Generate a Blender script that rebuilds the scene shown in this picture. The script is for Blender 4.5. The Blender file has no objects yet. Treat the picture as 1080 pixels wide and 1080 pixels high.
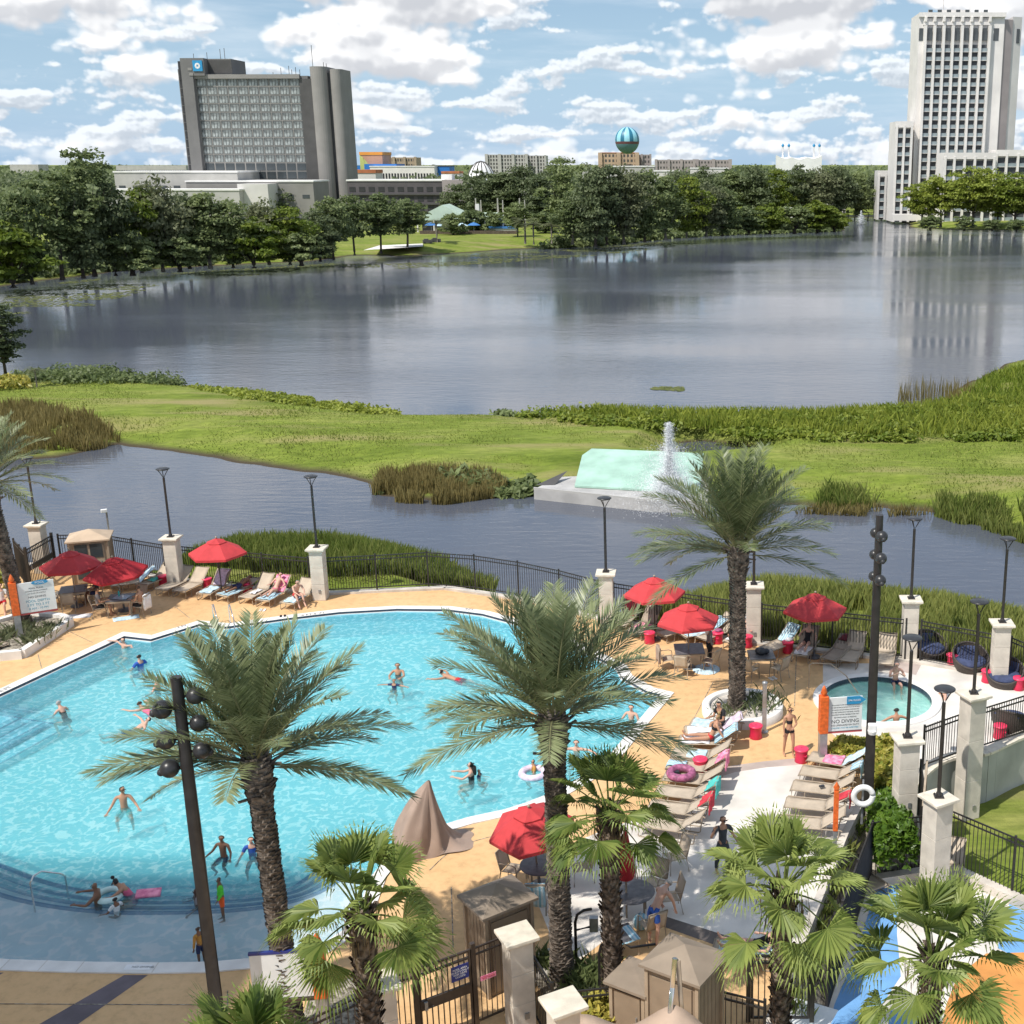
SUN_STRENGTH, SKY_STRENGTH, EXPOSURE = 4.3, 0.090, 0.20
CLOUD_OFF, CLOUD_BIAS = (3.1, 1.7), 0.10
import bpy, math, random
import numpy as np
from mathutils import Vector, Matrix, noise
from mathutils.geometry import tessellate_polygon
R = math.radians
scene = bpy.context.scene
col = scene.collection
rnd = random.Random(7)
nrs = np.random.RandomState(11)
FPX, CX, CY, TH, CAMH = 1313.0, 740.0, 540.0, R(15.7), 18.3
ST, CT = math.sin(TH), math.cos(TH)
def at(x, y, z=0.0):
 """the ground point at height z seen at pixel x, y of the 1080 px photograph"""
 u = (x - CX) / FPX; v = (y - CY) / FPX
 t = (CAMH - z) / (ST + v * CT)
 return Vector((u * t, t * (CT - v * ST), z))
def atY(x, y, Y):
 """the point at forward distance Y seen at pixel x, y"""
 u = (x - CX) / FPX; v = (y - CY) / FPX
 t = Y / (CT - v * ST)
 return Vector((u * t, Y, CAMH - t * (ST + v * CT)))
def tag(o, label=None, cat=None, group=None, kind=None):
 if label: o['label'] = label
 if cat: o['category'] = cat
 if group: o['group'] = group
 if kind: o['kind'] = kind
 return o
def empty(name, loc, rz=0.0, label=None, cat=None, group=None):
 o = bpy.data.objects.new(name, None); col.objects.link(o)
 o.location = loc; o.rotation_euler = (0, 0, rz); o.empty_display_size = 0.2
 return tag(o, label, cat, group)
def kids(o): return [c for c in bpy.data.objects if c.parent == o]
KIDS = {}
def dup(root, loc, rz=0.0, label=None, group=None, scale=None, rx=0, ry=0):
 r = root.copy(); col.objects.link(r)
 r.location = loc; r.rotation_euler = (rx, ry, rz)
 if scale is not None: r.scale = scale if hasattr(scale, '__len__') else (scale,) * 3
 if label: r['label'] = label
 if group: r['group'] = group
 if root.name not in KIDS:
  KIDS[root.name] = [(c, kids(c)) for c in kids(root)]
 for c, gs in KIDS[root.name]:
  cc = c.copy(); col.objects.link(cc); cc.parent = r
  for g in gs:
   gg = g.copy(); col.objects.link(gg); gg.parent = cc
 return r
def link(name, me, mats, parent=None, loc=None, rz=0.0):
 o = bpy.data.objects.new(name, me); col.objects.link(o)
 for m in (mats if isinstance(mats, (list, tuple)) else [mats]):
  me.materials.append(m)
 if parent is not None: o.parent = parent
 if loc is not None: o.location = loc
 if rz: o.rotation_euler = (0, 0, rz)
 return o
def frame_for(d, up=(0, 0, 1)):
 d = Vector(d).normalized(); up = Vector(up)
 if abs(d.dot(up)) > 0.98: up = Vector((0, 1, 0))
 x = d.cross(up).normalized(); y = x.cross(d).normalized()
 return x, y, d
class MB:
 """collects shapes that become ONE mesh object"""
 def __init__(s): s.v = []; s.f = []; s.m = []; s.sm = []
 def add(s, vs, fs, mi=0, smooth=False):
  b = len(s.v); s.v.extend([tuple(p) for p in vs])
  for f in fs:
   s.f.append([i + b for i in f]); s.m.append(mi); s.sm.append(smooth)
  return s
 def box(s, c, d, rz=0.0, mi=0, M=None):
  hx, hy, hz = d[0] / 2, d[1] / 2, d[2] / 2
  vs = [Vector((x, y, z)) for z in (-hz, hz) for x, y in ((-hx, -hy), (hx, -hy), (hx, hy), (-hx, hy))]
  if M is None: M = Matrix.Rotation(rz, 3, 'Z')
  vs = [M @ v + Vector(c) for v in vs]
  return s.add(vs, [(3, 2, 1, 0), (4, 5, 6, 7), (0, 1, 5, 4), (1, 2, 6, 5), (2, 3, 7, 6), (3, 0, 4, 7)], mi)
 def bar(s, a, b, w, h, mi=0, up=(0, 0, 1)):
  a = Vector(a); b = Vector(b); x, y, d = frame_for(b - a, up)
  vs = []
  for p in (a, b):
   for sx, sy in ((-1, -1), (1, -1), (1, 1), (-1, 1)):
    vs.append(p + x * (sx * w / 2) + y * (sy * h / 2))
  return s.add(vs, [(0, 1, 2, 3), (7, 6, 5, 4), (1, 0, 4, 5), (2, 1, 5, 6), (3, 2, 6, 7), (0, 3, 7, 4)], mi)
 def tube(s, pts, r, n=8, mi=0, cap=True, smooth=True):
  pts = [Vector(p) for p in pts]; k = len(pts)
  rs = r if hasattr(r, '__len__') else [r] * k
  vs = []; fs = []; up = Vector((0, 0, 1)); px = None
  for i, p in enumerate(pts):
   d = (pts[min(i + 1, k - 1)] - pts[max(i - 1, 0)]).normalized()
   if px is None: x, y, _ = frame_for(d)
   else:
    x = (px - d * px.dot(d)).normalized(); y = d.cross(x)
   px = x
   for j in range(n):
    a = 2 * math.pi * j / n
    vs.append(p + (x * math.cos(a) + y * math.sin(a)) * rs[i])
  for i in range(k - 1):
   for j in range(n):
    j2 = (j + 1) % n
    fs.append((i * n + j, i * n + j2, (i + 1) * n + j2, (i + 1) * n + j))
  s.add(vs, fs, mi, smooth)
  if cap:
   s.add(vs[:n], [list(range(n))[::-1]], mi); s.add(vs[-n:], [list(range(n))], mi)
  return s
 def lathe(s, prof, n=16, c=(0, 0, 0), mi=0, smooth=True, cap=True, a0=0.0):
  c = Vector(c); vs = []; fs = []
  for r, z in prof:
   for j in range(n):
    a = a0 + 2 * math.pi * j / n
    vs.append(c + Vector((r * math.cos(a), r * math.sin(a), z)))
  for i in range(len(prof) - 1):
   for j in range(n):
    j2 = (j + 1) % n
    fs.append((i * n + j, i * n + j2, (i + 1) * n + j2, (i + 1) * n + j))
  s.add(vs, fs, mi, smooth)
  if cap:
   if prof[0][0] > 1e-4: s.add(vs[:n], [list(range(n))[::-1]], mi)
   if prof[-1][0] > 1e-4: s.add(vs[-n:], [list(range(n))], mi)
  return s
 def ball(s, c, r, n=12, m=8, mi=0, sz=1.0):
  prof = [(max(1e-4, r * math.sin(math.pi * i / m)), -r * sz * math.cos(math.pi * i / m)) for i in range(m + 1)]
  return s.lathe(prof, n, c, mi, True, False)
 def prism(s, poly, z0, z1, mi=0):
  n = len(poly)
  z0f = z0 if callable(z0) else (lambda p: z0); z1f = z1 if callable(z1) else (lambda p: z1)
  P2 = [Vector((p[0], p[1], 0)) for p in poly]
  ar = sum(P2[i].x * P2[(i + 1) % n].y - P2[(i + 1) % n].x * P2[i].y for i in range(n))
  if ar < 0: P2 = P2[::-1]
  vs = [(p.x, p.y, z0f(p)) for p in P2] + [(p.x, p.y, z1f(p)) for p in P2]
  tris = tessellate_polygon([P2])
  fs = []
  for t in tris:
   a, b, c = t
   if (P2[b] - P2[a]).cross(P2[c] - P2[a]).z < 0: a, b, c = a, c, b
   fs.append((a + n, b + n, c + n)); fs.append((c, b, a))
  for i in range(n):
   j = (i + 1) % n
   fs.append((i, j, j + n, i + n))
  return s.add(vs, fs, mi)
 def sheet(s, fn, nu, nv, mi=0, smooth=True, thick=0.0):
  """surface fn(u, v) for u, v in 0..1; with thick it is closed into a slab"""
  vs = [Vector(fn(i / nu, j / nv)) for j in range(nv + 1) for i in range(nu + 1)]
  w = nu + 1
  fs = [(j * w + i, j * w + i + 1, (j + 1) * w + i + 1, (j + 1) * w + i) for j in range(nv) for i in range(nu)]
  if thick:
   N = []
   for j in range(nv + 1):
    for i in range(nu + 1):
     a = vs[j * w + min(i + 1, nu)] - vs[j * w + max(i - 1, 0)]
     b = vs[min(j + 1, nv) * w + i] - vs[max(j - 1, 0) * w + i]
     nn = a.cross(b); N.append(nn.normalized() if nn.length > 1e-9 else Vector((0, 0, 1)))
   k = len(vs)
   vs2 = [p - N[i] * thick for i, p in enumerate(vs)]
   fs2 = [tuple(q + k for q in f[::-1]) for f in fs]
   rim = [i for i in range(w)] + [j * w + nu for j in range(1, nv + 1)] + [nv * w + i for i in range(nu - 1, -1, -1)] + [j * w for j in range(nv - 1, 0, -1)]
   fr = []
   for q in range(len(rim)):
    a, b = rim[q], rim[(q + 1) % len(rim)]
    fr.append((b, a, a + k, b + k))
   s.add(vs + vs2, fs + fs2 + fr, mi, smooth)
  else: s.add(vs, fs, mi, smooth)
  return s
 def mesh(s, name):
  me = bpy.data.meshes.new(name)
  me.from_pydata(s.v, [], s.f)
  me.polygons.foreach_set('material_index', s.m)
  me.polygons.foreach_set('use_smooth', s.sm)
  me.update(); return me
 def build(s, name, mats, parent=None, loc=None, rz=0.0, bevel=0.0):
  o = link(name, s.mesh(name), mats, parent, loc, rz)
  if bevel:
   b = o.modifiers.new('bevel', 'BEVEL'); b.width = bevel; b.segments = 2; b.limit_method = 'ANGLE'
  return o
def fast_quads(name, V):
 """V: (n,4,3) or (n,3,3) numpy -> mesh of loose faces"""
 n, k = V.shape[0], V.shape[1]
 me = bpy.data.meshes.new(name)
 me.vertices.add(n * k); me.vertices.foreach_set('co', V.reshape(-1).astype(np.float32))
 me.loops.add(n * k); me.loops.foreach_set('vertex_index', np.arange(n * k, dtype=np.int32))
 me.polygons.add(n); me.polygons.foreach_set('loop_start', np.arange(0, n * k, k, dtype=np.int32))
 me.polygons.foreach_set('loop_total', np.full(n, k, dtype=np.int32))
 me.update(calc_edges=True); return me
def grid_mesh(name, X, Y, Z, smooth=True):
 ny, nx = X.shape
 me = bpy.data.meshes.new(name)
 co = np.stack([X, Y, Z], -1).reshape(-1)
 me.vertices.add(nx * ny); me.vertices.foreach_set('co', co.astype(np.float32))
 idx = np.arange(nx * ny).reshape(ny, nx)
 q = np.stack([idx[:-1, :-1], idx[:-1, 1:], idx[1:, 1:], idx[1:, :-1]], -1).reshape(-1)
 n = q.size // 4
 me.loops.add(n * 4); me.loops.foreach_set('vertex_index', q.astype(np.int32))
 me.polygons.add(n); me.polygons.foreach_set('loop_start', np.arange(0, n * 4, 4, dtype=np.int32))
 me.polygons.foreach_set('loop_total', np.full(n, 4, dtype=np.int32))
 me.polygons.foreach_set('use_smooth', np.full(n, smooth)); me.update(calc_edges=True); return me
def poly_sheet(rings, z):
 """flat triangulated sheet; rings[0] outer, others holes"""
 P = [[Vector((p[0], p[1], 0)) for p in r] for r in rings]
 flat = [p for r in P for p in r]
 fs = []
 for a, b, c in tessellate_polygon(P):
  if (flat[b] - flat[a]).cross(flat[c] - flat[a]).z < 0: a, b, c = a, c, b
  fs.append((a, b, c))
 return MB().add([(p.x, p.y, z) for p in flat], fs)
def smooth_path(pts, n=6, closed=False):
 """Catmull-Rom through 2-D/3-D points"""
 P = [Vector(p) for p in pts]; k = len(P); out = []
 rng = range(k) if closed else range(k - 1)
 for i in rng:
  p0 = P[(i - 1) % k] if closed or i > 0 else P[0]
  p1 = P[i]; p2 = P[(i + 1) % k]
  p3 = P[(i + 2) % k] if closed or i + 2 < k else P[-1]
  for j in range(n):
   t = j / n
   out.append(0.5 * ((2 * p1) + (p2 - p0) * t + (2 * p0 - 5 * p1 + 4 * p2 - p3) * t * t + (3 * p1 - p0 - 3 * p2 + p3) * t ** 3))
 if not closed: out.append(P[-1])
 return out
def offset_poly(poly, d):
 """offset a closed polygon; positive d grows it"""
 n = len(poly); P = [Vector((p[0], p[1])) for p in poly]
 ar = sum(P[i].x * P[(i + 1) % n].y - P[(i + 1) % n].x * P[i].y for i in range(n))
 sg = 1 if ar > 0 else -1
 out = []
 for i in range(n):
  a, b, c = P[i - 1], P[i], P[(i + 1) % n]
  e1 = (b - a).normalized(); e2 = (c - b).normalized()
  n1 = Vector((e1.y, -e1.x)) * sg; n2 = Vector((e2.y, -e2.x)) * sg
  m = (n1 + n2); l = m.length
  m = m / l if l > 1e-6 else n1
  k = d / max(0.5, m.dot(n1))
  out.append(b + m * k)
 return out
def nodes_of(name):
 m = bpy.data.materials.new(name); m.use_nodes = True
 nt = m.node_tree; b = nt.nodes['Principled BSDF']
 return m, nt, b
def pm(name, c, rough=0.6, var=0.12, scale=4.0, bump=0.0, bscale=40.0, metal=0.0, spec=0.5, c2=None, stretch=(1, 1, 1), contrast=(0.35, 0.65)):
 m, nt, b = nodes_of(name); N = nt.nodes; L = nt.links
 tc = N.new('ShaderNodeTexCoord'); mp = N.new('ShaderNodeMapping'); mp.inputs['Scale'].default_value = stretch
 L.new(tc.outputs['Object'], mp.inputs['Vector'])
 nz = N.new('ShaderNodeTexNoise'); nz.inputs['Scale'].default_value = scale; nz.inputs['Detail'].default_value = 5
 L.new(mp.outputs[0], nz.inputs['Vector'])
 cr = N.new('ShaderNodeValToRGB')
 a = [max(0, x * (1 - var)) for x in c]; d = [min(1, x * (1 + var)) for x in (c2 or c)]
 cr.color_ramp.elements[0].color = (*a, 1); cr.color_ramp.elements[1].color = (*d, 1)
 cr.color_ramp.elements[0].position = contrast[0]; cr.color_ramp.elements[1].position = contrast[1]
 L.new(nz.outputs['Fac'], cr.inputs[0]); L.new(cr.outputs[0], b.inputs['Base Color'])
 b.inputs['Roughness'].default_value = rough; b.inputs['Metallic'].default_value = metal
 b.inputs['Specular IOR Level'].default_value = spec
 if bump:
  n2 = N.new('ShaderNodeTexNoise'); n2.inputs['Scale'].default_value = bscale; n2.inputs['Detail'].default_value = 4
  L.new(mp.outputs[0], n2.inputs['Vector'])
  bp = N.new('ShaderNodeBump'); bp.inputs['Strength'].default_value = bump; bp.inputs['Distance'].default_value = 0.02
  L.new(n2.outputs['Fac'], bp.inputs['Height']); L.new(bp.outputs[0], b.inputs['Normal'])
 return m
def leafmat(name, c, c2, trans=0.3, rough=0.5, scale=0.6, spec=0.4):
 """leaf material: two leaf greens by clump, leaf-to-leaf variation, light passing through"""
 m, nt, b = nodes_of(name); N = nt.nodes; L = nt.links
 geo = N.new('ShaderNodeNewGeometry'); tc = N.new('ShaderNodeTexCoord')
 nz = N.new('ShaderNodeTexNoise'); nz.inputs['Scale'].default_value = scale; nz.inputs['Detail'].default_value = 3
 L.new(tc.outputs['Object'], nz.inputs['Vector'])
 ad = N.new('ShaderNodeMath'); ad.operation = 'MULTIPLY_ADD'; ad.inputs[1].default_value = 0.45; 
 L.new(geo.outputs['Random Per Island'], ad.inputs[0]); 
 sb = N.new('ShaderNodeMath'); sb.operation = 'SUBTRACT'; sb.inputs[1].default_value = 0.22
 L.new(nz.outputs['Fac'], sb.inputs[0]); L.new(sb.outputs[0], ad.inputs[2])
 oi = N.new('ShaderNodeObjectInfo')
 a2 = N.new('ShaderNodeMath'); a2.operation = 'MULTIPLY_ADD'; a2.inputs[1].default_value = 0.35; 
 L.new(oi.outputs['Random'], a2.inputs[0]); L.new(ad.outputs[0], a2.inputs[2])
 s3 = N.new('ShaderNodeMath'); s3.operation = 'SUBTRACT'; s3.inputs[1].default_value = 0.17
 L.new(a2.outputs[0], s3.inputs[0])
 cr = N.new('ShaderNodeValToRGB')
 cr.color_ramp.elements[0].color = (*c, 1); cr.color_ramp.elements[1].color = (*c2, 1)
 cr.color_ramp.elements[0].position = 0.2; cr.color_ramp.elements[1].position = 0.8
 L.new(s3.outputs[0], cr.inputs[0]); L.new(cr.outputs[0], b.inputs['Base Color'])
 b.inputs['Roughness'].default_value = rough; b.inputs['Specular IOR Level'].default_value = spec
 tr = N.new('ShaderNodeBsdfTranslucent'); L.new(cr.outputs[0], tr.inputs['Color'])
 mx = N.new('ShaderNodeMixShader'); mx.inputs[0].default_value = trans
 L.new(b.outputs[0], mx.inputs[1]); L.new(tr.outputs[0], mx.inputs[2])
 L.new(mx.outputs[0], N['Material Output'].inputs['Surface'])
 return m
def stripes(name, cols, freq, axis=0, rough=0.8):
 """fabric with woven stripes along one object axis"""
 m, nt, b = nodes_of(name); N = nt.nodes; L = nt.links
 tc = N.new('ShaderNodeTexCoord'); sp = N.new('ShaderNodeSeparateXYZ'); L.new(tc.outputs['Object'], sp.inputs[0])
 mu = N.new('ShaderNodeMath'); mu.operation = 'MULTIPLY'; mu.inputs[1].default_value = freq; L.new(sp.outputs[axis], mu.inputs[0])
 fr = N.new('ShaderNodeMath'); fr.operation = 'FRACT'; L.new(mu.outputs[0], fr.inputs[0])
 cr = N.new('ShaderNodeValToRGB'); cr.color_ramp.interpolation = 'CONSTANT'
 e = cr.color_ramp.elements
 while len(e) < len(cols): e.new(0.5)
 for i, c in enumerate(cols): e[i].position = i / len(cols); e[i].color = (*c, 1)
 L.new(fr.outputs[0], cr.inputs[0])
 nz = N.new('ShaderNodeTexNoise'); nz.inputs['Scale'].default_value = 9
 L.new(tc.outputs['Object'], nz.inputs['Vector'])
 mx = N.new('ShaderNodeMixRGB'); mx.blend_type = 'MULTIPLY'; mx.inputs[0].default_value = 0.3
 L.new(cr.outputs[0], mx.inputs[1]); L.new(nz.outputs['Fac'], mx.inputs[2])
 L.new(mx.outputs[0], b.inputs['Base Color']); b.inputs['Roughness'].default_value = rough
 return m
M = {}
M['black_metal'] = pm('black_metal', (0.022, 0.02, 0.019), 0.45, 0.25, 6)
M['pole_brown'] = pm('pole_brown', (0.032, 0.028, 0.027), 0.4, 0.2, 5)
M['globe'] = pm('globe', (0.03, 0.03, 0.032), 0.35, 0.2, 5)
M['gate_bronze'] = pm('gate_bronze', (0.05, 0.036, 0.028), 0.45, 0.2, 5)
M['chrome'] = pm('chrome', (0.7, 0.7, 0.7), 0.15, 0.1, 5, metal=1.0)
M['grey_metal'] = pm('grey_metal', (0.35, 0.36, 0.37), 0.4, 0.15, 6, metal=0.6)
M['limestone'] = pm('limestone', (0.60, 0.545, 0.47), 0.85, 0.12, 2.5, 0.3, 25)
M['capstone'] = pm('capstone', (0.66, 0.60, 0.50), 0.85, 0.14, 3, 0.3, 25)
M['stucco'] = pm('stucco', (0.40, 0.405, 0.37), 0.9, 0.14, 0.9, 0.3, 60)
M['kerb'] = pm('kerb', (0.55, 0.50, 0.44), 0.9, 0.2, 1.5, 0.3, 30)
M['coping'] = pm('coping', (0.74, 0.72, 0.69), 0.8, 0.1, 1.5, 0.15, 40)
M['navy_tile'] = pm('navy_tile', (0.03, 0.045, 0.075), 0.3, 0.3, 20)
M['tan_siding'] = pm('tan_siding', (0.27, 0.205, 0.145), 0.7, 0.12, 2, 0.1, 20)
M['tan_light'] = pm('tan_light', (0.36, 0.28, 0.20), 0.7, 0.10, 2, 0.1, 20)
M['tan_roof'] = pm('tan_roof', (0.27, 0.215, 0.165), 0.75, 0.10, 2, 0.1, 20)
M['roof_pale'] = pm('roof_pale', (0.50, 0.38, 0.27), 0.75, 0.10, 2, 0.1, 20)
M['frame_tan'] = pm('frame_tan', (0.36, 0.29, 0.215), 0.45, 0.12, 5)
M['sling'] = pm('sling', (0.47, 0.39, 0.30), 0.8, 0.10, 3, 0.25, 150)
M['sling_shaded'] = pm('sling_shaded', (0.33, 0.27, 0.21), 0.8, 0.12, 3, 0.25, 150)  # sling tone darkened to stand in for umbrella shade
M['table_dark'] = pm('table_dark', (0.10, 0.095, 0.10), 0.4, 0.25, 8, 0.1, 60)
M['wicker'] = pm('wicker', (0.06, 0.048, 0.042), 0.6, 0.35, 30, 0.6, 60)
M['wicker_weave'] = M['wicker']
M['cushion_blue'] = pm('cushion_blue', (0.045, 0.06, 0.13), 0.85, 0.2, 6, 0.3, 60)
M['pink_plastic'] = pm('pink_plastic', (0.80, 0.045, 0.12), 0.35, 0.08, 4)
M['pink_dark'] = pm('pink_dark', (0.62, 0.02, 0.075), 0.4, 0.08, 4)
M['red_canvas'] = pm('red_canvas', (0.52, 0.042, 0.048), 0.8, 0.10, 3, 0.2, 90)
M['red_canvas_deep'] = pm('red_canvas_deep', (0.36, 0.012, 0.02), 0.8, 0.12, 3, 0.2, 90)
M['maroon'] = pm('maroon', (0.14, 0.012, 0.02), 0.85, 0.15, 6, 0.3, 60)
M['orange_post'] = pm('orange_post', (0.70, 0.13, 0.02), 0.5, 0.2, 12, 0.2, 40)
M['sign_white'] = pm('sign_white', (0.72, 0.74, 0.74), 0.4, 0.05, 3)
M['sign_blue'] = pm('sign_blue', (0.03, 0.27, 0.52), 0.4, 0.08, 4)
M['sign_navy'] = pm('sign_navy', (0.02, 0.035, 0.20), 0.4, 0.08, 4)
M['ink'] = pm('ink', (0.03, 0.035, 0.045), 0.6, 0.1, 4)
M['ink_teal'] = pm('ink_teal', (0.05, 0.30, 0.42), 0.6, 0.1, 4)
M['ink_white'] = pm('ink_white', (0.8, 0.8, 0.8), 0.6, 0.05, 4)
M['ink_red'] = pm('ink_red', (0.55, 0.10, 0.10), 0.6, 0.1, 4)
M['white_paint'] = pm('white_paint', (0.78, 0.78, 0.77), 0.5, 0.06, 3)
M['tarp_tan'] = pm('tarp_tan', (0.34, 0.25, 0.20), 0.85, 0.10, 2, 0.3, 50)
M['sail_tan'] = pm('sail_tan', (0.42, 0.31, 0.235), 0.85, 0.10, 2, 0.2, 80)
M['mint'] = pm('mint', (0.34, 0.52, 0.43), 0.75, 0.16, 0.6, 0.1, 20)
M['barge_grey'] = pm('barge_grey', (0.42, 0.41, 0.40), 0.8, 0.15, 0.8, 0.2, 20)
M['towel_blue'] = stripes('towel_blue', [(0.62, 0.74, 0.80), (0.22, 0.50, 0.66), (0.62, 0.74, 0.80), (0.38, 0.62, 0.74)], 5, 0)
M['towel_white'] = pm('towel_white', (0.74, 0.74, 0.76), 0.95, 0.08, 6, 0.5, 40)
M['towel_pale'] = pm('towel_pale', (0.50, 0.66, 0.76), 0.95, 0.22, 9, 0.5, 40)
M['towel_pink'] = pm('towel_pink', (0.78, 0.15, 0.30), 0.95, 0.2, 7, 0.5, 40, c2=(0.80, 0.32, 0.44))
M['towel_teal'] = pm('towel_teal', (0.08, 0.48, 0.44), 0.95, 0.15, 7, 0.5, 40)
M['towel_red'] = pm('towel_red', (0.55, 0.04, 0.06), 0.95, 0.25, 7, 0.5, 40)
M['towel_lav'] = pm('towel_lav', (0.66, 0.55, 0.66), 0.95, 0.2, 7, 0.5, 40)
M['purple'] = pm('purple', (0.34, 0.10, 0.20), 0.6, 0.4, 9, 0.3, 30)
M['wood'] = pm('wood', (0.10, 0.075, 0.055), 0.85, 0.3, 3, 0.5, 20)
M['mulch'] = pm('mulch', (0.13, 0.10, 0.075), 0.95, 0.5, 8, 0.8, 30, c2=(0.30, 0.27, 0.22))
M['rock'] = pm('rock', (0.48, 0.44, 0.40), 0.9, 0.3, 3, 0.6, 8)
cam = bpy.data.cameras.new('camera'); camo = bpy.data.objects.new('camera', cam); col.objects.link(camo)
camo.location = (0, 0, CAMH); camo.rotation_euler = (R(90) - TH, 0, 0)
cam.sensor_width = 36; cam.lens = 36 * FPX / 1080; cam.shift_x = (540 - CX) / 1080; cam.clip_end = 30000; cam.clip_start = 0.5
scene.camera = camo
SUN_EL, SUN_AZ = R(56), R(225)          # sun stands behind the camera, to its left
sd = bpy.data.lights.new('sun', 'SUN'); sd.energy = SUN_STRENGTH; sd.angle = R(0.55); sd.color = (1.0, 0.95, 0.87)
so = bpy.data.objects.new('sun', sd); col.objects.link(so)
sdir = Vector((math.sin(SUN_AZ) * math.cos(SUN_EL), math.cos(SUN_AZ) * math.cos(SUN_EL), math.sin(SUN_EL)))
so.rotation_euler = sdir.to_track_quat('Z', 'Y').to_euler(); so.location = (-20, -20, 60)
vs_ = scene.view_settings; vs_.view_transform = 'Standard'; vs_.look = 'None'; vs_.exposure = EXPOSURE; vs_.gamma = 1.0; vs_.use_curve_mapping = False
w = bpy.data.worlds.new('World'); scene.world = w; w.use_nodes = True
w.cycles.sampling_method = 'MANUAL'; w.cycles.sample_map_resolution = 512
nt = w.node_tree; N = nt.nodes; L = nt.links
bg = N['Background']; bg.inputs['Strength'].default_value = SKY_STRENGTH
sky = N.new('ShaderNodeTexSky'); sky.sky_type = 'NISHITA'; sky.sun_disc = False
sky.sun_elevation = SUN_EL; sky.sun_rotation = SUN_AZ; sky.air_density = 1.0; sky.dust_density = 0.6; sky.ozone_density = 2.0
tc = N.new('ShaderNodeTexCoord'); sep = N.new('ShaderNodeSeparateXYZ'); L.new(tc.outputs['Generated'], sep.inputs[0])
def mth(op, a, b=None, c=None, clamp=False):
 n = N.new('ShaderNodeMath'); n.operation = op; n.use_clamp = clamp
 for i, v in enumerate((a, b, c)):
  if v is None: continue
  if isinstance(v, (int, float)): n.inputs[i].default_value = v
  else: L.new(v, n.inputs[i])
 return n.outputs[0]
def sstep(v, a, b):
 n = N.new('ShaderNodeMapRange'); n.interpolation_type = 'SMOOTHSTEP'
 n.inputs['From Min'].default_value = a; n.inputs['From Max'].default_value = b
 L.new(v, n.inputs['Value']); return n.outputs[0]
def cmix(f, a, b):
 n = N.new('ShaderNodeMixRGB')
 for i, v in ((0, f), (1, a), (2, b)):
  if isinstance(v, tuple): n.inputs[i].default_value = (*v, 1)
  elif isinstance(v, (int, float)): n.inputs[i].default_value = v
  else: L.new(v, n.inputs[i])
 return n.outputs[0]
az = mth('ARCTAN2', sep.outputs[0], sep.outputs[1]); el = mth('MAXIMUM', sep.outputs[2], 0.0)
def skyvec(da, de, kx, ky, off):
 cb = N.new('ShaderNodeCombineXYZ')
 L.new(mth('MULTIPLY_ADD', mth('ADD', az, da), kx, off[0]), cb.inputs[0]); L.new(mth('MULTIPLY_ADD', mth('ADD', el, de), ky, off[1]), cb.inputs[1]); return cb.outputs[0]
def fbm(v, detail=4.0, rough=0.5, dist=0.0):
 nz = N.new('ShaderNodeTexNoise'); nz.inputs['Scale'].default_value = 1.0; nz.inputs['Detail'].default_value = detail; nz.inputs['Roughness'].default_value = rough; nz.inputs['Distortion'].default_value = dist
 L.new(v, nz.inputs['Vector']); return nz.outputs['Fac']
def puffs(v):
 vo = N.new('ShaderNodeTexVoronoi'); vo.voronoi_dimensions = '2D'; vo.feature = 'F1'; vo.inputs['Scale'].default_value = 1.0
 vo.inputs['Detail'].default_value = 2.0; vo.inputs['Roughness'].default_value = 0.55; vo.inputs['Lacunarity'].default_value = 2.1; vo.normalize = True
 L.new(v, vo.inputs['Vector']); return vo.outputs['Distance']
def tier(kx, ky, kp, off, bias, up, grain, lo, hi):
 def dens(da, de):
  wob = fbm(skyvec(da, de, kp * 0.8, kp * 1.1, (off[0] + 3, off[1])), 2.0)
  lowf = fbm(skyvec(da, de, kx, ky, off), 2.5, 0.5)
  pf_ = puffs(skyvec(da, de, kp, kp * 1.25, (off[1], off[0])))
  return mth('ADD', mth('MULTIPLY_ADD', pf_, -grain, lowf), mth('MULTIPLY_ADD', wob, 0.16, grain * 0.42 - 0.08))
 d0 = mth('ADD', dens(0, 0), bias); d1 = mth('ADD', dens(-up * 0.5, up), bias); d2 = mth('ADD', fbm(skyvec(0, up * 3.2, kx, ky, off), 2.0), bias)
 lit = sstep(mth('SUBTRACT', d0, d1), -0.055, 0.050)
 deep = sstep(d2, lo + 0.01, lo + 0.15)
 lum = mth('MULTIPLY', mth('MULTIPLY_ADD', lit, 0.62, 0.38), mth('MULTIPLY_ADD', deep, -0.42, 1.0))
 return sstep(d0, lo, hi), cmix(lum, (4.6, 4.9, 5.5), (11.6, 11.6, 11.6))
cA, bA = tier(7.0, 19.0, 30.0, CLOUD_OFF, mth('MULTIPLY_ADD', sstep(el, 0.040, 0.115), CLOUD_BIAS, mth('MULTIPLY_ADD', sstep(el, 0.13, 0.32), -0.13, -0.068)), 0.0055, 0.26, 0.49, 0.56)
cB, bB = tier(14.0, 50.0, 75.0, (4.4, 9.1), mth('MULTIPLY_ADD', sstep(el, 0.085, 0.03), 0.07, -0.085), 0.0024, 0.24, 0.485, 0.565)
haze = sstep(el, 0.14, 0.0)
thin = mth('MULTIPLY', sstep(fbm(skyvec(0, 0, 5.0, 34.0, (7.3, 2.2)), 6.0, 0.6), 0.46, 0.72), 0.35)
skyc = cmix(mth('MULTIPLY_ADD', haze, 0.40, 0.30), sky.outputs[0], (4.0, 6.4, 9.4))
skyc = cmix(thin, skyc, (8.4, 9.2, 10.0))
skyc = cmix(mth('MULTIPLY', cB, 0.66), skyc, bB)
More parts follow.
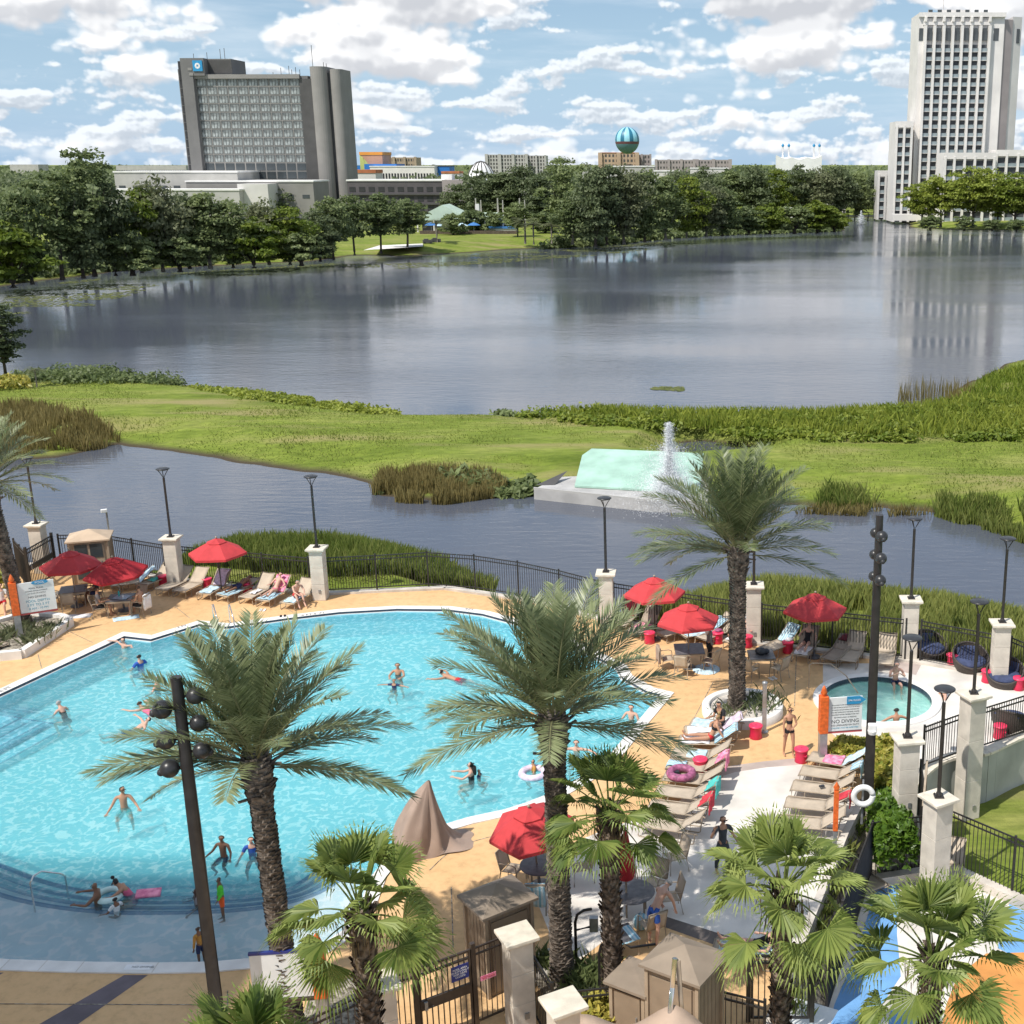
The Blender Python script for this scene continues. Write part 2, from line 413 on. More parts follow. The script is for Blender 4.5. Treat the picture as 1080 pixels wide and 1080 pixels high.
fade = mth('MULTIPLY', cA, mth('MULTIPLY_ADD', sstep(el, 0.0, 0.06), 0.4, 0.6)); body = bA
final = cmix(fade, skyc, body)
L.new(final, bg.inputs['Color'])
def path_px(pts, z=0.0): return [at(x, y, z) for x, y in pts]
ZW = -2.0                                  # level of lake and pond
ZL = -1.6                                  # lower terrace
POOLZ = -0.11
coping_px = [(130, 667), (160, 670.5), (210, 655), (241, 658), (302, 649.5), (358, 643), (420, 639.5), (475, 640), (515, 645), (560, 657), (600, 672), (636, 690), (661, 702), (667, 713), (690, 726), (711, 731),
             (685, 762), (660, 793), (640, 815), (600, 838), (562, 853), (537, 861), (500, 869), (460, 881), (428, 898), (408, 925), (396, 958), (378, 985), (346, 1006), (300, 1019), (217, 1026.5), (160, 1027.5), (80, 1026.5), (0, 1024), (-150, 1012),
             (-320, 985), (-420, 920), (-330, 880)]
coping = [(p.x, p.y) for p in path_px(coping_px)]
pool_in = offset_poly(coping, -0.46)
TUB_C = at(925, 738); TUB_C = Vector((TUB_C.x, TUB_C.y))
TUB_R = 2.25
tub = [(TUB_C.x + TUB_R * math.cos(2 * math.pi * i / 48), TUB_C.y + TUB_R * math.sin(2 * math.pi * i / 48)) for i in range(48)]
fence_px = [(-260, 588), (-60, 592), (20, 596), (110, 600), (182, 612), (260, 621), (336, 627), (400, 624), (470, 621), (560, 634), (640, 655), (715, 667), (795, 679), (880, 689), (962, 698), (1012, 706), (1056, 716)]
FLW = path_px(fence_px)
rim_px = [(1130, 748), (1160, 765), (1125, 770), (1080, 779), (1040, 797), (1022, 799), (995, 805), (975, 818), (964, 832)]
edge_px = [(962, 852), (907, 850), (892, 880), (863, 952), (834, 1024), (806, 1095)]
deck_out = FLW + path_px(rim_px) + path_px(edge_px) + [Vector((1.0, 12, 0)), Vector((-40, 12, 0)), Vector((-60, 30, 0))]
def sdist(X, Y, poly):
 """signed distance, positive inside, to a polygon (numpy)"""
 P = np.array([(p[0], p[1]) for p in poly]); n = len(P)
 dmin = np.full(X.shape, 1e18); ins = np.zeros(X.shape, bool)
 for i in range(n):
  ax, ay = P[i]; bx, by = P[(i + 1) % n]
  ex, ey = bx - ax, by - ay; l2 = ex * ex + ey * ey + 1e-12
  t = np.clip(((X - ax) * ex + (Y - ay) * ey) / l2, 0, 1)
  dmin = np.minimum(dmin, (X - ax - t * ex) ** 2 + (Y - ay - t * ey) ** 2)
  c = (ay > Y) != (by > Y)
  with np.errstate(divide='ignore', invalid='ignore'):
   xi = ax + (Y - ay) * ex / (ey if ey != 0 else 1e-12)
  ins ^= c & (X < xi)
 return np.sqrt(dmin) * np.where(ins, 1, -1)
def vnoise(X, Y, s, seed=0):
 """cheap smooth value noise (numpy)"""
 rs = np.random.RandomState(seed); T = rs.rand(64, 64)
 x = X / s; y = Y / s; xi = np.floor(x).astype(int); yi = np.floor(y).astype(int)
 fx = x - xi; fy = y - yi; fx = fx * fx * (3 - 2 * fx); fy = fy * fy * (3 - 2 * fy)
 g = lambda a, b: T[a % 64, b % 64]
 return (g(xi, yi) * (1 - fx) + g(xi + 1, yi) * fx) * (1 - fy) + (g(xi, yi + 1) * (1 - fx) + g(xi + 1, yi + 1) * fx) * fy
near_px = [(-330, 600), (-60, 600), (150, 606), (186, 608), (222, 594), (300, 588), (390, 587), (465, 602), (508, 628), (520, 628), (600, 642), (650, 652), (690, 656), (742, 638), (800, 629), (880, 636), (960, 646), (1010, 650), (1080, 666), (1250, 690)]
near_land = path_px(near_px, ZW) + [Vector((60, 30, 0)), Vector((60, -5, 0)), Vector((-90, -5, 0))]
berm_px = [(-300, 395), (-100, 398), (0, 400), (60, 398), (130, 396), (190, 405), (250, 414), (330, 426), (420, 438), (520, 438), (570, 441), (640, 438), (720, 441), (850, 441), (945, 436), (1000, 418), (1025, 402), (1060, 384), (1100, 372), (1300, 352),
           (1500, 420), (1300, 612), (1080, 566), (1030, 553), (985, 541), (930, 535), (860, 534), (800, 531), (735, 529), (700, 520), (610, 524), (560, 522), (540, 519), (470, 528), (400, 523), (388, 510), (340, 500), (250, 488), (180, 476), (125, 468), (60, 482), (0, 484), (-100, 474), (-420, 460)]
berm = path_px(berm_px, ZW)
far_px = [(-900, 330), (-300, 312), (-60, 306), (0, 302), (60, 294), (120, 287), (180, 283), (250, 279), (320, 276), (350, 273), (372, 269), (420, 270), (470, 268), (540, 263), (600, 260), (640, 258), (700, 251), (760, 247.5), (800, 246), (850, 245), (888, 243), (893, 240), (870, 236), (880, 230.5), (905, 229), (940, 230), (955, 236), (962, 240), (1010, 242.5), (1080, 243), (1200, 247), (1500, 262)]
far_land = path_px(far_px, ZW) + [Vector((9000, 500, 0)), Vector((9000, 9000, 0)), Vector((-9000, 9000, 0)), Vector((-9000, 500, 0))]
inlet = path_px([(690, 478), (706, 464), (740, 461), (790, 466), (800, 474), (770, 478), (720, 481)], ZW + 0.3)
ys = np.concatenate([np.arange(8, 40, 1.5), np.arange(40, 130, 0.55), np.arange(130, 470, 2.2), 470 * np.power(9000 / 470, np.linspace(0, 1, 40))])
us = np.concatenate([np.linspace(-2.6, -0.75, 40)[:-1], np.linspace(-0.75, 0.42, 430), np.linspace(0.42, 2.2, 40)[1:]])
UU, YY = np.meshgrid(us, ys); XX = UU * (YY + 4.0)
def shore(d, slope, top): return ZW + np.clip(d * slope, -1.2, top)
wob = (vnoise(XX, YY, 1.7, 3) - 0.5) * 0.8 + (vnoise(XX, YY, 6, 4) - 0.5) * 1.0
hn = shore(sdist(XX, YY, near_land) + wob, 0.42, 1.88)
hb = shore(sdist(XX, YY, berm) + wob * 0.7, 0.20, 1.05 + 0.35 * (vnoise(XX, YY, 14, 5) - 0.5))
hf = shore(sdist(XX, YY, far_land) + wob * 2, 0.13, 1.7)
hb = np.minimum(hb, ZW + np.clip(-sdist(XX, YY, inlet) * 0.5, -0.5, 9))
HH = np.maximum(np.maximum(hn, hb), hf)
deck_d = sdist(XX, YY, deck_out + [])
low_poly = [at(806, 1095), at(834, 1024), at(863, 952), at(892, 880), at(907, 850), at(962, 852), at(1010, 800), at(1130, 748), Vector((40, 44, 0)), Vector((60, 30, 0)), Vector((60, 5, 0)), Vector((1, 5, 0))]
low_d = sdist(XX, YY, low_poly)
site_d = np.maximum(deck_d, low_d)
HH = np.where(site_d > -0.25, -2.7, HH)
HH = HH + np.where(HH > ZW + 0.1, (vnoise(XX, YY, 0.9, 8) - 0.5) * 0.06, 0)
def height(x, y):
 X = np.array([[float(x)]]); Y = np.array([[float(y)]])
 return float(max(shore(sdist(X, Y, near_land), 0.42, 1.88)[0, 0], shore(sdist(X, Y, berm), 0.2, 1.05)[0, 0], shore(sdist(X, Y, far_land), 0.13, 1.7)[0, 0]))
m, nt, b = nodes_of('lawn'); N = nt.nodes; L = nt.links
tc = N.new('ShaderNodeTexCoord'); 
def noise_n(scale, detail=5, stretch=None, rough=0.5):
 nz = N.new('ShaderNodeTexNoise'); nz.inputs['Scale'].default_value = scale; nz.inputs['Detail'].default_value = detail; nz.inputs['Roughness'].default_value = rough
 if stretch:
  mp = N.new('ShaderNodeMapping'); mp.inputs['Scale'].default_value = stretch; L.new(tc.outputs['Object'], mp.inputs['Vector']); L.new(mp.outputs[0], nz.inputs['Vector'])
 else: L.new(tc.outputs['Object'], nz.inputs['Vector'])
 return nz.outputs['Fac']
def ramp(v, stops):
 cr = N.new('ShaderNodeValToRGB'); e = cr.color_ramp.elements
 while len(e) < len(stops): e.new(0.5)
 for i, (p, c) in enumerate(stops): e[i].position = p; e[i].color = (*c, 1)
 L.new(v, cr.inputs[0]); return cr.outputs[0]
g1 = ramp(noise_n(0.16, 6, (0.55, 1.5, 1), 0.62), [(0.30, (0.13, 0.18, 0.024)), (0.5, (0.20, 0.255, 0.042)), (0.70, (0.30, 0.31, 0.09))])
g2 = ramp(noise_n(1.6, 6, (0.5, 1.4, 1), 0.7), [(0.3, (0.45, 0.5, 0.42)), (0.7, (1.15, 1.12, 1.1))])
mx = N.new('ShaderNodeMixRGB'); mx.blend_type = 'MULTIPLY'; mx.inputs[0].default_value = 0.85; L.new(g1, mx.inputs[1]); L.new(g2, mx.inputs[2])
dry = ramp(noise_n(0.23, 4, (0.3, 1.6, 1)), [(0.52, (0, 0, 0)), (0.70, (1, 1, 1))])
mx2 = N.new('ShaderNodeMixRGB'); L.new(dry, mx2.inputs[0]); L.new(mx.outputs[0], mx2.inputs[1]); mx2.inputs[2].default_value = (0.27, 0.24, 0.10, 1)
sp = N.new('ShaderNodeSeparateXYZ'); L.new(tc.outputs['Object'], sp.inputs[0])
mr = N.new('ShaderNodeMapRange'); mr.inputs['From Min'].default_value = ZW + 0.22; mr.inputs['From Max'].default_value = ZW + 0.04; L.new(sp.outputs[2], mr.inputs[0])
mx3 = N.new('ShaderNodeMixRGB'); L.new(mr.outputs[0], mx3.inputs[0]); L.new(mx2.outputs[0], mx3.inputs[1]); mx3.inputs[2].default_value = (0.07, 0.055, 0.035, 1)
L.new(mx3.outputs[0], b.inputs['Base Color']); b.inputs['Roughness'].default_value = 0.9; b.inputs['Specular IOR Level'].default_value = 0.15
bp = N.new('ShaderNodeBump'); bp.inputs['Strength'].default_value = 0.9; bp.inputs['Distance'].default_value = 0.08; L.new(noise_n(5, 6, None, 0.75), bp.inputs['Height']); L.new(bp.outputs[0], b.inputs['Normal'])
M['lawn'] = m
tag(link('ground', grid_mesh('ground', XX, YY, HH), M['lawn']), kind='structure')
m, nt, b = nodes_of('lake_water'); N = nt.nodes; L = nt.links
tc = N.new('ShaderNodeTexCoord')
wv = noise_n(1.05, 4, (0.55, 1.7, 1), 0.55); wl = noise_n(0.11, 4, (0.45, 1.3, 1), 0.55); wc = noise_n(0.02, 3, (0.5, 1.5, 1))
b.inputs['Base Color'].default_value = (0.082, 0.092, 0.118, 1); b.inputs['IOR'].default_value = 1.36
rg = N.new('ShaderNodeMapRange'); rg.inputs['To Min'].default_value = 0.03; rg.inputs['To Max'].default_value = 0.17; rg.inputs['From Min'].default_value = 0.35; rg.inputs['From Max'].default_value = 0.65
L.new(wc, rg.inputs[0]); L.new(rg.outputs[0], b.inputs['Roughness'])
ad = N.new('ShaderNodeMath'); ad.operation = 'MULTIPLY_ADD'; ad.inputs[1].default_value = 2.2; L.new(wl, ad.inputs[0]); L.new(wv, ad.inputs[2])
st = N.new('ShaderNodeMapRange'); st.inputs['To Min'].default_value = 0.09; st.inputs['To Max'].default_value = 0.30; st.inputs['From Min'].default_value = 0.4; st.inputs['From Max'].default_value = 0.6; L.new(wc, st.inputs[0])
bp = N.new('ShaderNodeBump'); bp.inputs['Distance'].default_value = 0.12; L.new(st.outputs[0], bp.inputs['Strength']); L.new(ad.outputs[0], bp.inputs['Height']); L.new(bp.outputs[0], b.inputs['Normal'])
M['lake'] = m
tag(MB().add([(-900, 46, ZW), (420, 46, ZW), (420, 700, ZW), (-900, 700, ZW)], [(0, 1, 2, 3)]).build('lake', M['lake']), kind='structure')
m, nt, b = nodes_of('deck_orange'); N = nt.nodes; L = nt.links
tc = N.new('ShaderNodeTexCoord')
c1 = ramp(noise_n(0.35, 6, None, 0.6), [(0.3, (0.63, 0.40, 0.195)), (0.7, (0.72, 0.475, 0.25))])
c2 = ramp(noise_n(3.2, 6, None, 0.7), [(0.25, (0.74, 0.72, 0.70)), (0.5, (0.98, 0.97, 0.96)), (0.75, (1.06, 1.06, 1.06))])
mx = N.new('ShaderNodeMixRGB'); mx.blend_type = 'MULTIPLY'; mx.inputs[0].default_value = 1; L.new(c1, mx.inputs[1]); L.new(c2, mx.inputs[2])
L.new(mx.outputs[0], b.inputs['Base Color']); b.inputs['Roughness'].default_value = 0.75; b.inputs['Specular IOR Level'].default_value = 0.3
bp = N.new('ShaderNodeBump'); bp.inputs['Strength'].default_value = 0.25; bp.inputs['Distance'].default_value = 0.01; L.new(noise_n(60, 3), bp.inputs['Height']); L.new(bp.outputs[0], b.inputs['Normal'])
M['deck'] = m
M['deck_white'] = pm('deck_white', (0.66, 0.62, 0.57), 0.8, 0.16, 0.8, 0.25, 50)
M['deck_band'] = pm('deck_band', (0.46, 0.38, 0.34), 0.8, 0.16, 1.0, 0.25, 50)
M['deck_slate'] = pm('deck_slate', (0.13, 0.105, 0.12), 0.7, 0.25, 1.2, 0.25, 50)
M['deck_brown'] = pm('deck_brown', (0.13, 0.11, 0.10), 0.8, 0.2, 1.0, 0.25, 50)
tag(poly_sheet([deck_out, coping, tub], 0.0).build('pool_deck', M['deck']), kind='structure')
def paving(name, px, z, mat):
 tag(poly_sheet([path_px(px)], z).build(name, M[mat]), kind='structure')
paving('pale_paving', [(586, 905), (612, 886), (640, 874), (705, 853), (742, 825), (775, 814.5), (808, 809.5), (846, 806.5), (905, 851), (890, 880), (861, 952), (838, 1008), (815, 1000), (760, 985), (700, 966), (640, 990), (612, 1012), (580, 985), (566, 950)], 0.004, 'deck_white')
paving('paving_band', [(742, 825), (775, 814.5), (808, 809.5), (846, 806.5), (842, 799.5), (806, 803), (772, 807.5), (745, 815)], 0.004, 'deck_band')
paving('paving_band', [(815, 1000), (760, 985), (700, 966), (690, 974), (752, 996), (812, 1010)], 0.004, 'deck_brown')
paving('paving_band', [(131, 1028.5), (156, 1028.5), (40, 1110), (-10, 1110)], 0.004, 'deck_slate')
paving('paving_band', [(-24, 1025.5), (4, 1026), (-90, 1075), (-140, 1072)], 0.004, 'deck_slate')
jb = MB()
def joint(a, b_, w=0.025):
 a = at(*a); b_ = at(*b_); d = (b_ - a).normalized(); n = Vector((-d.y, d.x, 0)) * w / 2
 jb.add([a - n, b_ - n, b_ + n, a + n], [(0, 1, 2, 3)])
for a, b_ in [((752, 720), (703, 812)), ((640, 720), (760, 716)), ((840, 690), (838, 745)), ((0, 1059), (215, 1060)), ((98, 678), (60, 660)), ((185, 640), (200, 652)), ((300, 640), (309, 646)), ((540, 880), (585, 878)), ((240, 1045), (240, 1090)), ((476, 936), (478, 1000)), ((40, 690), (44, 705)), ((690, 700), (700, 690))]:
 joint(a, b_)
cv = smooth_path([at(453, 918), at(480, 895), at(520, 882), at(545, 879)], 5)
for q in range(len(cv) - 1):
 d = (cv[q + 1] - cv[q]).normalized(); n = Vector((-d.y, d.x, 0)) * 0.012
 jb.add([cv[q] - n, cv[q + 1] - n, cv[q + 1] + n, cv[q] + n], [(0, 1, 2, 3)])
jo = jb.build('paving_joints', M['mulch']); jo.location.z = 0.0085; tag(jo, kind='structure')
m, nt, b = nodes_of('pool_floor'); N = nt.nodes; L = nt.links
tc = N.new('ShaderNodeTexCoord')
L.new(ramp(noise_n(0.25, 4), [(0.3, (0.40, 0.68, 0.71)), (0.7, (0.50, 0.77, 0.79))]), b.inputs['Base Color']); b.inputs['Roughness'].default_value = 0.8
M['pool_floor'] = m
M['pool_shelf'] = pm('pool_shelf', (0.70, 0.72, 0.73), 0.8, 0.06, 0.6)
M['pool_wall'] = pm('pool_wall', (0.40, 0.66, 0.76), 0.7, 0.06, 0.6)
M['step_tile'] = pm('step_tile', (0.05, 0.15, 0.30), 0.35, 0.2, 12)
def water_mat(name, tint0, tint1, scale, rough=0.02, bump=0.35, refr=0.42, turb=0.10):
 """clear pool water: a bright caustic net is painted into the tint, the surface mirrors the sky"""
 global N, L, tc
 m, nt, b = nodes_of(name); N = nt.nodes; L = nt.links; N.remove(b)
 tc = N.new('ShaderNodeTexCoord')
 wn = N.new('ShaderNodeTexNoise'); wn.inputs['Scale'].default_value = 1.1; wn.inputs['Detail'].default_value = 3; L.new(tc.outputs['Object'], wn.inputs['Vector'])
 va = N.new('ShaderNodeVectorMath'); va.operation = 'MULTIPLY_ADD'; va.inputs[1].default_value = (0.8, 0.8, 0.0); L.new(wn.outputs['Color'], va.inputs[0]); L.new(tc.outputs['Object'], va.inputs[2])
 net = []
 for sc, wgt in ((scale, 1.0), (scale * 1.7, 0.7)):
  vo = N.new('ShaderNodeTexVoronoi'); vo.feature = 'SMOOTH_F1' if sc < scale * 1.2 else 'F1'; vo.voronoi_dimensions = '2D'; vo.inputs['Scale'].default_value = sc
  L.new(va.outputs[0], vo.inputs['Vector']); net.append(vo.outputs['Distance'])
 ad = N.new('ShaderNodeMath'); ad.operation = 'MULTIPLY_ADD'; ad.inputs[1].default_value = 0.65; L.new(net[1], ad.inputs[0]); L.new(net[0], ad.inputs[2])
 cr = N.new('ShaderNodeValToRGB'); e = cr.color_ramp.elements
 e[0].position = 0.62; e[0].color = (*tint0, 1); e[1].position = 0.92; e[1].color = (*tint1, 1)  # brighter tint along the cell edges imitates sunlight focused by ripples
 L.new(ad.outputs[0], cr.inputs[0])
 tr = N.new('ShaderNodeBsdfTransparent'); L.new(cr.outputs[0], tr.inputs[0])
 gl = N.new('ShaderNodeBsdfGlossy'); gl.inputs['Roughness'].default_value = rough
 fr = N.new('ShaderNodeFresnel'); fr.inputs['IOR'].default_value = 1.33
 n2 = noise_n(2.4, 4, (1, 1.5, 1), 0.6)
 bp = N.new('ShaderNodeBump'); bp.inputs['Strength'].default_value = bump; bp.inputs['Distance'].default_value = 0.10; L.new(n2, bp.inputs['Height'])
 L.new(bp.outputs[0], gl.inputs['Normal']); L.new(bp.outputs[0], fr.inputs['Normal'])
 mx = N.new('ShaderNodeMixShader'); L.new(fr.outputs[0], mx.inputs[0])
 rf = N.new('ShaderNodeBsdfRefraction'); rf.inputs['IOR'].default_value = 1.33; rf.inputs['Roughness'].default_value = 0.06; L.new(cr.outputs[0], rf.inputs['Color']); L.new(bp.outputs[0], rf.inputs['Normal'])
 mr_ = N.new('ShaderNodeMixShader'); mr_.inputs[0].default_value = refr; L.new(tr.outputs[0], mr_.inputs[1]); L.new(rf.outputs[0], mr_.inputs[2]); df = N.new('ShaderNodeBsdfDiffuse'); df.inputs['Color'].default_value = (0.46, 0.80, 0.84, 1); L.new(bp.outputs[0], df.inputs['Normal'])
 md_ = N.new('ShaderNodeMixShader'); md_.inputs[0].default_value = turb; L.new(mr_.outputs[0], md_.inputs[1]); L.new(df.outputs[0], md_.inputs[2]); L.new(md_.outputs[0], mx.inputs[1]); L.new(gl.outputs[0], mx.inputs[2])
 L.new(mx.outputs[0], N['Material Output'].inputs['Surface']); return m
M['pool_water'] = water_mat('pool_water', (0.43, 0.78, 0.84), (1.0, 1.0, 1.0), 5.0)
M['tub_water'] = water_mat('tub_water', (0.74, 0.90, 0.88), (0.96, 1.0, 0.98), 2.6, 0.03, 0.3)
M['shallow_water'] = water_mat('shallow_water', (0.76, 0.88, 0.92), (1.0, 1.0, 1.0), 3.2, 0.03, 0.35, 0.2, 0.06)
step_px = [(-330, 850), (-150, 890), (-60, 918), (0, 941), (50, 953), (110, 960), (170, 961), (240, 959), (290, 953), (335, 940), (372, 915)]
S0 = [Vector((p.x, p.y)) for p in path_px(step_px, -0.3)]
def shift_line(pts, d):
 out = []
 for i, p in enumerate(pts):
  t = (pts[min(i + 1, len(pts) - 1)] - pts[max(i - 1, 0)]).normalized()
  out.append(p + Vector((-t.y, t.x)) * d)
 return out
PF = -1.10
big = [(-75, 10), (12, 10), (12, 65), (-75, 65)]
pf = MB()
pf = poly_sheet([offset_poly(coping, -0.3)], PF)
tag(pf.build('pool_floor', M['pool_floor']), kind='structure')
S0 = [Vector((p[0], p[1])) for p in smooth_path([(p.x, p.y, 0) for p in S0], 4)]
levels = [-0.30, -0.45, -0.60, -0.75]
st = MB()
for k, z in enumerate(levels):
 ln = shift_line(S0, 0.46 * k); nx = shift_line(S0, -14) if k == 0 else shift_line(S0, 0.46 * (k - 1))
 for i in range(len(ln) - 1):
  st.add([(nx[i].x, nx[i].y, z), (nx[i + 1].x, nx[i + 1].y, z), (ln[i + 1].x, ln[i + 1].y, z), (ln[i].x, ln[i].y, z)], [(0, 1, 2, 3)], 0)
  zb = levels[k + 1] if k < 3 else PF
  st.add([(ln[i].x, ln[i].y, z), (ln[i + 1].x, ln[i + 1].y, z), (ln[i + 1].x, ln[i + 1].y, zb), (ln[i].x, ln[i].y, zb)], [(0, 1, 2, 3)], 0)
  li = shift_line(S0, 0.46 * k - 0.17)
  st.add([(li[i].x, li[i].y, z + 0.004), (li[i + 1].x, li[i + 1].y, z + 0.004), (ln[i + 1].x, ln[i + 1].y, z + 0.004), (ln[i].x, ln[i].y, z + 0.004)], [(0, 1, 2, 3)], 1)
tag(st.build('pool_steps', [M['pool_shelf'], M['step_tile']]), kind='structure')
cs = MB(); pA = at(22, 731); pB = at(-60, 772); dd = (pB - pA).normalized(); nn = Vector((dd.y, -dd.x, 0))
if nn.y > 0: nn = -nn
for k, z in enumerate((-0.85, -0.60, -0.35)):
 a = pA + dd * (0.3 + 0.4 * k); wd = 2.2 - 0.6 * k
 q = [a, a + nn * wd, a + nn * wd + dd * 12, a + dd * 12]
 cs.prism([(p.x, p.y) for p in q], PF, z, 0)
 for s0, s1 in (((a + nn * wd), (a + nn * wd + dd * 12)), (a, a + nn * wd)):
  cs.bar(s0 + Vector((0, 0, z)), s1 + Vector((0, 0, z)), 0.07, 0.02, 1)
tag(cs.build('pool_steps', [M['pool_wall'], M['step_tile']]), kind='structure')
wl_ = MB(); n = len(coping); inner2 = offset_poly(coping, -0.40)
top_poly = coping
for i in range(n):
 j = (i + 1) % n
 a, b_, c, d = coping[i], coping[j], pool_in[j], pool_in[i]
 e, f = inner2[j], inner2[i]
 wl_.add([(a[0], a[1], 0.035), (b_[0], b_[1], 0.035), (e[0], e[1], 0.035), (f[0], f[1], 0.035)], [(3, 2, 1, 0)], 0)          # white coping
 wl_.add([(a[0], a[1], 0.035), (b_[0], b_[1], 0.035), (b_[0], b_[1], -0.1), (a[0], a[1], -0.1)], [(0, 1, 2, 3)], 0)
 wl_.add([(f[0], f[1], 0.035), (e[0], e[1], 0.035), (e[0], e[1], -0.14), (f[0], f[1], -0.14)], [(0, 1, 2, 3)], 1)            # dark tile
 wl_.add([(f[0], f[1], -0.06), (e[0], e[1], -0.06), (c[0], c[1], -0.06), (d[0], d[1], -0.06)], [(0, 1, 2, 3)], 0)            # inner lip
 wl_.add([(d[0], d[1], -0.06), (c[0], c[1], -0.06), (c[0], c[1], PF - 0.1), (d[0], d[1], PF - 0.1)], [(0, 1, 2, 3)], 2)
tag(wl_.build('pool_edge', [M['coping'], M['navy_tile'], M['pool_wall']]), kind='structure')
wi = offset_poly(coping, -0.43); kx_ = coping_px.index((408, 925))
s0w = [Vector((p[0], p[1])) for p in S0]
tag(poly_sheet([wi[:kx_ + 1] + s0w[::-1]], POOLZ).build('pool_water', M['pool_water']), kind='structure')
tag(poly_sheet([s0w + wi[kx_:]], POOLZ).build('pool_water', M['shallow_water']), kind='structure')
cj = MB()
for i in range(n):
 a = Vector(coping[i]); b_ = Vector(coping[(i + 1) % n]); l = (b_ - a).length; k = max(1, int(l / 0.9))
 ia = Vector(inner2[i]); ib = Vector(inner2[(i + 1) % n])
 for q in range(k):
  t = q / k; p = a.lerp(b_, t); r_ = ia.lerp(ib, t); dv = (b_ - a).normalized() * 0.009
  cj.add([(p.x - dv.x, p.y - dv.y, 0.038), (p.x + dv.x, p.y + dv.y, 0.038), (r_.x + dv.x, r_.y + dv.y, 0.038), (r_.x - dv.x, r_.y - dv.y, 0.038)], [(0, 1, 2, 3)])
tag(cj.build('coping_joints', M['kerb']), kind='structure')
ter = [at(868, 700), at(962, 699.5), at(1012, 707.5), at(1056, 717.5)] + path_px([(1130, 750), (1150, 765), (1110, 772), (1080, 780.5), (1040, 798), (1022, 800), (995, 806), (976, 818), (966, 830), (905, 792), (868, 768)])
terr = [v for v in ter if (Vector((v.x, v.y)) - TUB_C).length > TUB_R + 0.4]
tag(poly_sheet([terr, tub], 0.004).build('whirlpool_terrace', M['deck_white']), kind='structure')
paving('paving_band', [(940, 690), (972, 700), (966, 712), (932, 704)], 0.008, 'deck_band')
tb = MB()
def ring(mb, r0, z0, r1, z1, mi, n=48):
 for i in range(n):
  a0 = 2 * math.pi * i / n; a1 = 2 * math.pi * (i + 1) / n
  mb.add([(TUB_C.x + r0 * math.cos(a0), TUB_C.y + r0 * math.sin(a0), z0), (TUB_C.x + r0 * math.cos(a1), TUB_C.y + r0 * math.sin(a1), z0),
    (TUB_C.x + r1 * math.cos(a1), TUB_C.y + r1 * math.sin(a1), z1), (TUB_C.x + r1 * math.cos(a0), TUB_C.y + r1 * math.sin(a0), z1)], [(3, 2, 1, 0)], mi)
ring(tb, TUB_R + 0.02, 0.0, TUB_R, 0.06, 0); ring(tb, TUB_R, 0.06, TUB_R - 0.34, 0.06, 0); ring(tb, TUB_R - 0.34, 0.06, TUB_R - 0.34, -0.16, 1)
ring(tb, TUB_R - 0.34, -0.16, TUB_R - 0.36, -0.55, 2); ring(tb, TUB_R - 0.36, -0.55, TUB_R - 0.85, -0.55, 2); ring(tb, TUB_R - 0.85, -0.55, TUB_R - 0.85, -1.0, 2); ring(tb, TUB_R - 0.85, -1.0, 0.01, -1.0, 2)
M['tub_plaster'] = pm('tub_plaster', (0.62, 0.80, 0.77), 0.7, 0.1, 1.5)
tag(tb.build('whirlpool_basin', [M['coping'], M['navy_tile'], M['tub_plaster']]), kind='structure')
tw = MB(); tw.add([(TUB_C.x, TUB_C.y, -0.10)] + [(TUB_C.x + (TUB_R - 0.345) * math.cos(2 * math.pi * i / 48), TUB_C.y + (TUB_R - 0.345) * math.sin(2 * math.pi * i / 48), -0.10) for i in range(48)], [(0, i + 1, (i + 1) % 48 + 1) for i in range(48)])
tag(tw.build('whirlpool_water', M['tub_water']), kind='structure')
def wallstrip(mb, pts, z0, z1, w, mi=0):
 for i in range(len(pts) - 1):
  a, b_ = Vector(pts[i]), Vector(pts[i + 1]); d = (b_ - a); d.z = 0; d.normalize(); nrm = Vector((-d.y, d.x, 0)) * w / 2
  a2 = a - d * 0.0; 
  vs = [a2 - nrm, b_ - nrm, b_ + nrm, a2 + nrm]
  mb.add([(p.x, p.y, z0) for p in vs] + [(p.x, p.y, z1) for p in vs], [(0, 1, 5, 4), (2, 3, 7, 6), (1, 2, 6, 5), (3, 0, 4, 7), (4, 5, 6, 7)], mi)
rimw = smooth_path([v for v in path_px(rim_px)[1:]], 4)
rw = MB(); wallstrip(rw, rimw, ZL - 0.6, 0.10, 0.24, 0)
rt = empty('retaining_wall', (0, 0, 0), 0, 'curved pale green-grey stucco retaining wall below the whirlpool terrace', 'wall')
rw.build('wall', M['stucco'], rt)
kb = MB(); wallstrip(kb, rimw, 0.103, 0.19, 0.40, 0); kb.build('coping', M['capstone'], rt)
low = [Vector((1.5, 10, 0)), at(806, 1095), at(834, 1024), at(863, 952), at(892, 880), at(907, 850), at(962, 852)] + [Vector((p.x, p.y, 0)) for p in rimw[::-1]] + [Vector((45, 45, 0)), Vector((45, 10, 0))]
M['lawn_low'] = M['lawn']
tag(poly_sheet([[(p.x, p.y) for p in low]], ZL).build('lower_lawn', M['lawn']), kind='structure')
lowp = lambda px: [(p.x, p.y) for p in path_px(px, ZL)]
def lowpave(name, px, z, mat): tag(poly_sheet([lowp(px)], ZL + z).build(name, M[mat]), kind='structure')
M['splash_blue'] = pm('splash_blue', (0.16, 0.36, 0.66), 0.7, 0.12, 1.2, 0.2, 40)
M['splash_orange'] = pm('splash_orange', (0.62, 0.27, 0.07), 0.7, 0.16, 1.2, 0.2, 40)
lowpave('splash_paving', [(916, 935), (985, 925), (1000, 918), (1090, 962), (1200, 1010), (1200, 1130), (840, 1130), (868, 1080)], 0.005, 'deck_white')
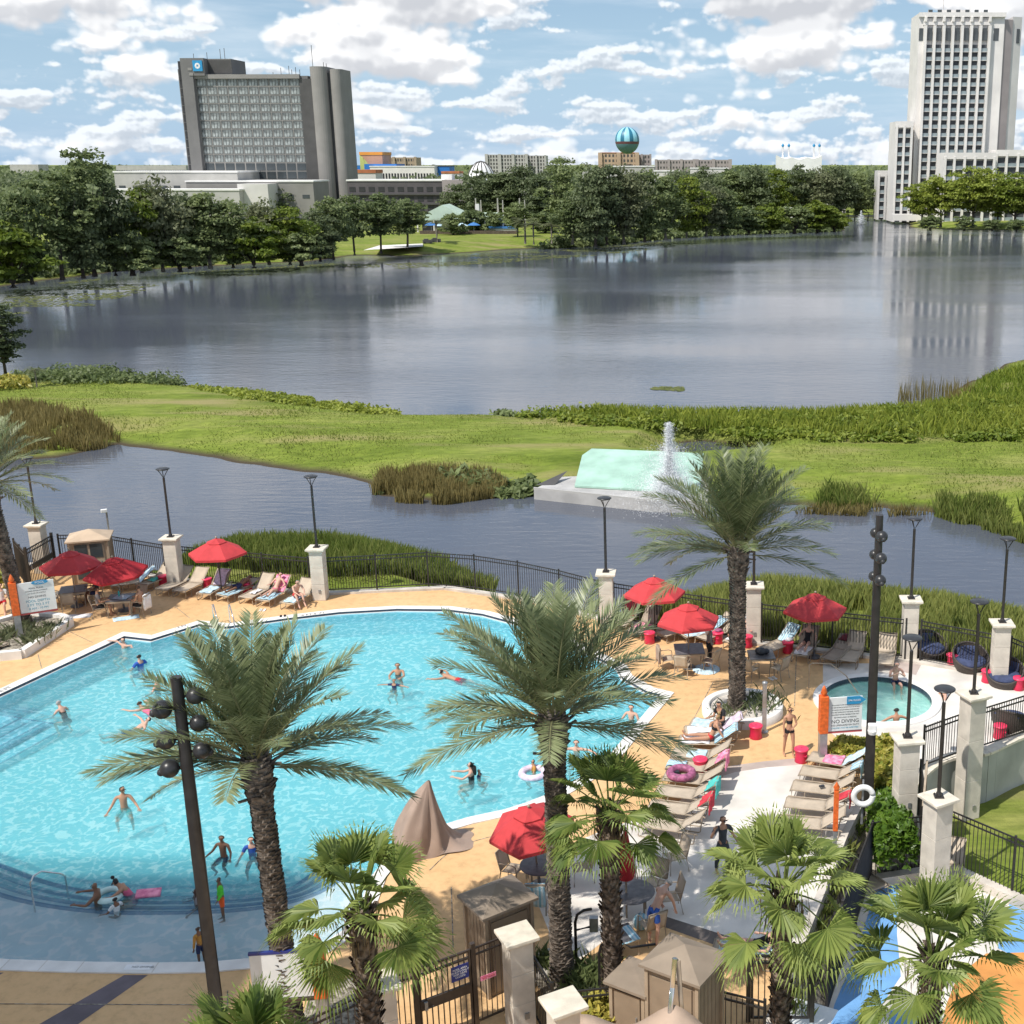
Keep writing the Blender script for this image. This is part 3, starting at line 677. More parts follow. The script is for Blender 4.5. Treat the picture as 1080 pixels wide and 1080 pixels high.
lowpave('splash_blue_band', [(924, 936), (948, 930), (946, 985), (950, 1030), (930, 1060), (905, 1095), (872, 1095), (880, 1060), (905, 1000)], 0.009, 'splash_blue')
lowpave('splash_blue_band', [(940, 1066), (980, 1066), (985, 1110), (930, 1110)], 0.010, 'splash_blue')
lowpave('splash_blue_band', [(1065, 952), (1110, 960), (1110, 1008), (1062, 1005), (1052, 1000)], 0.009, 'splash_blue')
lowpave('splash_orange_field', [(1040, 1006), (1110, 1004), (1180, 1120), (985, 1120), (998, 1060), (1010, 1030)], 0.013, 'splash_orange')
bank_t = [at(962, 852), at(907, 850), at(892, 880), at(863, 952), at(834, 1024), at(806, 1095)]
bank_b = [at(985, 915, ZL), at(920, 926, ZL), at(905, 965, ZL), at(884, 1025, ZL), at(869, 1072, ZL), at(858, 1110, ZL)]
bk = MB()
for i in range(5):
 bk.add([bank_t[i] - Vector((0, 0, 0.08)), bank_t[i + 1] - Vector((0, 0, 0.08)), bank_b[i + 1] + Vector((0, 0, 0.25)), bank_b[i] + Vector((0, 0, 0.25))], [(0, 1, 2, 3)])
 bk.add([bank_b[i] + Vector((0, 0, 0.25)), bank_b[i + 1] + Vector((0, 0, 0.25)), bank_b[i + 1] - Vector((0, 0, 0.1)), bank_b[i] - Vector((0, 0, 0.1))], [(0, 1, 2, 3)])
 bk.add([bank_t[i] - Vector((0, 0, 0.08)), bank_t[i + 1] - Vector((0, 0, 0.08)), bank_t[i + 1] - Vector((0, 0, 2)), bank_t[i] - Vector((0, 0, 2))], [(3, 2, 1, 0)])
tag(bk.build('planted_bank', M['mulch']), kind='structure')
ke = MB(); wallstrip(ke, bank_t[1:], -0.5, 0.12, 0.2); tag(ke.build('kerb', M['kerb']), kind='structure')
kf = MB(); wallstrip(kf, FLW, -1.5, 0.10, 0.35); tag(kf.build('kerb', M['kerb']), kind='structure')
# ================================================================== VEGETATION
M['leaf_dark'] = leafmat('leaf_dark', (0.080, 0.108, 0.048), (0.185, 0.225, 0.105), 0.42, 0.55, 0.25)
M['leaf_mid'] = leafmat('leaf_mid', (0.105, 0.145, 0.052), (0.25, 0.30, 0.12), 0.42, 0.55, 0.25)
M['leaf_bright'] = leafmat('leaf_bright', (0.1013, 0.1553, 0.0162), (0.2228, 0.2700, 0.0378), 0.42, 0.55, 0.3)
M['leaf_yellow'] = leafmat('leaf_yellow', (0.1320, 0.1860, 0.0192), (0.3240, 0.3720, 0.0600), 0.42, 0.55, 0.5)
M['leaf_olive'] = leafmat('leaf_olive', (0.12, 0.14, 0.07), (0.26, 0.28, 0.145), 0.42, 0.6, 0.3)
M['hedge'] = leafmat('hedge', (0.055, 0.12, 0.012), (0.15, 0.25, 0.03), 0.3, 0.4, 3)
M['croton'] = leafmat('croton', (0.16, 0.20, 0.02), (0.52, 0.44, 0.10), 0.25, 0.4, 5)
M['date_leaf'] = leafmat('date_leaf', (0.105, 0.140, 0.055), (0.29, 0.325, 0.17), 0.22, 0.42, 1.2, 0.5)
M['date_rachis'] = pm('date_rachis', (0.20, 0.20, 0.10), 0.5, 0.2, 6)
M['fan_leaf'] = leafmat('fan_leaf', (0.10, 0.16, 0.030), (0.34, 0.40, 0.11), 0.35, 0.5, 1.5, 0.4)
M['dead_frond'] = leafmat('dead_frond', (0.16, 0.12, 0.06), (0.30, 0.22, 0.12), 0.2, 0.7, 3)
M['trunk_date'] = pm('trunk_date', (0.085, 0.068, 0.055), 0.9, 0.45, 6, 0.5, 30, c2=(0.17, 0.14, 0.115))
M['trunk_fan'] = pm('trunk_fan', (0.075, 0.052, 0.04), 0.9, 0.45, 6, 0.5, 30, c2=(0.20, 0.155, 0.12))
M['bark'] = pm('bark', (0.075, 0.062, 0.05), 0.95, 0.3, 2, 0.5, 10)
M['bark_pale'] = pm('bark_pale', (0.20, 0.18, 0.155), 0.95, 0.3, 2, 0.5, 10)
M['reed'] = leafmat('reed', (0.13, 0.185, 0.032), (0.38, 0.40, 0.12), 0.50, 0.6, 0.35)
M['reed_brown'] = leafmat('reed_brown', (0.16, 0.13, 0.04), (0.34, 0.28, 0.11), 0.45, 0.7, 0.35)
M['marsh'] = leafmat('marsh', (0.13, 0.19, 0.018), (0.34, 0.38, 0.06), 0.4, 0.55, 0.35)
M['lily'] = leafmat('lily', (0.09, 0.11, 0.035), (0.19, 0.20, 0.09), 0.0, 0.9, 1, 0.03)
def rand_unit(n, rs):
 v = rs.normal(size=(n, 3)); return v / np.linalg.norm(v, axis=1, keepdims=True)
def leaf_quads(C, Nrm, size, rs, asp=1.6, jit=0.8):
 """leaf faces at C facing about Nrm"""
 n = len(C); nr = Nrm + rs.normal(size=(n, 3)) * jit; nr /= np.linalg.norm(nr, axis=1, keepdims=True) + 1e-9
 a = rand_unit(n, rs); u = np.cross(nr, a); u /= np.linalg.norm(u, axis=1, keepdims=True) + 1e-9
 v = np.cross(nr, u); s = (np.asarray(size) * rs.uniform(0.6, 1.35, n))[:, None]
 u = u * s * 0.5; v = v * s * 0.5 * asp
 return np.stack([C - v, C + u * 0.9 - v * 0.1, C + v, C - u * 0.9 + v * 0.1], 1)
def crown_mesh(name, seed, w, h, nclump, per, leaf, shape='round', low=0.0, clump=0.26):
 """crown about the z axis from z=low to z=low+h, width w: irregular clumps of leaves with gaps between"""
 rs = np.random.RandomState(seed); Q = []; per = int(per * 1.15); leaf *= 0.80
 cz = low + h / 2
 k = 0; tries = 0
 while k < nclump and tries < 9000:
  tries += 1
  p = rs.uniform(-1, 1, 3); r = np.linalg.norm(p)
  if r > 1 or r < 0.25: continue
  if shape == 'tall':
   if math.hypot(p[0], p[1]) > 0.55 + 0.45 * (1 - (p[2] + 1) / 2): continue
  if shape == 'umbrella':
   if p[2] < -0.35 + 0.25 * r: continue
  if shape == 'open' and rs.rand() < 0.35 and r < 0.8: continue
  lob = 0.78 + 0.38 * math.sin(3 * math.atan2(p[1], p[0]) + seed) * math.cos(2.3 * p[2] + seed * 2)
  c = np.array([p[0] * w / 2 * lob, p[1] * w / 2 * lob, cz + p[2] * h / 2])
  cr = clump * min(w, h) * rs.uniform(0.45, 0.9) * 0.8
  n = int(per * rs.uniform(0.6, 1.3))
  d = rand_unit(n, rs); d[:, 2] = np.abs(d[:, 2]) * 0.9 + d[:, 2] * 0.35
  rad = cr * rs.uniform(0.5, 1.05, n)[:, None]
  C = c + d * rad * np.array([1.15, 1.15, 0.72])
  Q.append(leaf_quads(C, d + np.array([0, 0, 0.45]), leaf, rs)); k += 1
 return fast_quads(name, np.concatenate(Q))
def trunk_mb(seed, h, r, crown_low, spread, nb=6, lean=0.06):
 rs = random.Random(seed); mb = MB()
 top = Vector((rs.uniform(-lean, lean) * h, rs.uniform(-lean, lean) * h, h))
 mid = top * 0.5 + Vector((rs.uniform(-.03, .03) * h, 0, 0))
 mb.tube([Vector((0, 0, -0.3)), Vector((0, 0, 0.05 * h)), mid, top], [r * 1.5, r * 1.05, r * 0.75, r * 0.25], 8)
 for i in range(nb):
  a = 2 * math.pi * i / nb + rs.uniform(-.4, .4); t = rs.uniform(0.75, 1.0) * crown_low / h
  b0 = top * t; L_ = spread * rs.uniform(.5, .9)
  e = b0 + Vector((math.cos(a) * L_, math.sin(a) * L_, (h - b0.z) * rs.uniform(.3, .85)))
  mb.tube([b0, b0.lerp(e, .5) + Vector((0, 0, -0.05 * h)), e], [r * .5, r * .32, r * .1], 5)
 return mb
TREES = {}
def tree_proto(kind, leafm, w, h, low, nclump, per, leaf, shape, seed, barkm='bark', r=0.3):
 root = empty('tree', (0, 0, -500))
 link('crown', crown_mesh('crown', seed, w, h - low, nclump, per, leaf, shape, low), M[leafm], root)
 trunk_mb(seed, h * 0.86, r, low * 1.05 + 0.5, w * 0.38).build('trunk', M[barkm], root)
 root['category'] = 'tree'; TREES.setdefault(kind, []).append((root, w, h))
tree_proto('broad_dark', 'leaf_dark', 13, 14, 0.6, 95, 62, 0.62, 'round', 21)
tree_proto('broad_mid', 'leaf_mid', 13, 13, 0.4, 95, 62, 0.62, 'round', 22)
tree_proto('broad_olive', 'leaf_olive', 12, 14, 0.8, 95, 62, 0.62, 'round', 23, 'bark_pale')
tree_proto('tall_open', 'leaf_mid', 12, 20, 6.0, 70, 60, 0.62, 'open', 24, 'bark', 0.34)
tree_proto('tall_dark', 'leaf_dark', 10, 19, 3.0, 90, 62, 0.62, 'tall', 25)
tree_proto('bush_bright', 'leaf_bright', 10, 8, 0.2, 75, 66, 0.55, 'round', 26)
tree_proto('bush_mid', 'leaf_mid', 9, 6, 0.1, 70, 66, 0.5, 'round', 27)
tree_proto('shade_bright', 'leaf_yellow', 15, 15, 3.4, 120, 70, 0.60, 'round', 28, 'bark', 0.3)
tree_proto('lawn_tree', 'leaf_mid', 10, 13, 3.5, 70, 60, 0.55, 'open', 29, 'bark', 0.22)
tree_proto('broad_dark', 'leaf_dark', 12, 14, 1.2, 80, 58, 0.55, 'open', 41)
tree_proto('broad_mid', 'leaf_bright', 13, 12, 0.6, 85, 60, 0.58, 'open', 42, 'bark_pale')
tree_proto('broad_olive', 'leaf_mid', 11, 15, 1.6, 80, 58, 0.55, 'tall', 43, 'bark_pale')
tree_proto('shade_bright', 'leaf_yellow', 14, 14, 3.0, 105, 66, 0.58, 'open', 44)
def far_palm_crown(seed, n=26, L_=2.6, lf=0.55):
 rs = np.random.RandomState(seed); Q = []
 for i in range(n):
  a = rs.uniform(0, 6.283); el0 = rs.uniform(-0.3, 1.3)
  for j in range(9):
   t = (j + 1) / 9; e = el0 - 1.5 * t * t
   rr = L_ * t * math.cos(el0 - 0.7 * t); zz = L_ * t * math.sin(el0 - 0.75 * t)
   c = np.array([math.cos(a) * rr, math.sin(a) * rr, zz])
   for sgn in (-1, 1):
    d = np.array([-math.sin(a), math.cos(a), -0.35]) * sgn if sgn > 0 else np.array([math.sin(a), -math.cos(a), -0.35])
    d = d + 0.5 * np.array([math.cos(a), math.sin(a), 0]); e2 = c + d * lf
    w_ = np.array([math.cos(a), math.sin(a), 0.1]) * 0.09
    Q.append([c - w_, c + w_, e2 + w_ * 0.3, e2 - w_ * 0.3])
 return fast_quads('crown', np.array(Q))
pr = empty('palm_tree', (0, 0, -500)); cr_ = link('crown', far_palm_crown(3), M['leaf_olive'], pr); cr_.location.z = 6.5
MB().tube([(0, 0, -.3), (0.05, 0, 3), (0, 0, 6.6)], [.24, .19, .17], 8).build('trunk', M['bark_pale'], pr); pr['category'] = 'palm tree'
TREES['far_palm'] = [(pr, 5.2, 8.6)]
for r0, _, _ in [q for v_ in TREES.values() for q in v_]: KIDS[r0.name] = [(c, []) for c in kids(r0)]
ORD = ['first', 'second', 'third', 'fourth', 'fifth', 'sixth', 'seventh', 'eighth', 'ninth', 'tenth', 'eleventh', 'twelfth', 'thirteenth', 'fourteenth', 'fifteenth', 'sixteenth', 'seventeenth', 'eighteenth', 'nineteenth', 'twentieth', 'twenty-first', 'twenty-second', 'twenty-third', 'twenty-fourth', 'twenty-fifth', 'twenty-sixth', 'twenty-seventh', 'twenty-eighth']
LOOK = {'broad_dark': 'dense dark green broad tree', 'broad_mid': 'rounded mid green tree', 'broad_olive': 'olive green leafy tree', 'tall_open': 'tall tree with an open ragged crown', 'tall_dark': 'tall narrow dark green tree',
  'bush_bright': 'low bright green bushy tree', 'bush_mid': 'low rounded green bush', 'shade_bright': 'yellow-green spreading shade tree', 'lawn_tree': 'slender lawn tree with bare trunk', 'far_palm': 'small feathery palm'}
PROTO_USED = {}; VARN = {}
def far_tree(kind, x, yb, yt, wpx, label, group, z=-0.6):
 vr = TREES[kind]; VARN[kind] = VARN.get(kind, -1) + 1; root, w0, h0 = vr[VARN[kind] % len(vr)]
 p = at(x, yb, z); Y = p.y
 top = atY(x, yt, Y); h = max(2.0, top.z - z); wd = wpx * Y / FPX
 sc = (wd / w0 * 1.12, wd / w0 * 1.12, h / h0)
 rz = rnd.uniform(0, 6.28)
 if root.name in PROTO_USED:
  o = dup(root, (p.x, p.y, z), rz, label, group, sc)
 else:
  o = root; o.location = (p.x, p.y, z); o.rotation_euler = (0, 0, rz); o.scale = sc; o['label'] = label; o['group'] = group; PROTO_USED[root.name] = 1
 return o
rows = [
 ('trees along the left shore of the lake', '', 'along the left lake shore from the left', [
  ('bush_bright', 14, 301, 236, 84), ('broad_mid', 34, 298, 205, 60), ('tall_open', 66, 294, 184, 66), ('broad_dark', 88, 292, 205, 60), ('tall_open', 100, 290, 160, 62), ('broad_dark', 122, 289, 196, 58),
  ('bush_mid', 140, 289, 250, 60), ('broad_mid', 150, 286, 204, 60), ('broad_olive', 172, 285, 192, 56), ('bush_mid', 190, 285, 248, 60), ('broad_dark', 200, 282, 208, 56), ('broad_olive', 222, 282, 206, 60),
  ('broad_mid', 246, 281, 216, 60), ('bush_bright', 268, 281, 232, 60), ('broad_olive', 284, 278, 214, 52), ('broad_mid', 306, 278, 222, 56), ('bush_mid', 318, 279, 246, 52), ('broad_dark', 338, 275, 224, 50)]),
 ('trees on the lawn before the restaurant', '', 'from the left on the restaurant lawn', [
  ('lawn_tree', 352, 273, 208, 42), ('lawn_tree', 374, 268, 206, 44), ('lawn_tree', 402, 266, 204, 46), ('lawn_tree', 430, 262, 210, 46)]),
 ('trees right of the restaurant', '', 'from the left on the wooded lake point', [
  ('far_palm', 461, 257, 228, 26), ('bush_mid', 478, 249, 226, 30), ('far_palm', 554, 256, 226, 24), ('far_palm', 563, 257, 230, 22), ('far_palm', 582, 256, 232, 22), ('lawn_tree', 546, 251, 214, 30), ('broad_olive', 604, 257, 205, 44), ('tall_open', 598, 254, 168, 48), ('broad_dark', 628, 258, 182, 52),
  ('tall_dark', 640, 257, 172, 44), ('broad_olive', 658, 256, 180, 52), ('broad_mid', 680, 254, 184, 50), ('broad_olive', 702, 252, 188, 48), ('broad_mid', 724, 250, 190, 48), ('broad_olive', 745, 249, 196, 44),
  ('broad_mid', 762, 248, 202, 40), ('bush_mid', 790, 246.5, 222, 46), ('bush_bright', 812, 246, 216, 40), ('bush_mid', 838, 245.5, 218, 44), ('bush_bright', 862, 245, 213, 50), ('bush_bright', 880, 244, 222, 30)]),
 ('dark trees behind the restaurant', '', 'from the left in the restaurant grove', [
  ('broad_dark', 300, 232, 200, 34), ('broad_dark', 484, 236, 196, 40), ('broad_dark', 508, 238, 182, 44), ('tall_dark', 530, 238, 180, 40), ('broad_dark', 550, 238, 178, 44), ('tall_dark', 572, 240, 184, 36), ('broad_dark', 585, 236, 176, 40), ('bush_mid', 498, 246, 222, 32), ('bush_mid', 520, 246, 224, 32), ('bush_mid', 575, 247, 224, 36)]),
 ('trees behind the wooded point', '', 'from the left behind the lake point', [
  ('broad_dark', 715, 232, 183, 40), ('broad_dark', 742, 232, 178, 44), ('broad_olive', 770, 231, 182, 44), ('broad_dark', 795, 231, 178, 44), ('broad_mid', 820, 230, 182, 44), ('broad_dark', 842, 230, 176, 40), ('broad_olive', 862, 230, 180, 40), ('broad_dark', 884, 229, 178, 40), ('broad_mid', 904, 228, 184, 34), ('broad_dark', 925, 227, 182, 34)]),
 ('shade trees in front of the white tower', '', 'from the left before the white tower', [
  ('shade_bright', 972, 238, 194, 40), ('shade_bright', 992, 239, 186, 48), ('shade_bright', 1026, 239, 178, 58), ('shade_bright', 1070, 240, 184, 60), ('shade_bright', 1100, 241, 190, 50), ('shade_bright', 1052, 237, 200, 40), ('bush_mid', 981, 242.5, 228, 26), ('bush_mid', 1017, 243, 228, 24), ('bush_mid', 1046, 243, 232, 22), ('bush_mid', 1072, 244, 232, 22)]),
]
for grp, place, of, lst in rows:
 for i, (k_, x, yb, yt, wpx) in enumerate(sorted(lst, key=lambda q: q[1])):
  far_tree(k_, x, yb, yt, wpx, '%s, %s %s' % (LOOK[k_], ORD[i], of), grp)
for i, (x, yt) in enumerate([(312, 190), (320, 188), (328, 194), (340, 196)]):
 far_tree('far_palm', x, 226, yt, 15, 'feathery palm at the grey hotel, %s from the left' % ORD[i], 'palms by the grey hotel')
far_tree('tall_dark', 6, 395, 318, 46, 'dark green tree cut by the left edge on the near lake shore', 'lone shore tree', -1.2)
far_tree('far_palm', 39, 408, 385, 18, 'small dark cycad-like palm beside the yellow shrubs on the lawn', 'lone shore palm', -1.0)
rs = np.random.RandomState(5); Q = []
def wood(n, Y0, Y1, zt, leaf, u0=-0.8, u1=0.42):
 Y = rs.uniform(Y0, Y1, n); U = rs.uniform(u0, u1, n); X = U * Y
 hh = zt * (0.62 + 0.38 * vnoise(X, Y, 16, 31)) * np.power(rs.uniform(0, 1, n), 0.45)
 C = np.stack([X, Y, -0.5 + hh], 1)
 return leaf_quads(C, np.tile([0, -0.5, 0.8], (n, 1)), leaf, rs, 1.2, 0.7)
Q = [wood(24000, 470, 700, 10.5, 1.9), wood(16000, 700, 1300, 12, 3.0), wood(14000, 1300, 3200, 13, 5.5)]
fw = link('woodland', fast_quads('woodland', np.concatenate(Q)), M['leaf_dark'])
tag(fw, 'dark woodland covering the flat land out to the horizon', 'trees', None, 'stuff')
Q = [wood(2600, 470, 700, 17, 1.9, -0.02, 0.09), wood(2600, 460, 560, 15, 1.7, -0.24, -0.10), wood(5000, 560, 760, 14, 1.9, -0.62, -0.45)]
fw = link('woodland', fast_quads('woodland', np.concatenate(Q)), M['leaf_dark'])
tag(fw, 'taller dark belt of woodland behind the lake point', 'trees', None, 'stuff')
def blades(pts, h, w, lean, rs):
 """grass blades standing at pts (n,3)"""
 n = len(pts); a = rs.uniform(0, 6.283, n); hh = h * rs.uniform(0.55, 1.2, n); l = lean * rs.uniform(0.1, 1.0, n) * hh; b = rs.uniform(0, 6.283, n)
 t = np.stack([np.cos(a), np.sin(a), np.zeros(n)], 1) * (w / 2); ln = np.stack([np.cos(b) * l, np.sin(b) * l, hh], 1)
 md = np.stack([np.cos(b) * l * 0.35, np.sin(b) * l * 0.35, hh * 0.6], 1)
 return np.stack([pts - t, pts + t, pts + md + t * 0.8, pts + ln, ], 1)
def scatter_poly(poly, n, rs):
 P = np.array([(p[0], p[1]) for p in poly]); lo = P.min(0); hi = P.max(0); out = []
 tot = 0
 while tot < n:
  q = rs.uniform(lo, hi, (n * 2, 2)); q = q[sdist(q[:, 0], q[:, 1], poly) > 0]
  out.append(q); tot += len(q)
  if len(out) > 40: break
 return np.concatenate(out)[:n]
def hz(q):
 X = q[:, 0]; Y = q[:, 1]
 return np.maximum(np.maximum(shore(sdist(X, Y, near_land), 0.42, 1.88), shore(sdist(X, Y, berm), 0.2, 1.05)), shore(sdist(X, Y, far_land), 0.13, 1.7))
def reed_patch(px, n, h, w, lean, mat, label, z=ZW, extra=None):
 poly = extra or [(p.x, p.y) for p in path_px(px, z)]
 q = scatter_poly(poly, n, nrs)
 den = vnoise(q[:, 0], q[:, 1], 1.3, 17); q = q[den > 0.22]
 zz = np.maximum(hz(q), ZW - 0.1)
 V = blades(np.stack([q[:, 0], q[:, 1], zz], 1), h, w, lean, nrs)
 o = link('reeds', fast_quads('reeds', V), M[mat]); return tag(o, label, 'reeds', None, 'stuff')
def fence_band(x0, x1, gap, top):
 f = [(p.x, p.y + gap) for p in [at(x, np.interp(x, [q[0] for q in fence_px], [q[1] for q in fence_px])) for x in np.linspace(x0, x1, 14)]]
 return f + [(p.x, p.y) for p in path_px(top, ZW)]
reed_patch([], 26000, 0.95, 0.055, 0.4, 'reed', 'tall yellow-green reeds on the pond bank behind the left fence', ZW, fence_band(186, 512, 2.6, [(520, 630), (510, 624), (465, 599), (390, 584), (300, 585), (222, 591), (182, 604)]))
reed_patch([], 38000, 0.92, 0.055, 0.4, 'reed', 'tall yellow-green reeds on the pond bank behind the right fence', ZW, fence_band(655, 1056, 1.2, [(1250, 706), (1080, 663), (1010, 648), (960, 643), (880, 633), (800, 626), (742, 635), (690, 650)]) )
reed_patch([(392, 522), (402, 508), (470, 512), (520, 512), (536, 519), (520, 526), (470, 533), (420, 531)], 9000, 0.95, 0.06, 0.3, 'reed_brown', 'brownish reeds in the pond left of the grey barge')
reed_patch([(-60, 486), (-60, 446), (30, 444), (90, 453), (127, 467), (104, 475), (50, 480), (10, 486)], 9000, 1.0, 0.07, 0.35, 'reed_brown', 'brown reed bed at the left end of the pond')
reed_patch([(985, 545), (990, 535), (1030, 540), (1080, 548), (1200, 580), (1200, 610), (1090, 578), (1040, 560), (1005, 552)], 8000, 1.0, 0.06, 0.4, 'reed', 'green reeds at the right end of the pond')
reed_patch([(860, 536), (870, 526), (912, 527), (922, 536), (890, 540)], 700, 1.0, 0.07, 0.5, 'reed', 'small reed tuft on the far bank of the pond')
reed_patch([(1000, 446), (1020, 420), (1040, 400), (1090, 392), (1250, 380), (1250, 440), (1060, 446)], 7000, 0.8, 0.08, 0.6, 'marsh', 'tall green reeds on the lake bank at the right edge')
reed_patch([(945, 432), (950, 405), (1015, 412), (1030, 424), (990, 436)], 600, 1.3, 0.06, 0.15, 'reed_brown', 'sparse dead reed stems in the lake near the right bank')
reed_patch([(700, 545), (860, 538), (930, 538), (985, 543), (930, 546), (800, 541)], 900, 0.7, 0.06, 0.5, 'reed_brown', 'thin dry grass along the far pond edge')
def bank_plants(px, n, per, leaf, hgt, mat, label, spread=0.5):
 poly = [(p.x, p.y) for p in path_px(px, ZW + 0.4)]
 q = scatter_poly(poly, n, nrs); den = vnoise(q[:, 0], q[:, 1], 2.4, 23); q = q[den > 0.25]; Q = []
 zz = np.maximum(hz(q), ZW)
 for i in range(len(q)):
  k = int(per * nrs.uniform(0.5, 1.4)); d = rand_unit(k, nrs); d[:, 2] = np.abs(d[:, 2])
  s = nrs.uniform(0.5, 1.25) * (0.45 + 1.1 * vnoise(q[i:i + 1, 0], q[i:i + 1, 1], 3.1, 57)[0] ** 1.3)
  C = np.array([q[i, 0], q[i, 1], zz[i]]) + d * np.array([spread, spread, hgt]) * s * nrs.uniform(0.4, 1, k)[:, None]
  Q.append(leaf_quads(C, d + [0, 0, 0.4], leaf, nrs, 1.7))
 o = link('bank_plants', fast_quads('bank_plants', np.concatenate(Q)), M[mat]); return tag(o, label, 'plants', None, 'stuff')
bank_plants([(10, 406), (40, 390), (120, 388), (180, 400), (200, 408), (150, 412), (60, 412)], 420, 26, 0.22, 0.9, 'leaf_mid', 'low dark green plants along the near lake bank on the left', 0.9)
bank_plants([(200, 412), (240, 406), (330, 416), (415, 432), (420, 440), (330, 436), (260, 428)], 620, 26, 0.22, 0.55, 'marsh', 'bright yellow-green ground plants along the near lake bank', 0.9)
bank_plants([(545, 446), (600, 440), (650, 436), (720, 440), (850, 440), (1000, 436), (1080, 440), (1200, 440), (1200, 470), (1000, 474), (850, 474), (790, 470), (700, 462), (620, 456)], 3000, 24, 0.22, 0.75, 'marsh', 'yellow-green marsh plants on the lake bank right of the fountain', 0.9)
bank_plants([(395, 515), (410, 506), (560, 508), (570, 515), (540, 520), (470, 514)], 300, 16, 0.42, 0.8, 'leaf_mid', 'broad-leaved water plants on the pond bank left of the barge', 0.5)
bank_plants([(520, 436), (545, 434), (548, 440), (530, 444)], 24, 26, 0.25, 0.9, 'leaf_mid', 'small dark green clump of plants on the lake edge', 0.8)
bank_plants([(-40, 302), (0, 298), (60, 290), (120, 284), (180, 280), (250, 276), (345, 271), (345, 262), (250, 266), (120, 272), (-40, 286)], 1500, 40, 0.75, 2.6, 'leaf_mid', 'dense undergrowth between the trees on the left lake shore', 2.4)
bank_plants([(570, 261), (640, 257.5), (700, 250.5), (760, 247), (885, 242.6), (885, 240), (760, 243.5), (700, 246), (640, 252), (600, 256)], 1100, 36, 0.85, 2.8, 'leaf_mid', 'dense undergrowth along the wooded lake point', 2.6)
reed_patch([(560, 447), (640, 440), (850, 442), (1000, 437), (1200, 440), (1200, 472), (1000, 476), (850, 476), (700, 464), (620, 456)], 12000, 0.95, 0.07, 0.6, 'marsh', 'loose bright grass among the marsh plants on the lake bank')
M['lawn_blade'] = leafmat('lawn_blade', (0.14, 0.195, 0.026), (0.33, 0.36, 0.09), 0.4, 0.7, 0.12)
def turf(poly, n, h, label):
 q = scatter_poly(poly, n, nrs); zz = hz(q); k = zz > ZW + 0.12; q = q[k]; zz = zz[k]
 hv = h * (0.35 + 1.1 * vnoise(q[:, 0], q[:, 1], 2.3, 61) * vnoise(q[:, 0], q[:, 1] * 2.0, 7.0, 62) * 2)
 o = link('grass', fast_quads('grass', blades(np.stack([q[:, 0], q[:, 1], zz - 0.03], 1), hv, 0.075, 0.9, nrs)), M['lawn_blade']); tag(o, label, 'grass', None, 'stuff')
turf([(p.x, p.y) for p in berm], 120000, 0.13, 'short rough grass of the strip between lake and pond')
turf([(p.x, p.y + .3) for p in FLW] + [(p.x, p.y) for p in path_px([(1056, 690), (800, 655), (640, 650), (500, 605), (300, 604), (190, 604)], 0)], 16000, 0.12, 'short grass behind the pool fence')
def pads(px, n, r, label, clumpy=True):
 poly = [(p.x, p.y) for p in path_px(px, ZW)]; q = scatter_poly(poly, n, nrs)
 if clumpy: q = q[vnoise(q[:, 0] * 0.35, q[:, 1], 5, 41) > 0.55]
 V = []
 for x, y in q:
  a = nrs.uniform(0, 6.28); s = r * nrs.uniform(0.5, 1.3)
  V.append([(x + s * math.cos(a + k * 1.5708), y + s * math.sin(a + k * 1.5708), ZW + 0.02 + nrs.uniform(0, 0.015)) for k in range(4)])
 o = link('lily_pads', fast_quads('lily_pads', np.array(V)), M['lily']); tag(o, label, 'lily pads', None, 'stuff')
pads([(0, 318), (20, 303), (120, 292), (200, 287), (330, 279), (400, 274), (400, 282), (300, 288), (180, 298), (80, 330), (10, 335)], 5200, 0.32, 'lily pads floating along the left lake shore')
pads([(400, 276), (480, 270), (560, 266), (640, 260), (720, 253), (740, 256), (650, 268), (520, 278), (420, 284)], 4200, 0.35, 'lily pads floating before the restaurant lawn')
pads([(686, 411), (690, 408), (722, 408), (720, 413)], 160, 0.22, 'small raft of floating plants in the open lake', False)
pads([(945, 438), (950, 425), (1030, 415), (1040, 430), (1000, 440)], 900, 0.18, 'floating weed beside the dead reeds at the right bank', True)
def leafy(name, label, cat, poly_pts, zfun, h, n, leaf, mat, group=None, dome=0.3):
 """a shrub filling a ground outline: leaves over its whole body, denser at the skin"""
 cx_ = sum(p[0] for p in poly_pts) / len(poly_pts); cy_ = sum(p[1] for p in poly_pts) / len(poly_pts)
 q = scatter_poly(poly_pts, n, nrs); d = sdist(q[:, 0], q[:, 1], poly_pts); dm = max(d.max(), 0.1)
 hh = h * (1 - dome * (1 - np.clip(d / dm, 0, 1)) ** 2) * (0.82 + 0.3 * vnoise(q[:, 0], q[:, 1], 0.5, 9))
 t = np.power(nrs.uniform(0, 1, len(q)), 0.35)
 zb = np.array([zfun(x, y) for x, y in q]); C = np.stack([q[:, 0] - cx_, q[:, 1] - cy_, zb + hh * t], 1)
 o = link(name, fast_quads(name, leaf_quads(C, np.tile([0, -0.3, 0.8], (len(C), 1)), leaf, nrs, 1.7, 0.9)), M[mat])
 o.location = (cx_, cy_, 0); return tag(o, label, cat, group)
def blob(cx_, cy_, rx, ry, n=14): return [(cx_ + rx * math.cos(2 * math.pi * i / n), cy_ + ry * math.sin(2 * math.pi * i / n)) for i in range(n)]
c0 = at(896, 812); 
leafy('croton_bush', 'yellow croton bushes under the no-diving sign by the whirlpool', 'shrub', [(p.x, p.y) for p in path_px([(870, 805), (884, 789), (912, 789), (912, 805), (890, 806)])], lambda x, y: 0, 0.55, 1300, 0.15, 'croton', 'yellow croton shrubs')
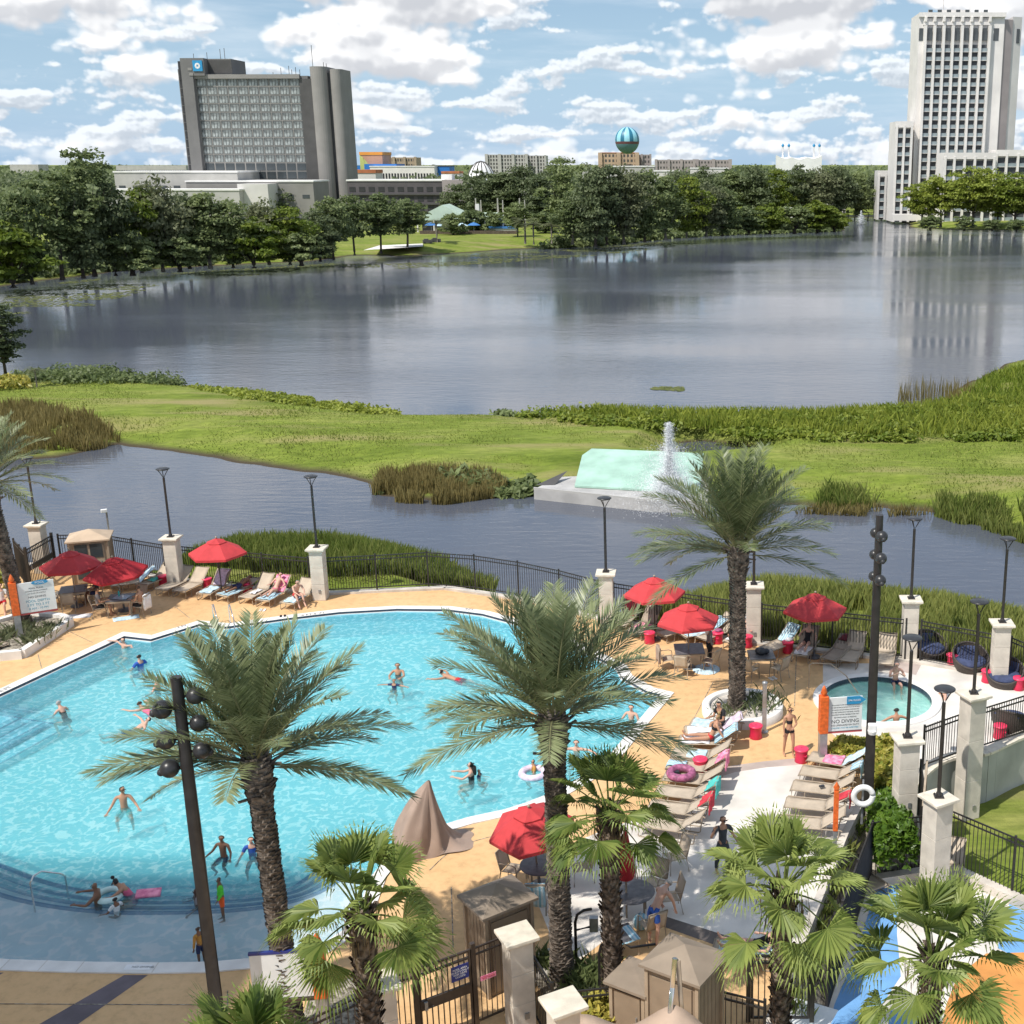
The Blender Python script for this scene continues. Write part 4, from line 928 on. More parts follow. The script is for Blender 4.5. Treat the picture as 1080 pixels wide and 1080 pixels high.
leafy('croton_bush', 'tall yellow croton bank between the globe lamp pole and the pillar', 'shrub', [(p.x, p.y) for p in path_px([(919, 840), (920, 795), (944, 795), (946, 842)])], lambda x, y: 0, 0.8, 1500, 0.16, 'croton', 'yellow croton shrubs')
hp = [(p.x, p.y) for p in path_px([(913, 868), (922, 850), (950, 850), (960, 880), (968, 905), (925, 915)], -0.5)]
leafy('clipped_hedge', 'bright green leafy hedge behind the black fence near the lower terrace', 'hedge', hp, lambda x, y: -0.9, 1.55, 5200, 0.13, 'hedge')
leafy('croton_bush', 'yellow shrub row at the left edge of the near lake lawn', 'shrub', [(p.x, p.y) for p in path_px([(-20, 414), (-20, 402), (30, 402), (33, 410)], -1)], lambda x, y: -1.1, 0.9, 900, 0.3, 'croton', 'yellow croton shrubs')
leafy('croton_bush', 'small yellow croton beside the left date palm trunk', 'shrub', blob(*at(2, 625)[:2], 0.7, 0.6), lambda x, y: 0, 1.2, 500, 0.16, 'croton', 'yellow croton shrubs')
leafy('croton_bush', 'yellow-green shrub behind the railing at the bottom by the beige sail', 'shrub', blob(*at(632, 1085)[:2], 0.55, 0.5), lambda x, y: 0, 0.8, 700, 0.13, 'croton', 'yellow croton shrubs')
def tuft(p, n, h, label, mat='leaf_mid', group=None, name='grass_tuft', cat='plant', lean=0.7, w=0.03, r=0.25):
 pts = np.stack([nrs.normal(0, r * 0.5, n), nrs.normal(0, r * 0.5, n), np.zeros(n)], 1)
 o = link(name, fast_quads(name, blades(pts, h, w, lean, nrs)), M[mat]); o.location = p; return tag(o, label, cat, group)
tf = [(835, 1052), (850, 1010), (862, 985), (874, 945), (884, 925), (893, 900), (902, 880), (846, 1030), (868, 965), (842, 1072)]
for i, (x, y) in enumerate(sorted(tf, key=lambda q: q[1])):
 tuft(at(x, y, -0.5), 70, 0.5, 'spiky green grass tuft on the planted bank, %s from the hedge going down' % ORD[i], 'reed', 'grass tufts on the planted bank')
# ================================================================== PALMS NEAR THE POOL
def bez(a, b, c, t): return a * (1 - t) ** 2 + b * 2 * t * (1 - t) + c * t * t
def date_crown(seed, nf=52, L_=3.0, droop=1.0, pairs=46):
 rs = random.Random(seed); Q = []; rach = MB()
 for i in range(nf):
  f = i / nf; az_ = i * 2.39996 + rs.uniform(-.25, .25)
  if f > .66 and math.sin(az_) < -.6: continue        # pruned where old fronds hung before the trunk
  el0 = R(86 - 92 * f + rs.uniform(-9, 9)); Lf = L_ * rs.uniform(0.85, 1.1) * (0.88 + 0.12 * math.sin(f * 3.14))
  h = Vector((math.cos(az_), math.sin(az_), 0)); side = Vector((-math.sin(az_), math.cos(az_), 0))
  dr = droop * (0.16 + 0.40 * f + rs.uniform(-.05, .09))
  a = Vector((0, 0, 0)) + h * 0.16 + Vector((0, 0, 0.25 - 0.55 * f))
  d0 = h * math.cos(el0) + Vector((0, 0, math.sin(el0)))
  b = a + d0 * Lf * 0.55
  c = a + d0 * Lf * 0.92 + h * Lf * 0.10 * (1 - f) - Vector((0, 0, dr * Lf * 0.62))
  tw = rs.uniform(-.5, .5)
  pts = [bez(a, b, c, t / 10) for t in range(11)]
  rach.tube(pts, [0.030, .027, .024, .021, .018, .016, .014, .012, .010, .008, .005], 5, 0, False)
  for k in range(pairs):
   t = 0.10 + 0.90 * (k + rs.uniform(-.3, .3)) / pairs; t = min(0.998, t)
   p = bez(a, b, c, t); tg = (bez(a, b, c, min(1, t + .02)) - bez(a, b, c, t - .02)).normalized()
   up = side.cross(tg).normalized()
   if up.z < 0: up = -up
   sd = tg.cross(up).normalized()
   ll = 0.50 * (0.45 + 0.75 * math.sin(math.pi * min(1, t * 0.85 + 0.12))) * L_ / 3.0
   for sg in (-1, 1):
    ang = rs.uniform(0.15, 0.75)
    d = (tg * 0.85 + (sd * sg * math.cos(ang) + up * math.sin(ang)) * 0.75).normalized()
    d = d.lerp(Vector((0, 0, -1)), 0.10 + 0.10 * f).normalized()
    e = p + d * ll * rs.uniform(.8, 1.1); e.z -= 0.04
    wv_ = tg.cross(d).cross(d).normalized() * 0.021 if abs(tg.dot(d)) < .99 else up * .021
    m_ = p.lerp(e, 0.35)
    Q.append([p, m_ + wv_, e, m_ - wv_])
 return np.array([[tuple(v) for v in q] for q in Q]), rach
def date_trunk(seed, h, r):
 rs = random.Random(seed); mb = MB()
 prof = [(r * 1.45, -0.2), (r * 1.25, 0.15), (r * 1.0, 0.7), (r * .95, h * .5), (r * 0.95, h * .8), (r * 1.15, h - .75), (r * 1.3, h - .35), (r * .85, h)]
 mb.lathe(prof, 14)
 z = 0.1; k = 0
 def rad(zz):
  for (r0, z0), (r1, z1) in zip(prof, prof[1:]):
   if z0 <= zz <= z1: return r0 + (r1 - r0) * (zz - z0) / (z1 - z0)
  return r
 while z < h - 0.1:                       # cut leaf bases in a spiral
  a = k * 2.39996; rr = rad(z); s = 0.085 * (1.5 if z > h - 1.0 else 1.0)
  o = Vector((math.cos(a), math.sin(a), 0)); t = Vector((-math.sin(a), math.cos(a), 0)); up = Vector((0, 0, 1))
  b = o * (rr - 0.02) + up * z; tip = o * (rr + s * rs.uniform(.5, 1.0)) + up * (z + s * 1.1)
  w_ = t * s * 1.25
  mb.add([b - w_ - up * s * .9, b + w_ - up * s * .9, b + w_ * .9 + up * s * .7, b - w_ * .9 + up * s * .7, tip - w_ * .55, tip + w_ * .55], [(0, 1, 5, 4), (1, 2, 5), (0, 4, 3), (4, 5, 2, 3)])
  z += 0.0085 if z < h - 1 else 0.012; k += 1
 for i in range(16):                      # stubs of cut fronds under the crown
  a = rs.uniform(0, 6.28); zz = h - rs.uniform(.1, 1.0); o = Vector((math.cos(a), math.sin(a), 0))
  mb.bar(o * (rad(zz) * .8) + Vector((0, 0, zz)), o * (rad(zz) + rs.uniform(.15, .34)) + Vector((0, 0, zz + rs.uniform(-.05, .22))), 0.07, 0.035)
 return mb
def date_palm(base, h, r, seed, label, L_=3.0, nf=52, droop=1.0, pairs=46, lean=(0, 0)):
 root = empty('date_palm', base, 0, label, 'palm tree', 'date palms around the pool')
 root.rotation_euler = (lean[1], lean[0], 0)
 date_trunk(seed, h, r).build('trunk', M['trunk_date'], root)
 Q, rach = date_crown(seed, nf, L_, droop, pairs)
 c = link('crown', fast_quads('crown', Q), M['date_leaf'], root, (0, 0, h - 0.05))
 rach.build('frond_stems', M['date_rachis'], root, (0, 0, h - 0.05))
 return root
date_palm(at(310, 1092), 6.75, 0.185, 101, 'large date palm in front of the pool, left of the tan cover', 3.25, 56, 0.85, 58, (-0.03, 0))
date_palm(at(593, 1035), 6.8, 0.195, 102, 'tall date palm in the middle, its crown before the right end of the pool', 3.4, 57, 0.82, 60)
date_palm(at(777, 752), 6.05, 0.235, 103, 'date palm in the round planter by the right loungers', 3.9, 58, 0.9, 58)
date_palm(at(26, 662), 6.3, 0.25, 104, 'date palm cut by the left edge beside the rules sign', 3.3, 50, 1.0, 44, (-0.10, 0))
def fan_crown(seed, nf=30, Rb=0.85, pet=0.85, up=1.0):
 rs = random.Random(seed); Q = []; stems = MB()
 for i in range(nf):
  f = i / nf; az_ = i * 2.39996 + rs.uniform(-.3, .3); el0 = R(84 - 104 * f + rs.uniform(-12, 12))
  h = Vector((math.cos(az_), math.sin(az_), 0)); side = Vector((-math.sin(az_), math.cos(az_), 0))
  d0 = h * math.cos(el0) + Vector((0, 0, math.sin(el0))); pl = pet * rs.uniform(.8, 1.15)
  a = h * .08 + Vector((0, 0, .1 - .25 * f)); c = a + d0 * pl - Vector((0, 0, .14 + .12 * f)); b = a + d0 * pl * .55
  stems.tube([bez(a, b, c, t / 6) for t in range(7)], [.026, .022, .019, .017, .015, .013, .012], 5, 0, False)
  ax = (c - bez(a, b, c, .85)).normalized(); nrm = side.cross(ax).normalized()
  if nrm.z < 0: nrm = -nrm
  sd = ax.cross(nrm).normalized(); ax = (ax - Vector((0, 0, 0.12))).normalized(); tw_ = rs.uniform(-.7, .7); sd = (sd * math.cos(tw_) + nrm * math.sin(tw_)).normalized(); nrm = sd.cross(ax).normalized(); nrm = nrm if nrm.z > 0 else -nrm
  Rl = Rb * rs.uniform(.85, 1.12); ns = 34; spread = R(rs.uniform(92, 118))
  for k in range(ns):
   th = -spread + 2 * spread * (k + .5) / ns; dth = spread / ns * 0.98
   L1 = Rl * (0.72 + 0.28 * math.cos(th * .6)) * rs.uniform(.9, 1.06)
   def dirv(t): return (ax * math.cos(t) + sd * math.sin(t))
   fold = nrm * (0.03 if k % 2 else -0.03)
   cup = nrm * (0.16 * abs(math.sin(th)))
   m0 = c + dirv(th - dth) * L1 * .56 + cup * .5; m1 = c + dirv(th + dth) * L1 * .56 + cup * .5
   e0 = c + dirv(th) * L1 * .82 + cup * .7 - Vector((0, 0, .05 + .05 * f)); dd_ = rs.uniform(.02, .20)
   e = c + dirv(th + rs.uniform(-.04, .04)) * L1 * 1.02 + cup * .6 - Vector((0, 0, dd_ + .12 * f))
   Q.append([c, m0 + fold, e0, m1 - fold])
   wv_ = dirv(th + 1.57) * .011
   Q.append([e0 - wv_ * 1.6, e, e, e0 + wv_ * 1.6])
 return np.array([[tuple(v) for v in q] for q in Q]), stems
def fan_trunk(seed, h, r):
 rs = random.Random(seed); mb = MB(); prof = [(r * 1.3, -0.2), (r, .3), (r * .95, h * .6), (r * 1.12, h - .5), (r * .7, h)]
 mb.lathe(prof, 12)
 z = .1; k = 0
 while z < h:
  a = k * 2.39996 + rs.uniform(-.1, .1); rr = r * 1.0; o = Vector((math.cos(a), math.sin(a), 0)); t = Vector((-math.sin(a), math.cos(a), 0)); upv = Vector((0, 0, 1))
  s = rs.uniform(.09, .15) * (1.25 if z > h - .8 else 1.0); b = o * (rr - .03) + upv * z
  for sg in (-1, 1):
   e = b + o * s * .55 + upv * s * 1.5 + t * sg * s * .9
   w_ = t * s * .42
   mb.add([b - w_, b + w_, e + w_ * .55, e - w_ * .55, b - upv * s * .3 + o * .01], [(0, 1, 2, 3), (1, 0, 4), (3, 2, 1, 0)])
  z += .019; k += 1
 return mb
def fan_palm(base, h, r, seed, label, nf=30, Rb=.85, pet=.85):
 root = empty('fan_palm', base, 0, label, 'palm tree', 'fan palms along the terrace')
 fan_trunk(seed, h, r).build('trunk', M['trunk_fan'], root)
 Q, st_ = fan_crown(seed, nf, Rb, pet)
 link('crown', fast_quads('crown', Q), M['fan_leaf'], root, (0, 0, h))
 st_.build('leaf_stalks', M['fan_leaf'], root, (0, 0, h))
 rs = np.random.RandomState(seed); n = 90                       # dry threads hanging below the crown
 a = rs.uniform(0, 6.28, n); rr = rs.uniform(.2, .55, n)
 pts = np.stack([np.cos(a) * rr, np.sin(a) * rr, rs.uniform(-.5, .0, n)], 1)
 link('dry_leaves', fast_quads('dry_leaves', blades(pts, -.55, .02, .25, rs)), M['dead_frond'], root, (0, 0, h))
 return root
def crown_base(x, y, z): p = at(x, y, z); return Vector((p.x, p.y, 0))
fan_palm(crown_base(381, 962, 4.9), 4.9, .21, 201, 'fan palm left of the bronze gate, its crown over the pool edge', 23, .8, 1.0)
fan_palm(at(647, 1070), 5.0, .20, 202, 'fan palm between the tall date palm and the lounger rows', 23, .78, .95)
fan_palm(crown_base(826, 936, 4.6), 4.6, .19, 203, 'fan palm in front of the right lounger column', 24, .8, 1.0)
fan_palm(crown_base(984, 1010, 3.6) - Vector((0, 0, 1.6)), 5.2, .19, 204, 'fan palm at the bottom right over the splash terrace', 27, .92, 1.15)
fan_palm(crown_base(268, 1130, 3.9), 3.9, .21, 205, 'fan palm cut by the bottom edge beside the globe lamp pole', 20, .9, .9)
# ================================================================== FAR BUILDINGS
M['grey_conc'] = pm('grey_conc', (0.158, 0.155, 0.153), 0.85, 0.08, 0.2)
M['grey_conc_pale'] = pm('grey_conc_pale', (0.245, 0.235, 0.222), 0.85, 0.07, 0.2)
M['grey_dark'] = pm('grey_dark', (0.075, 0.073, 0.072), 0.8, 0.12, 0.3)
M['slot'] = pm('slot', (0.03, 0.03, 0.033), 0.5, 0.2, 0.5)
M['glass'] = pm('glass', (0.05, 0.06, 0.065), 0.12, 0.4, 0.12, spec=0.8)
M['curtain'] = pm('curtain', (0.13, 0.15, 0.15), 0.2, 0.6, 0.45, spec=0.7, c2=(0.27, 0.29, 0.285))
M['mullion'] = pm('mullion', (0.085, 0.092, 0.092), 0.5, 0.15, 0.4)
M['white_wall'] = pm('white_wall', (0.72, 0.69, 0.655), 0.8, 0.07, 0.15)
M['white_wall2'] = pm('white_wall2', (0.62, 0.60, 0.575), 0.8, 0.07, 0.15)
M['pale_wall'] = pm('pale_wall', (0.42, 0.41, 0.39), 0.8, 0.10, 0.2)
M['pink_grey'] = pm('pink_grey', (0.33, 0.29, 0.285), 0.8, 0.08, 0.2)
M['balcony_glass'] = pm('balcony_glass', (0.27, 0.32, 0.335), 0.2, 0.3, 0.3, spec=0.7)
M['balcony_dark'] = pm('balcony_dark', (0.065, 0.07, 0.078), 0.5, 0.3, 0.3)
M['tan_wall'] = pm('tan_wall', (0.44, 0.32, 0.225), 0.85, 0.12, 0.1)
M['brown_wall'] = pm('brown_wall', (0.095, 0.085, 0.092), 0.85, 0.15, 0.2)
M['terracotta'] = pm('terracotta', (0.45, 0.16, 0.07), 0.85, 0.2, 0.3)
M['roof_green'] = pm('roof_green', (0.42, 0.52, 0.43), 0.7, 0.08, 0.3)
M['roof_white'] = pm('roof_white', (0.74, 0.73, 0.71), 0.7, 0.08, 0.3)
M['blue_panel'] = pm('blue_panel', (0.02, 0.17, 0.52), 0.6, 0.12, 0.1)
M['orange_panel'] = pm('orange_panel', (0.72, 0.29, 0.05), 0.6, 0.1, 0.1)
M['lime_panel'] = pm('lime_panel', (0.50, 0.52, 0.17), 0.6, 0.1, 0.1)
M['pinkish_panel'] = pm('pinkish_panel', (0.52, 0.28, 0.19), 0.6, 0.1, 0.1)
M['tent_white'] = pm('tent_white', (0.78, 0.78, 0.78), 0.6, 0.06, 0.2)
M['canopy_blue'] = pm('canopy_blue', (0.05, 0.19, 0.48), 0.7, 0.12, 0.5)
M['red_cloth'] = pm('red_cloth', (0.62, 0.06, 0.03), 0.7, 0.1, 0.5)
def windows(parent, name, mesh, spots, mats, rest_name=None):
 """one part per window (they share a mesh); beyond 100 the rest becomes one part"""
 for i, (x, y, z) in enumerate(spots[:100]):
  o = bpy.data.objects.new(name, mesh); col.objects.link(o); o.parent = parent; o.location = (x, y, z)
  if i == 0:
   for m_ in mats: mesh.materials.append(m_)
 if len(spots) > 100:
  nv = [v.co.copy() for v in mesh.vertices]; fs = [tuple(p.vertices) for p in mesh.polygons]; mi = [p.material_index for p in mesh.polygons]
  mb = MB()
  for s in spots[100:]:
   b_ = len(mb.v); mb.v.extend([tuple(v + Vector(s)) for v in nv]); mb.f.extend([[q + b_ for q in f] for f in fs]); mb.m.extend(mi); mb.sm.extend([False] * len(fs))
  o = mb.build(rest_name or name, mats, parent); o['kind'] = 'stuff'
def block(name, label, cat, x0, x1, yt, yb, Y, depth, mat, group=None, zb=None):
 """a building whose front stands at distance Y between pixel columns x0..x1, its top at pixel row yt; local x to the right, y away"""
 a = atY(x0, yt, Y); b_ = atY(x1, yt, Y); z0 = -0.6 if zb is None else zb
 root = empty(name, (a.x, Y, z0), 0, label, cat, group)
 return root, b_.x - a.x, a.z - z0
Yh = 458
bx_ = lambda x, y=150: atY(x, y, Yh).x
X0 = atY(203, 226, Yh).x; S = Yh * 1.043 / FPX
hz_ = lambda y, x=280: atY(x, y, Yh).z
rootH = empty('hotel_tower', (X0, Yh, -0.6), R(-2), 'grey slab hotel with a gridded curtain wall and blue roof sign, left of the lake', 'building'); rootH.scale = (.955, 1, 1)
W_ = 59.5; Zr = hz_(80) + 0.6; Zp = hz_(61.5) + .6
gx0, gx1 = 6.2, 44.5
MB().box((gx1 / 2 + gx0 / 2, 9, Zr / 2), (gx1 - gx0 + 6, 16, Zr)).build('tower', M['grey_conc'], rootH)
MB().box((6.2, 6.5, (Zr + Zp) / 2), (8.6, 15, Zp - Zr)).box((4.0, 6.5, Zr / 2), (4.2, 15, Zr)).box((10.5, 9, Zr + (Zp - Zr) / 2 - .2), (17.2, 13, Zp - Zr + .4)).build('lift_core', M['grey_conc'], rootH)
MB().box((14.8, 2.44, Zr + (Zp - Zr) / 2 + .3), (9.0, .1, Zp - Zr - 1.4)).build('louvre', M['grey_dark'], rootH)
stm = MB(); stm.box((1.1, 7, (Zp - 3.5) / 2), (2.6, 12, Zp - 3.5)); stm.build('stair_column', M['grey_conc'], rootH)
sm_ = MB().box((0, 0, 0), (1.7, .12, 2.5)).mesh('stair_window')
fl = (hz_(82) - hz_(189)) / 12.0
windows(rootH, 'stair_window', sm_, [(1.0, .94, Zr + 1 - fl * k - 3.6) for k in range(11)], [M['slot']])
MB().box((1.0, .94, Zr + 1.6), (1.7, .12, 6.6)).build('stair_window', M['slot'], rootH)
bw = (gx1 - gx0) / 10
wm = MB()
wm.box((0, 0, 0), (bw * .93, .1, fl * .90), mi=1)
for i in range(3):
 wm.box((-bw * .29 + i * bw * .29, -.07, .12), (bw * .225, .06, fl * .62), mi=0); wm.box((-bw * .29 + i * bw * .29, -.06, -fl * .34), (bw * .225, .05, fl * .12), mi=0)
wmesh = wm.mesh('window')
cw = [(gx0 + bw * (i + .5), .92, hz_(82) + .6 - fl * (k + .5)) for k in range(10) for i in range(10)]
MB().box(((gx0 + gx1) / 2, .96, hz_(82) + .6 - fl * 6), (gx1 - gx0 + .2, .12, fl * 12)).build('curtain_wall_frame', M['grey_conc_pale'], rootH)
windows(rootH, 'window', wmesh, cw, [M['curtain'], M['mullion']])
lw = MB().box((0, 0, 0), (bw * .86, .1, fl * .84)).mesh('lower_window')
windows(rootH, 'lower_window', lw, [(gx0 + bw * (i + .5), .86, hz_(82) + .6 - fl * (k + .5)) for k in (10, 11) for i in range(10)], [M['glass']])
MB().box(((gx0 + gx1) / 2, .4, Zr - .25), (gx1 - gx0 + .6, 1.2, 1.4)).build('parapet', M['grey_conc_pale'], rootH)
MB().box((gx1 + 2.2, 3.5, (Zr - 1) / 2), (4.4, 6, Zr - 1)).build('recessed_wall', M['grey_dark'], rootH)
def colmn(xc, w, zt, yc):
 mb = MB(); prof = [(math.cos(R(a)) * w / 2, -math.sin(R(a)) * w * .42) for a in range(0, 181, 15)]
 mb.prism([(xc + x, yc + y) for x, y in prof] + [(xc - w / 2, yc + 9), (xc + w / 2, yc + 9)], 0, zt); return mb
colmn(gx1 + 6.9, 6.2, Zr + 3.0, 2).build('rounded_pier', M['grey_conc_pale'], rootH)
MB().box((gx1 + 10.6, 4, Zr / 2 + .5), (1.6, 4, Zr + 1)).build('slot', M['slot'], rootH)
colmn(gx1 + 13.2, 4.6, Zr + 2.2, 2.6).build('rounded_pier', M['grey_conc_pale'], rootH)
ls = empty('roof_sign', (8.3, -1.2, Zp - 2.55), 0); ls.parent = rootH
MB().box((0, 0, 0), (3.5, .3, 3.5)).build('sign_panel', M['sign_blue'], ls)
em = MB()
for k in range(8):
 a = k * math.pi / 4; em.box((math.cos(a) * .62, -.18, math.sin(a) * .62), (.62, .06, .62), M=Matrix.Rotation(-a, 3, 'Y'))
em.build('sign_emblem', M['ink_white'], ls)
MB().box((5.3, .92 - 2.0, Zp - 3.6), (1.5, .2, .9)).box((5.6, -1.08, Zp - 5.3), (1.5, .2, .9)).build('vent', M['grey_conc_pale'], rootH)
for x, h in ((4, 2), (9, 2.4), (14, 3.5), (15.6, 3.8), (33, 1.5), (36, 3), (39, 3.6), (40, 2.4), (41.5, 3.2), (43, 2.4), (48, 8), (52, 2.4), (53, 2)):
 MB().tube([(x, 6, (Zp if x < 17 else Zr) - .5), (x, 6, (Zp if x < 17 else Zr + (2.4 if x > 46 else 0)) + h)], .11, 5).build('antenna', M['grey_dark'], rootH)
for x in (34, 36, 38, 41): MB().box((x, 7.5, Zr + .45), (1.4, 1, 1.0)).build('roof_unit', M['grey_dark'], rootH)
def simple(name, label, x0, x1, yt, Y, depth, mat, roofm=None, wins=None, cat='building', group=None, winm='glass', par=0.5):
 root, wd, h = block(name, label, cat, x0, x1, yt, 0, Y, depth, mat, group)
 MB().box((wd / 2, depth / 2, h / 2), (wd, depth, h)).build('walls', M[mat], root)
 if roofm: MB().box((wd / 2, depth / 2, h + par / 2), (wd + .5, depth + .5, par)).build('roof', M[roofm], root)
 if wins:
  nx, nz, ww, wh, zlo = wins
  me = MB().box((0, 0, 0), (ww, .1, wh)).mesh('window')
  sp = [(wd * (i + .5) / nx, -.03, zlo + (h - zlo) * (k + .5) / nz) for k in range(nz) for i in range(nx)]
  windows(root, 'window', me, sp, [M[winm]])
 return root, wd, h
simple('hotel_podium', 'long pale low building left of the grey tower base', 120, 250, 182, 436, 22, 'pale_wall', 'roof_white', (9, 1, 2.2, 1.0, 6))
simple('hotel_podium', 'low grey windowless podium below the gridded curtain wall', 196, 330, 192, 432, 18, 'grey_conc_pale', 'roof_white', (8, 1, 2.4, 1.2, 3))
simple('hotel_podium', 'pale angular entrance block in front of the podium', 250, 282, 194, 422, 10, 'white_wall2', None)
simple('hotel_podium', 'pale low flat roofed wing behind the left shore trees', 112, 252, 201, 418, 10, 'pale_wall', 'roof_white')
r_, wd, h = simple('long_hotel', 'long dark three storey block with white roof edge, behind the restaurant', 366, 468, 191, 425, 14, 'brown_wall', 'roof_white', None)
me = MB().box((0, 0, 0), (2.0, .1, 1.5)).mesh('window')
windows(r_, 'window', me, [(wd * (i + .5) / 10, -.04, h - 2.6 - 3.1 * k) for k in range(3) for i in range(10)], [M['slot']])
bm_ = MB()
for k in range(3): bm_.box((wd / 2, -.35, h - 4.2 - 3.1 * k), (wd, .7, .5))
bm_.build('balcony', M['grey_dark'], r_)
MB().box((wd + 3.6, 5, h / 2 + .2), (7.2, 16, h + .4)).build('end_wall', M['pink_grey'], r_)
MB().box((wd + .5, 5, h + 1.2), (3.5, 5, 1.8)).build('roof_hut', M['roof_white'], r_)
rr = at(476, 246, -.6); Yr = rr.y
r_ = empty('restaurant', (atY(443, 240, Yr).x, Yr, -.4), 0, 'restaurant with pale green gabled roof behind the lawn', 'building')
s_ = Yr / FPX
MB().box((6.5, 5, 2), (12, 9, 4)).box((17, 5, 1.6), (10, 8, 3.2)).build('walls', M['brown_wall'], r_)
MB().add([(-1, -.8, 3.8), (14, -.8, 3.8), (14, 10.5, 3.8), (-1, 10.5, 3.8), (6.5, -.4, 7.4), (6.5, 10.3, 7.4)], [(0, 1, 4), (1, 2, 5, 4), (2, 3, 5), (3, 0, 4, 5)]).add([(-1, -.8, 3.3), (14, -.8, 3.3), (14, -.8, 3.8), (-1, -.8, 3.8)], [(0, 1, 2, 3)]).build('roof', M['roof_green'], r_)
MB().add([(12.5, -.6, 3.2), (23.5, -.6, 3.2), (23.5, 10, 3.2), (12.5, 10, 3.2), (15, 4.5, 5.2), (21, 4.5, 5.2)], [(0, 1, 5, 4), (1, 2, 5), (2, 3, 4, 5), (3, 0, 4), (3, 2, 1, 0)]).build('roof', M['roof_green'], r_)
MB().box((15.2, 5, 6.4), (1.0, 1.0, 2.2)).build('chimney', M['roof_white'], r_)
pm_ = MB()
for x in (-.5, 4, 9, 13.5, 18, 23): pm_.box((x, -.6, 1.6), (.35, .35, 3.4))
pm_.build('post', M['white_wall'], r_)
simple('bar_hut', 'low hut with blue canopy right of the restaurant', 512, 544, 241, Yr - 2, 5, 'white_wall2', 'canopy_blue')
simple('bar_hut', 'small white hut at the right end of the restaurant terrace', 520, 535, 237, Yr + 14, 5, 'white_wall2', 'roof_white')
for i, (x, y, lab) in enumerate([(455, 243, 'leftmost'), (466, 241, 'second'), (478, 243, 'third'), (487, 240, 'fourth'), (500, 243, 'fifth')]):
 p = atY(x, y, Yr - 5 - (i % 2) * 3); um = empty('parasol', (p.x, p.y, -.5), 0, 'pale blue parasol on the restaurant terrace, %s from the left' % ORD[i], 'umbrella', 'parasols on the restaurant terrace')
 MB().lathe([(1.8, 2.3), (1.0, 2.75), (.05, 3.1)], 8, cap=False).build('canopy', M['towel_pale' if i % 2 else 'canopy_blue'], um); MB().tube([(0, 0, 0), (0, 0, 3)], .06, 6).build('pole', M['white_paint'], um)
fe = MB(); a = atY(443, 247, Yr - 9); b_ = atY(545, 247, Yr - 9)
r_ = empty('terrace_wall', (a.x, a.y, -.5), 0, 'low brown terrace wall with plants before the restaurant', 'wall')
MB().box(((b_.x - a.x) / 2, 0, .5), (b_.x - a.x, .4, 1.1)).build('wall', M['wood'], r_)
paving('sand_court', [(383, 262.5), (446, 258.5), (446, 255.5), (400, 257.5)], -.285, 'white_wall')
for i, (x, y) in enumerate(((451, 257), (460, 256))):
 p = at(x, y, -.4); cb = empty('golf_cart', (p.x, p.y, p.z), .3, 'small dark parked cart on the restaurant lawn, %s one' % ('left' if i == 0 else 'right'), 'cart', 'carts on the lawn')
 MB().box((0, 0, .55), (2.2, 1.2, .7)).box((-.3, 0, 1.0), (1.0, 1.1, .3)).build('body', M['grey_dark'], cb)
 for sx in (-.7, .7): MB().tube([(sx, -.62, .25), (sx, .62, .25)], .25, 10).build('wheel', M['slot'], cb)
Yc = 700
r_, wd, h = simple('show_building', 'tall box with orange rim and lime green sweep, right of the grey hotel', 379.5, 403, 163.5, Yc, 20, 'pinkish_panel', 'orange_panel', None, par=1.6)
MB().add([(-.1, -.3, 0), (4.5, -.3, 0), (3.6, -.3, h * .62), (1.6, -.3, h * .95), (-.1, -.3, h)], [(0, 1, 2, 3, 4)]).add([(4.0, -.2, 0), (wd * .98, -.2, h * .36), (wd * .45, -.2, h * .72), (2, -.2, h * .93), (3.8, -.2, h * .5)], [(0, 1, 2, 3, 4)]).build('sweep', M['lime_panel'], r_)
simple('show_building', 'long low blue hall beside the orange rimmed box', 384, 418, 173, Yc - 4, 20, 'blue_panel')
simple('show_building', 'blue block at the right end of the white colonnade', 455, 474, 175.5, Yc - 4, 14, 'blue_panel', 'grey_dark')
simple('show_building', 'blue corner block partly behind the grey hotel', 366, 380, 174.5, Yc + 5, 14, 'blue_panel')
r_, wd, h = simple('colonnade_building', 'long white colonnaded building under the blue hall', 390, 458, 176, Yc - 12, 8, 'white_wall', 'roof_white', (22, 1, .9, 3.0, h * .3), winm='slot')
simple('village_roof', 'terracotta roofed low shops right of the grey hotel', 368, 396, 182.5, 560, 12, 'white_wall2', 'terracotta', (6, 1, 1.2, 1.5, 5), par=1.4)
simple('village_roof', 'small pale shop with terracotta roof above the long block', 466, 484, 183, 600, 10, 'white_wall2', 'terracotta', (4, 1, 1.2, 1.5, 5), par=1.0)
def far_hotel(label, x0, x1, yt, Y, mat, nx, nz, winm='grey_dark', roofm=None):
 r_, wd, h = simple('far_hotel', label, x0, x1, yt, Y, 18, mat, roofm, (nx, nz, wd_(x0, x1, Y) / nx * .5, 1.7, 8), winm=winm)
 nb = max(2, nx // 4)
 for i in range(nb + 1): MB().box((wd * i / nb, -.6, h / 2), (wd / nb * .22, 1.2, h + .8)).build('pier', M[mat], r_)
 return r_
def wd_(x0, x1, Y): return (x1 - x0) * Y / FPX
far_hotel('pale far hotel slab right of the orange rimmed box', 404, 438, 166, 900, 'tan_light', 12, 4)
far_hotel('long pale far hotel with central slot, behind the white dome', 513, 555, 163, 1000, 'pale_wall', 14, 6)
far_hotel('right wing of the long pale far hotel behind the dome', 556, 575, 164, 1005, 'pale_wall', 6, 6)
far_hotel('tan far hotel directly under the striped balloon', 633, 672, 161.5, 900, 'tan_wall', 10, 5, roofm='terracotta')
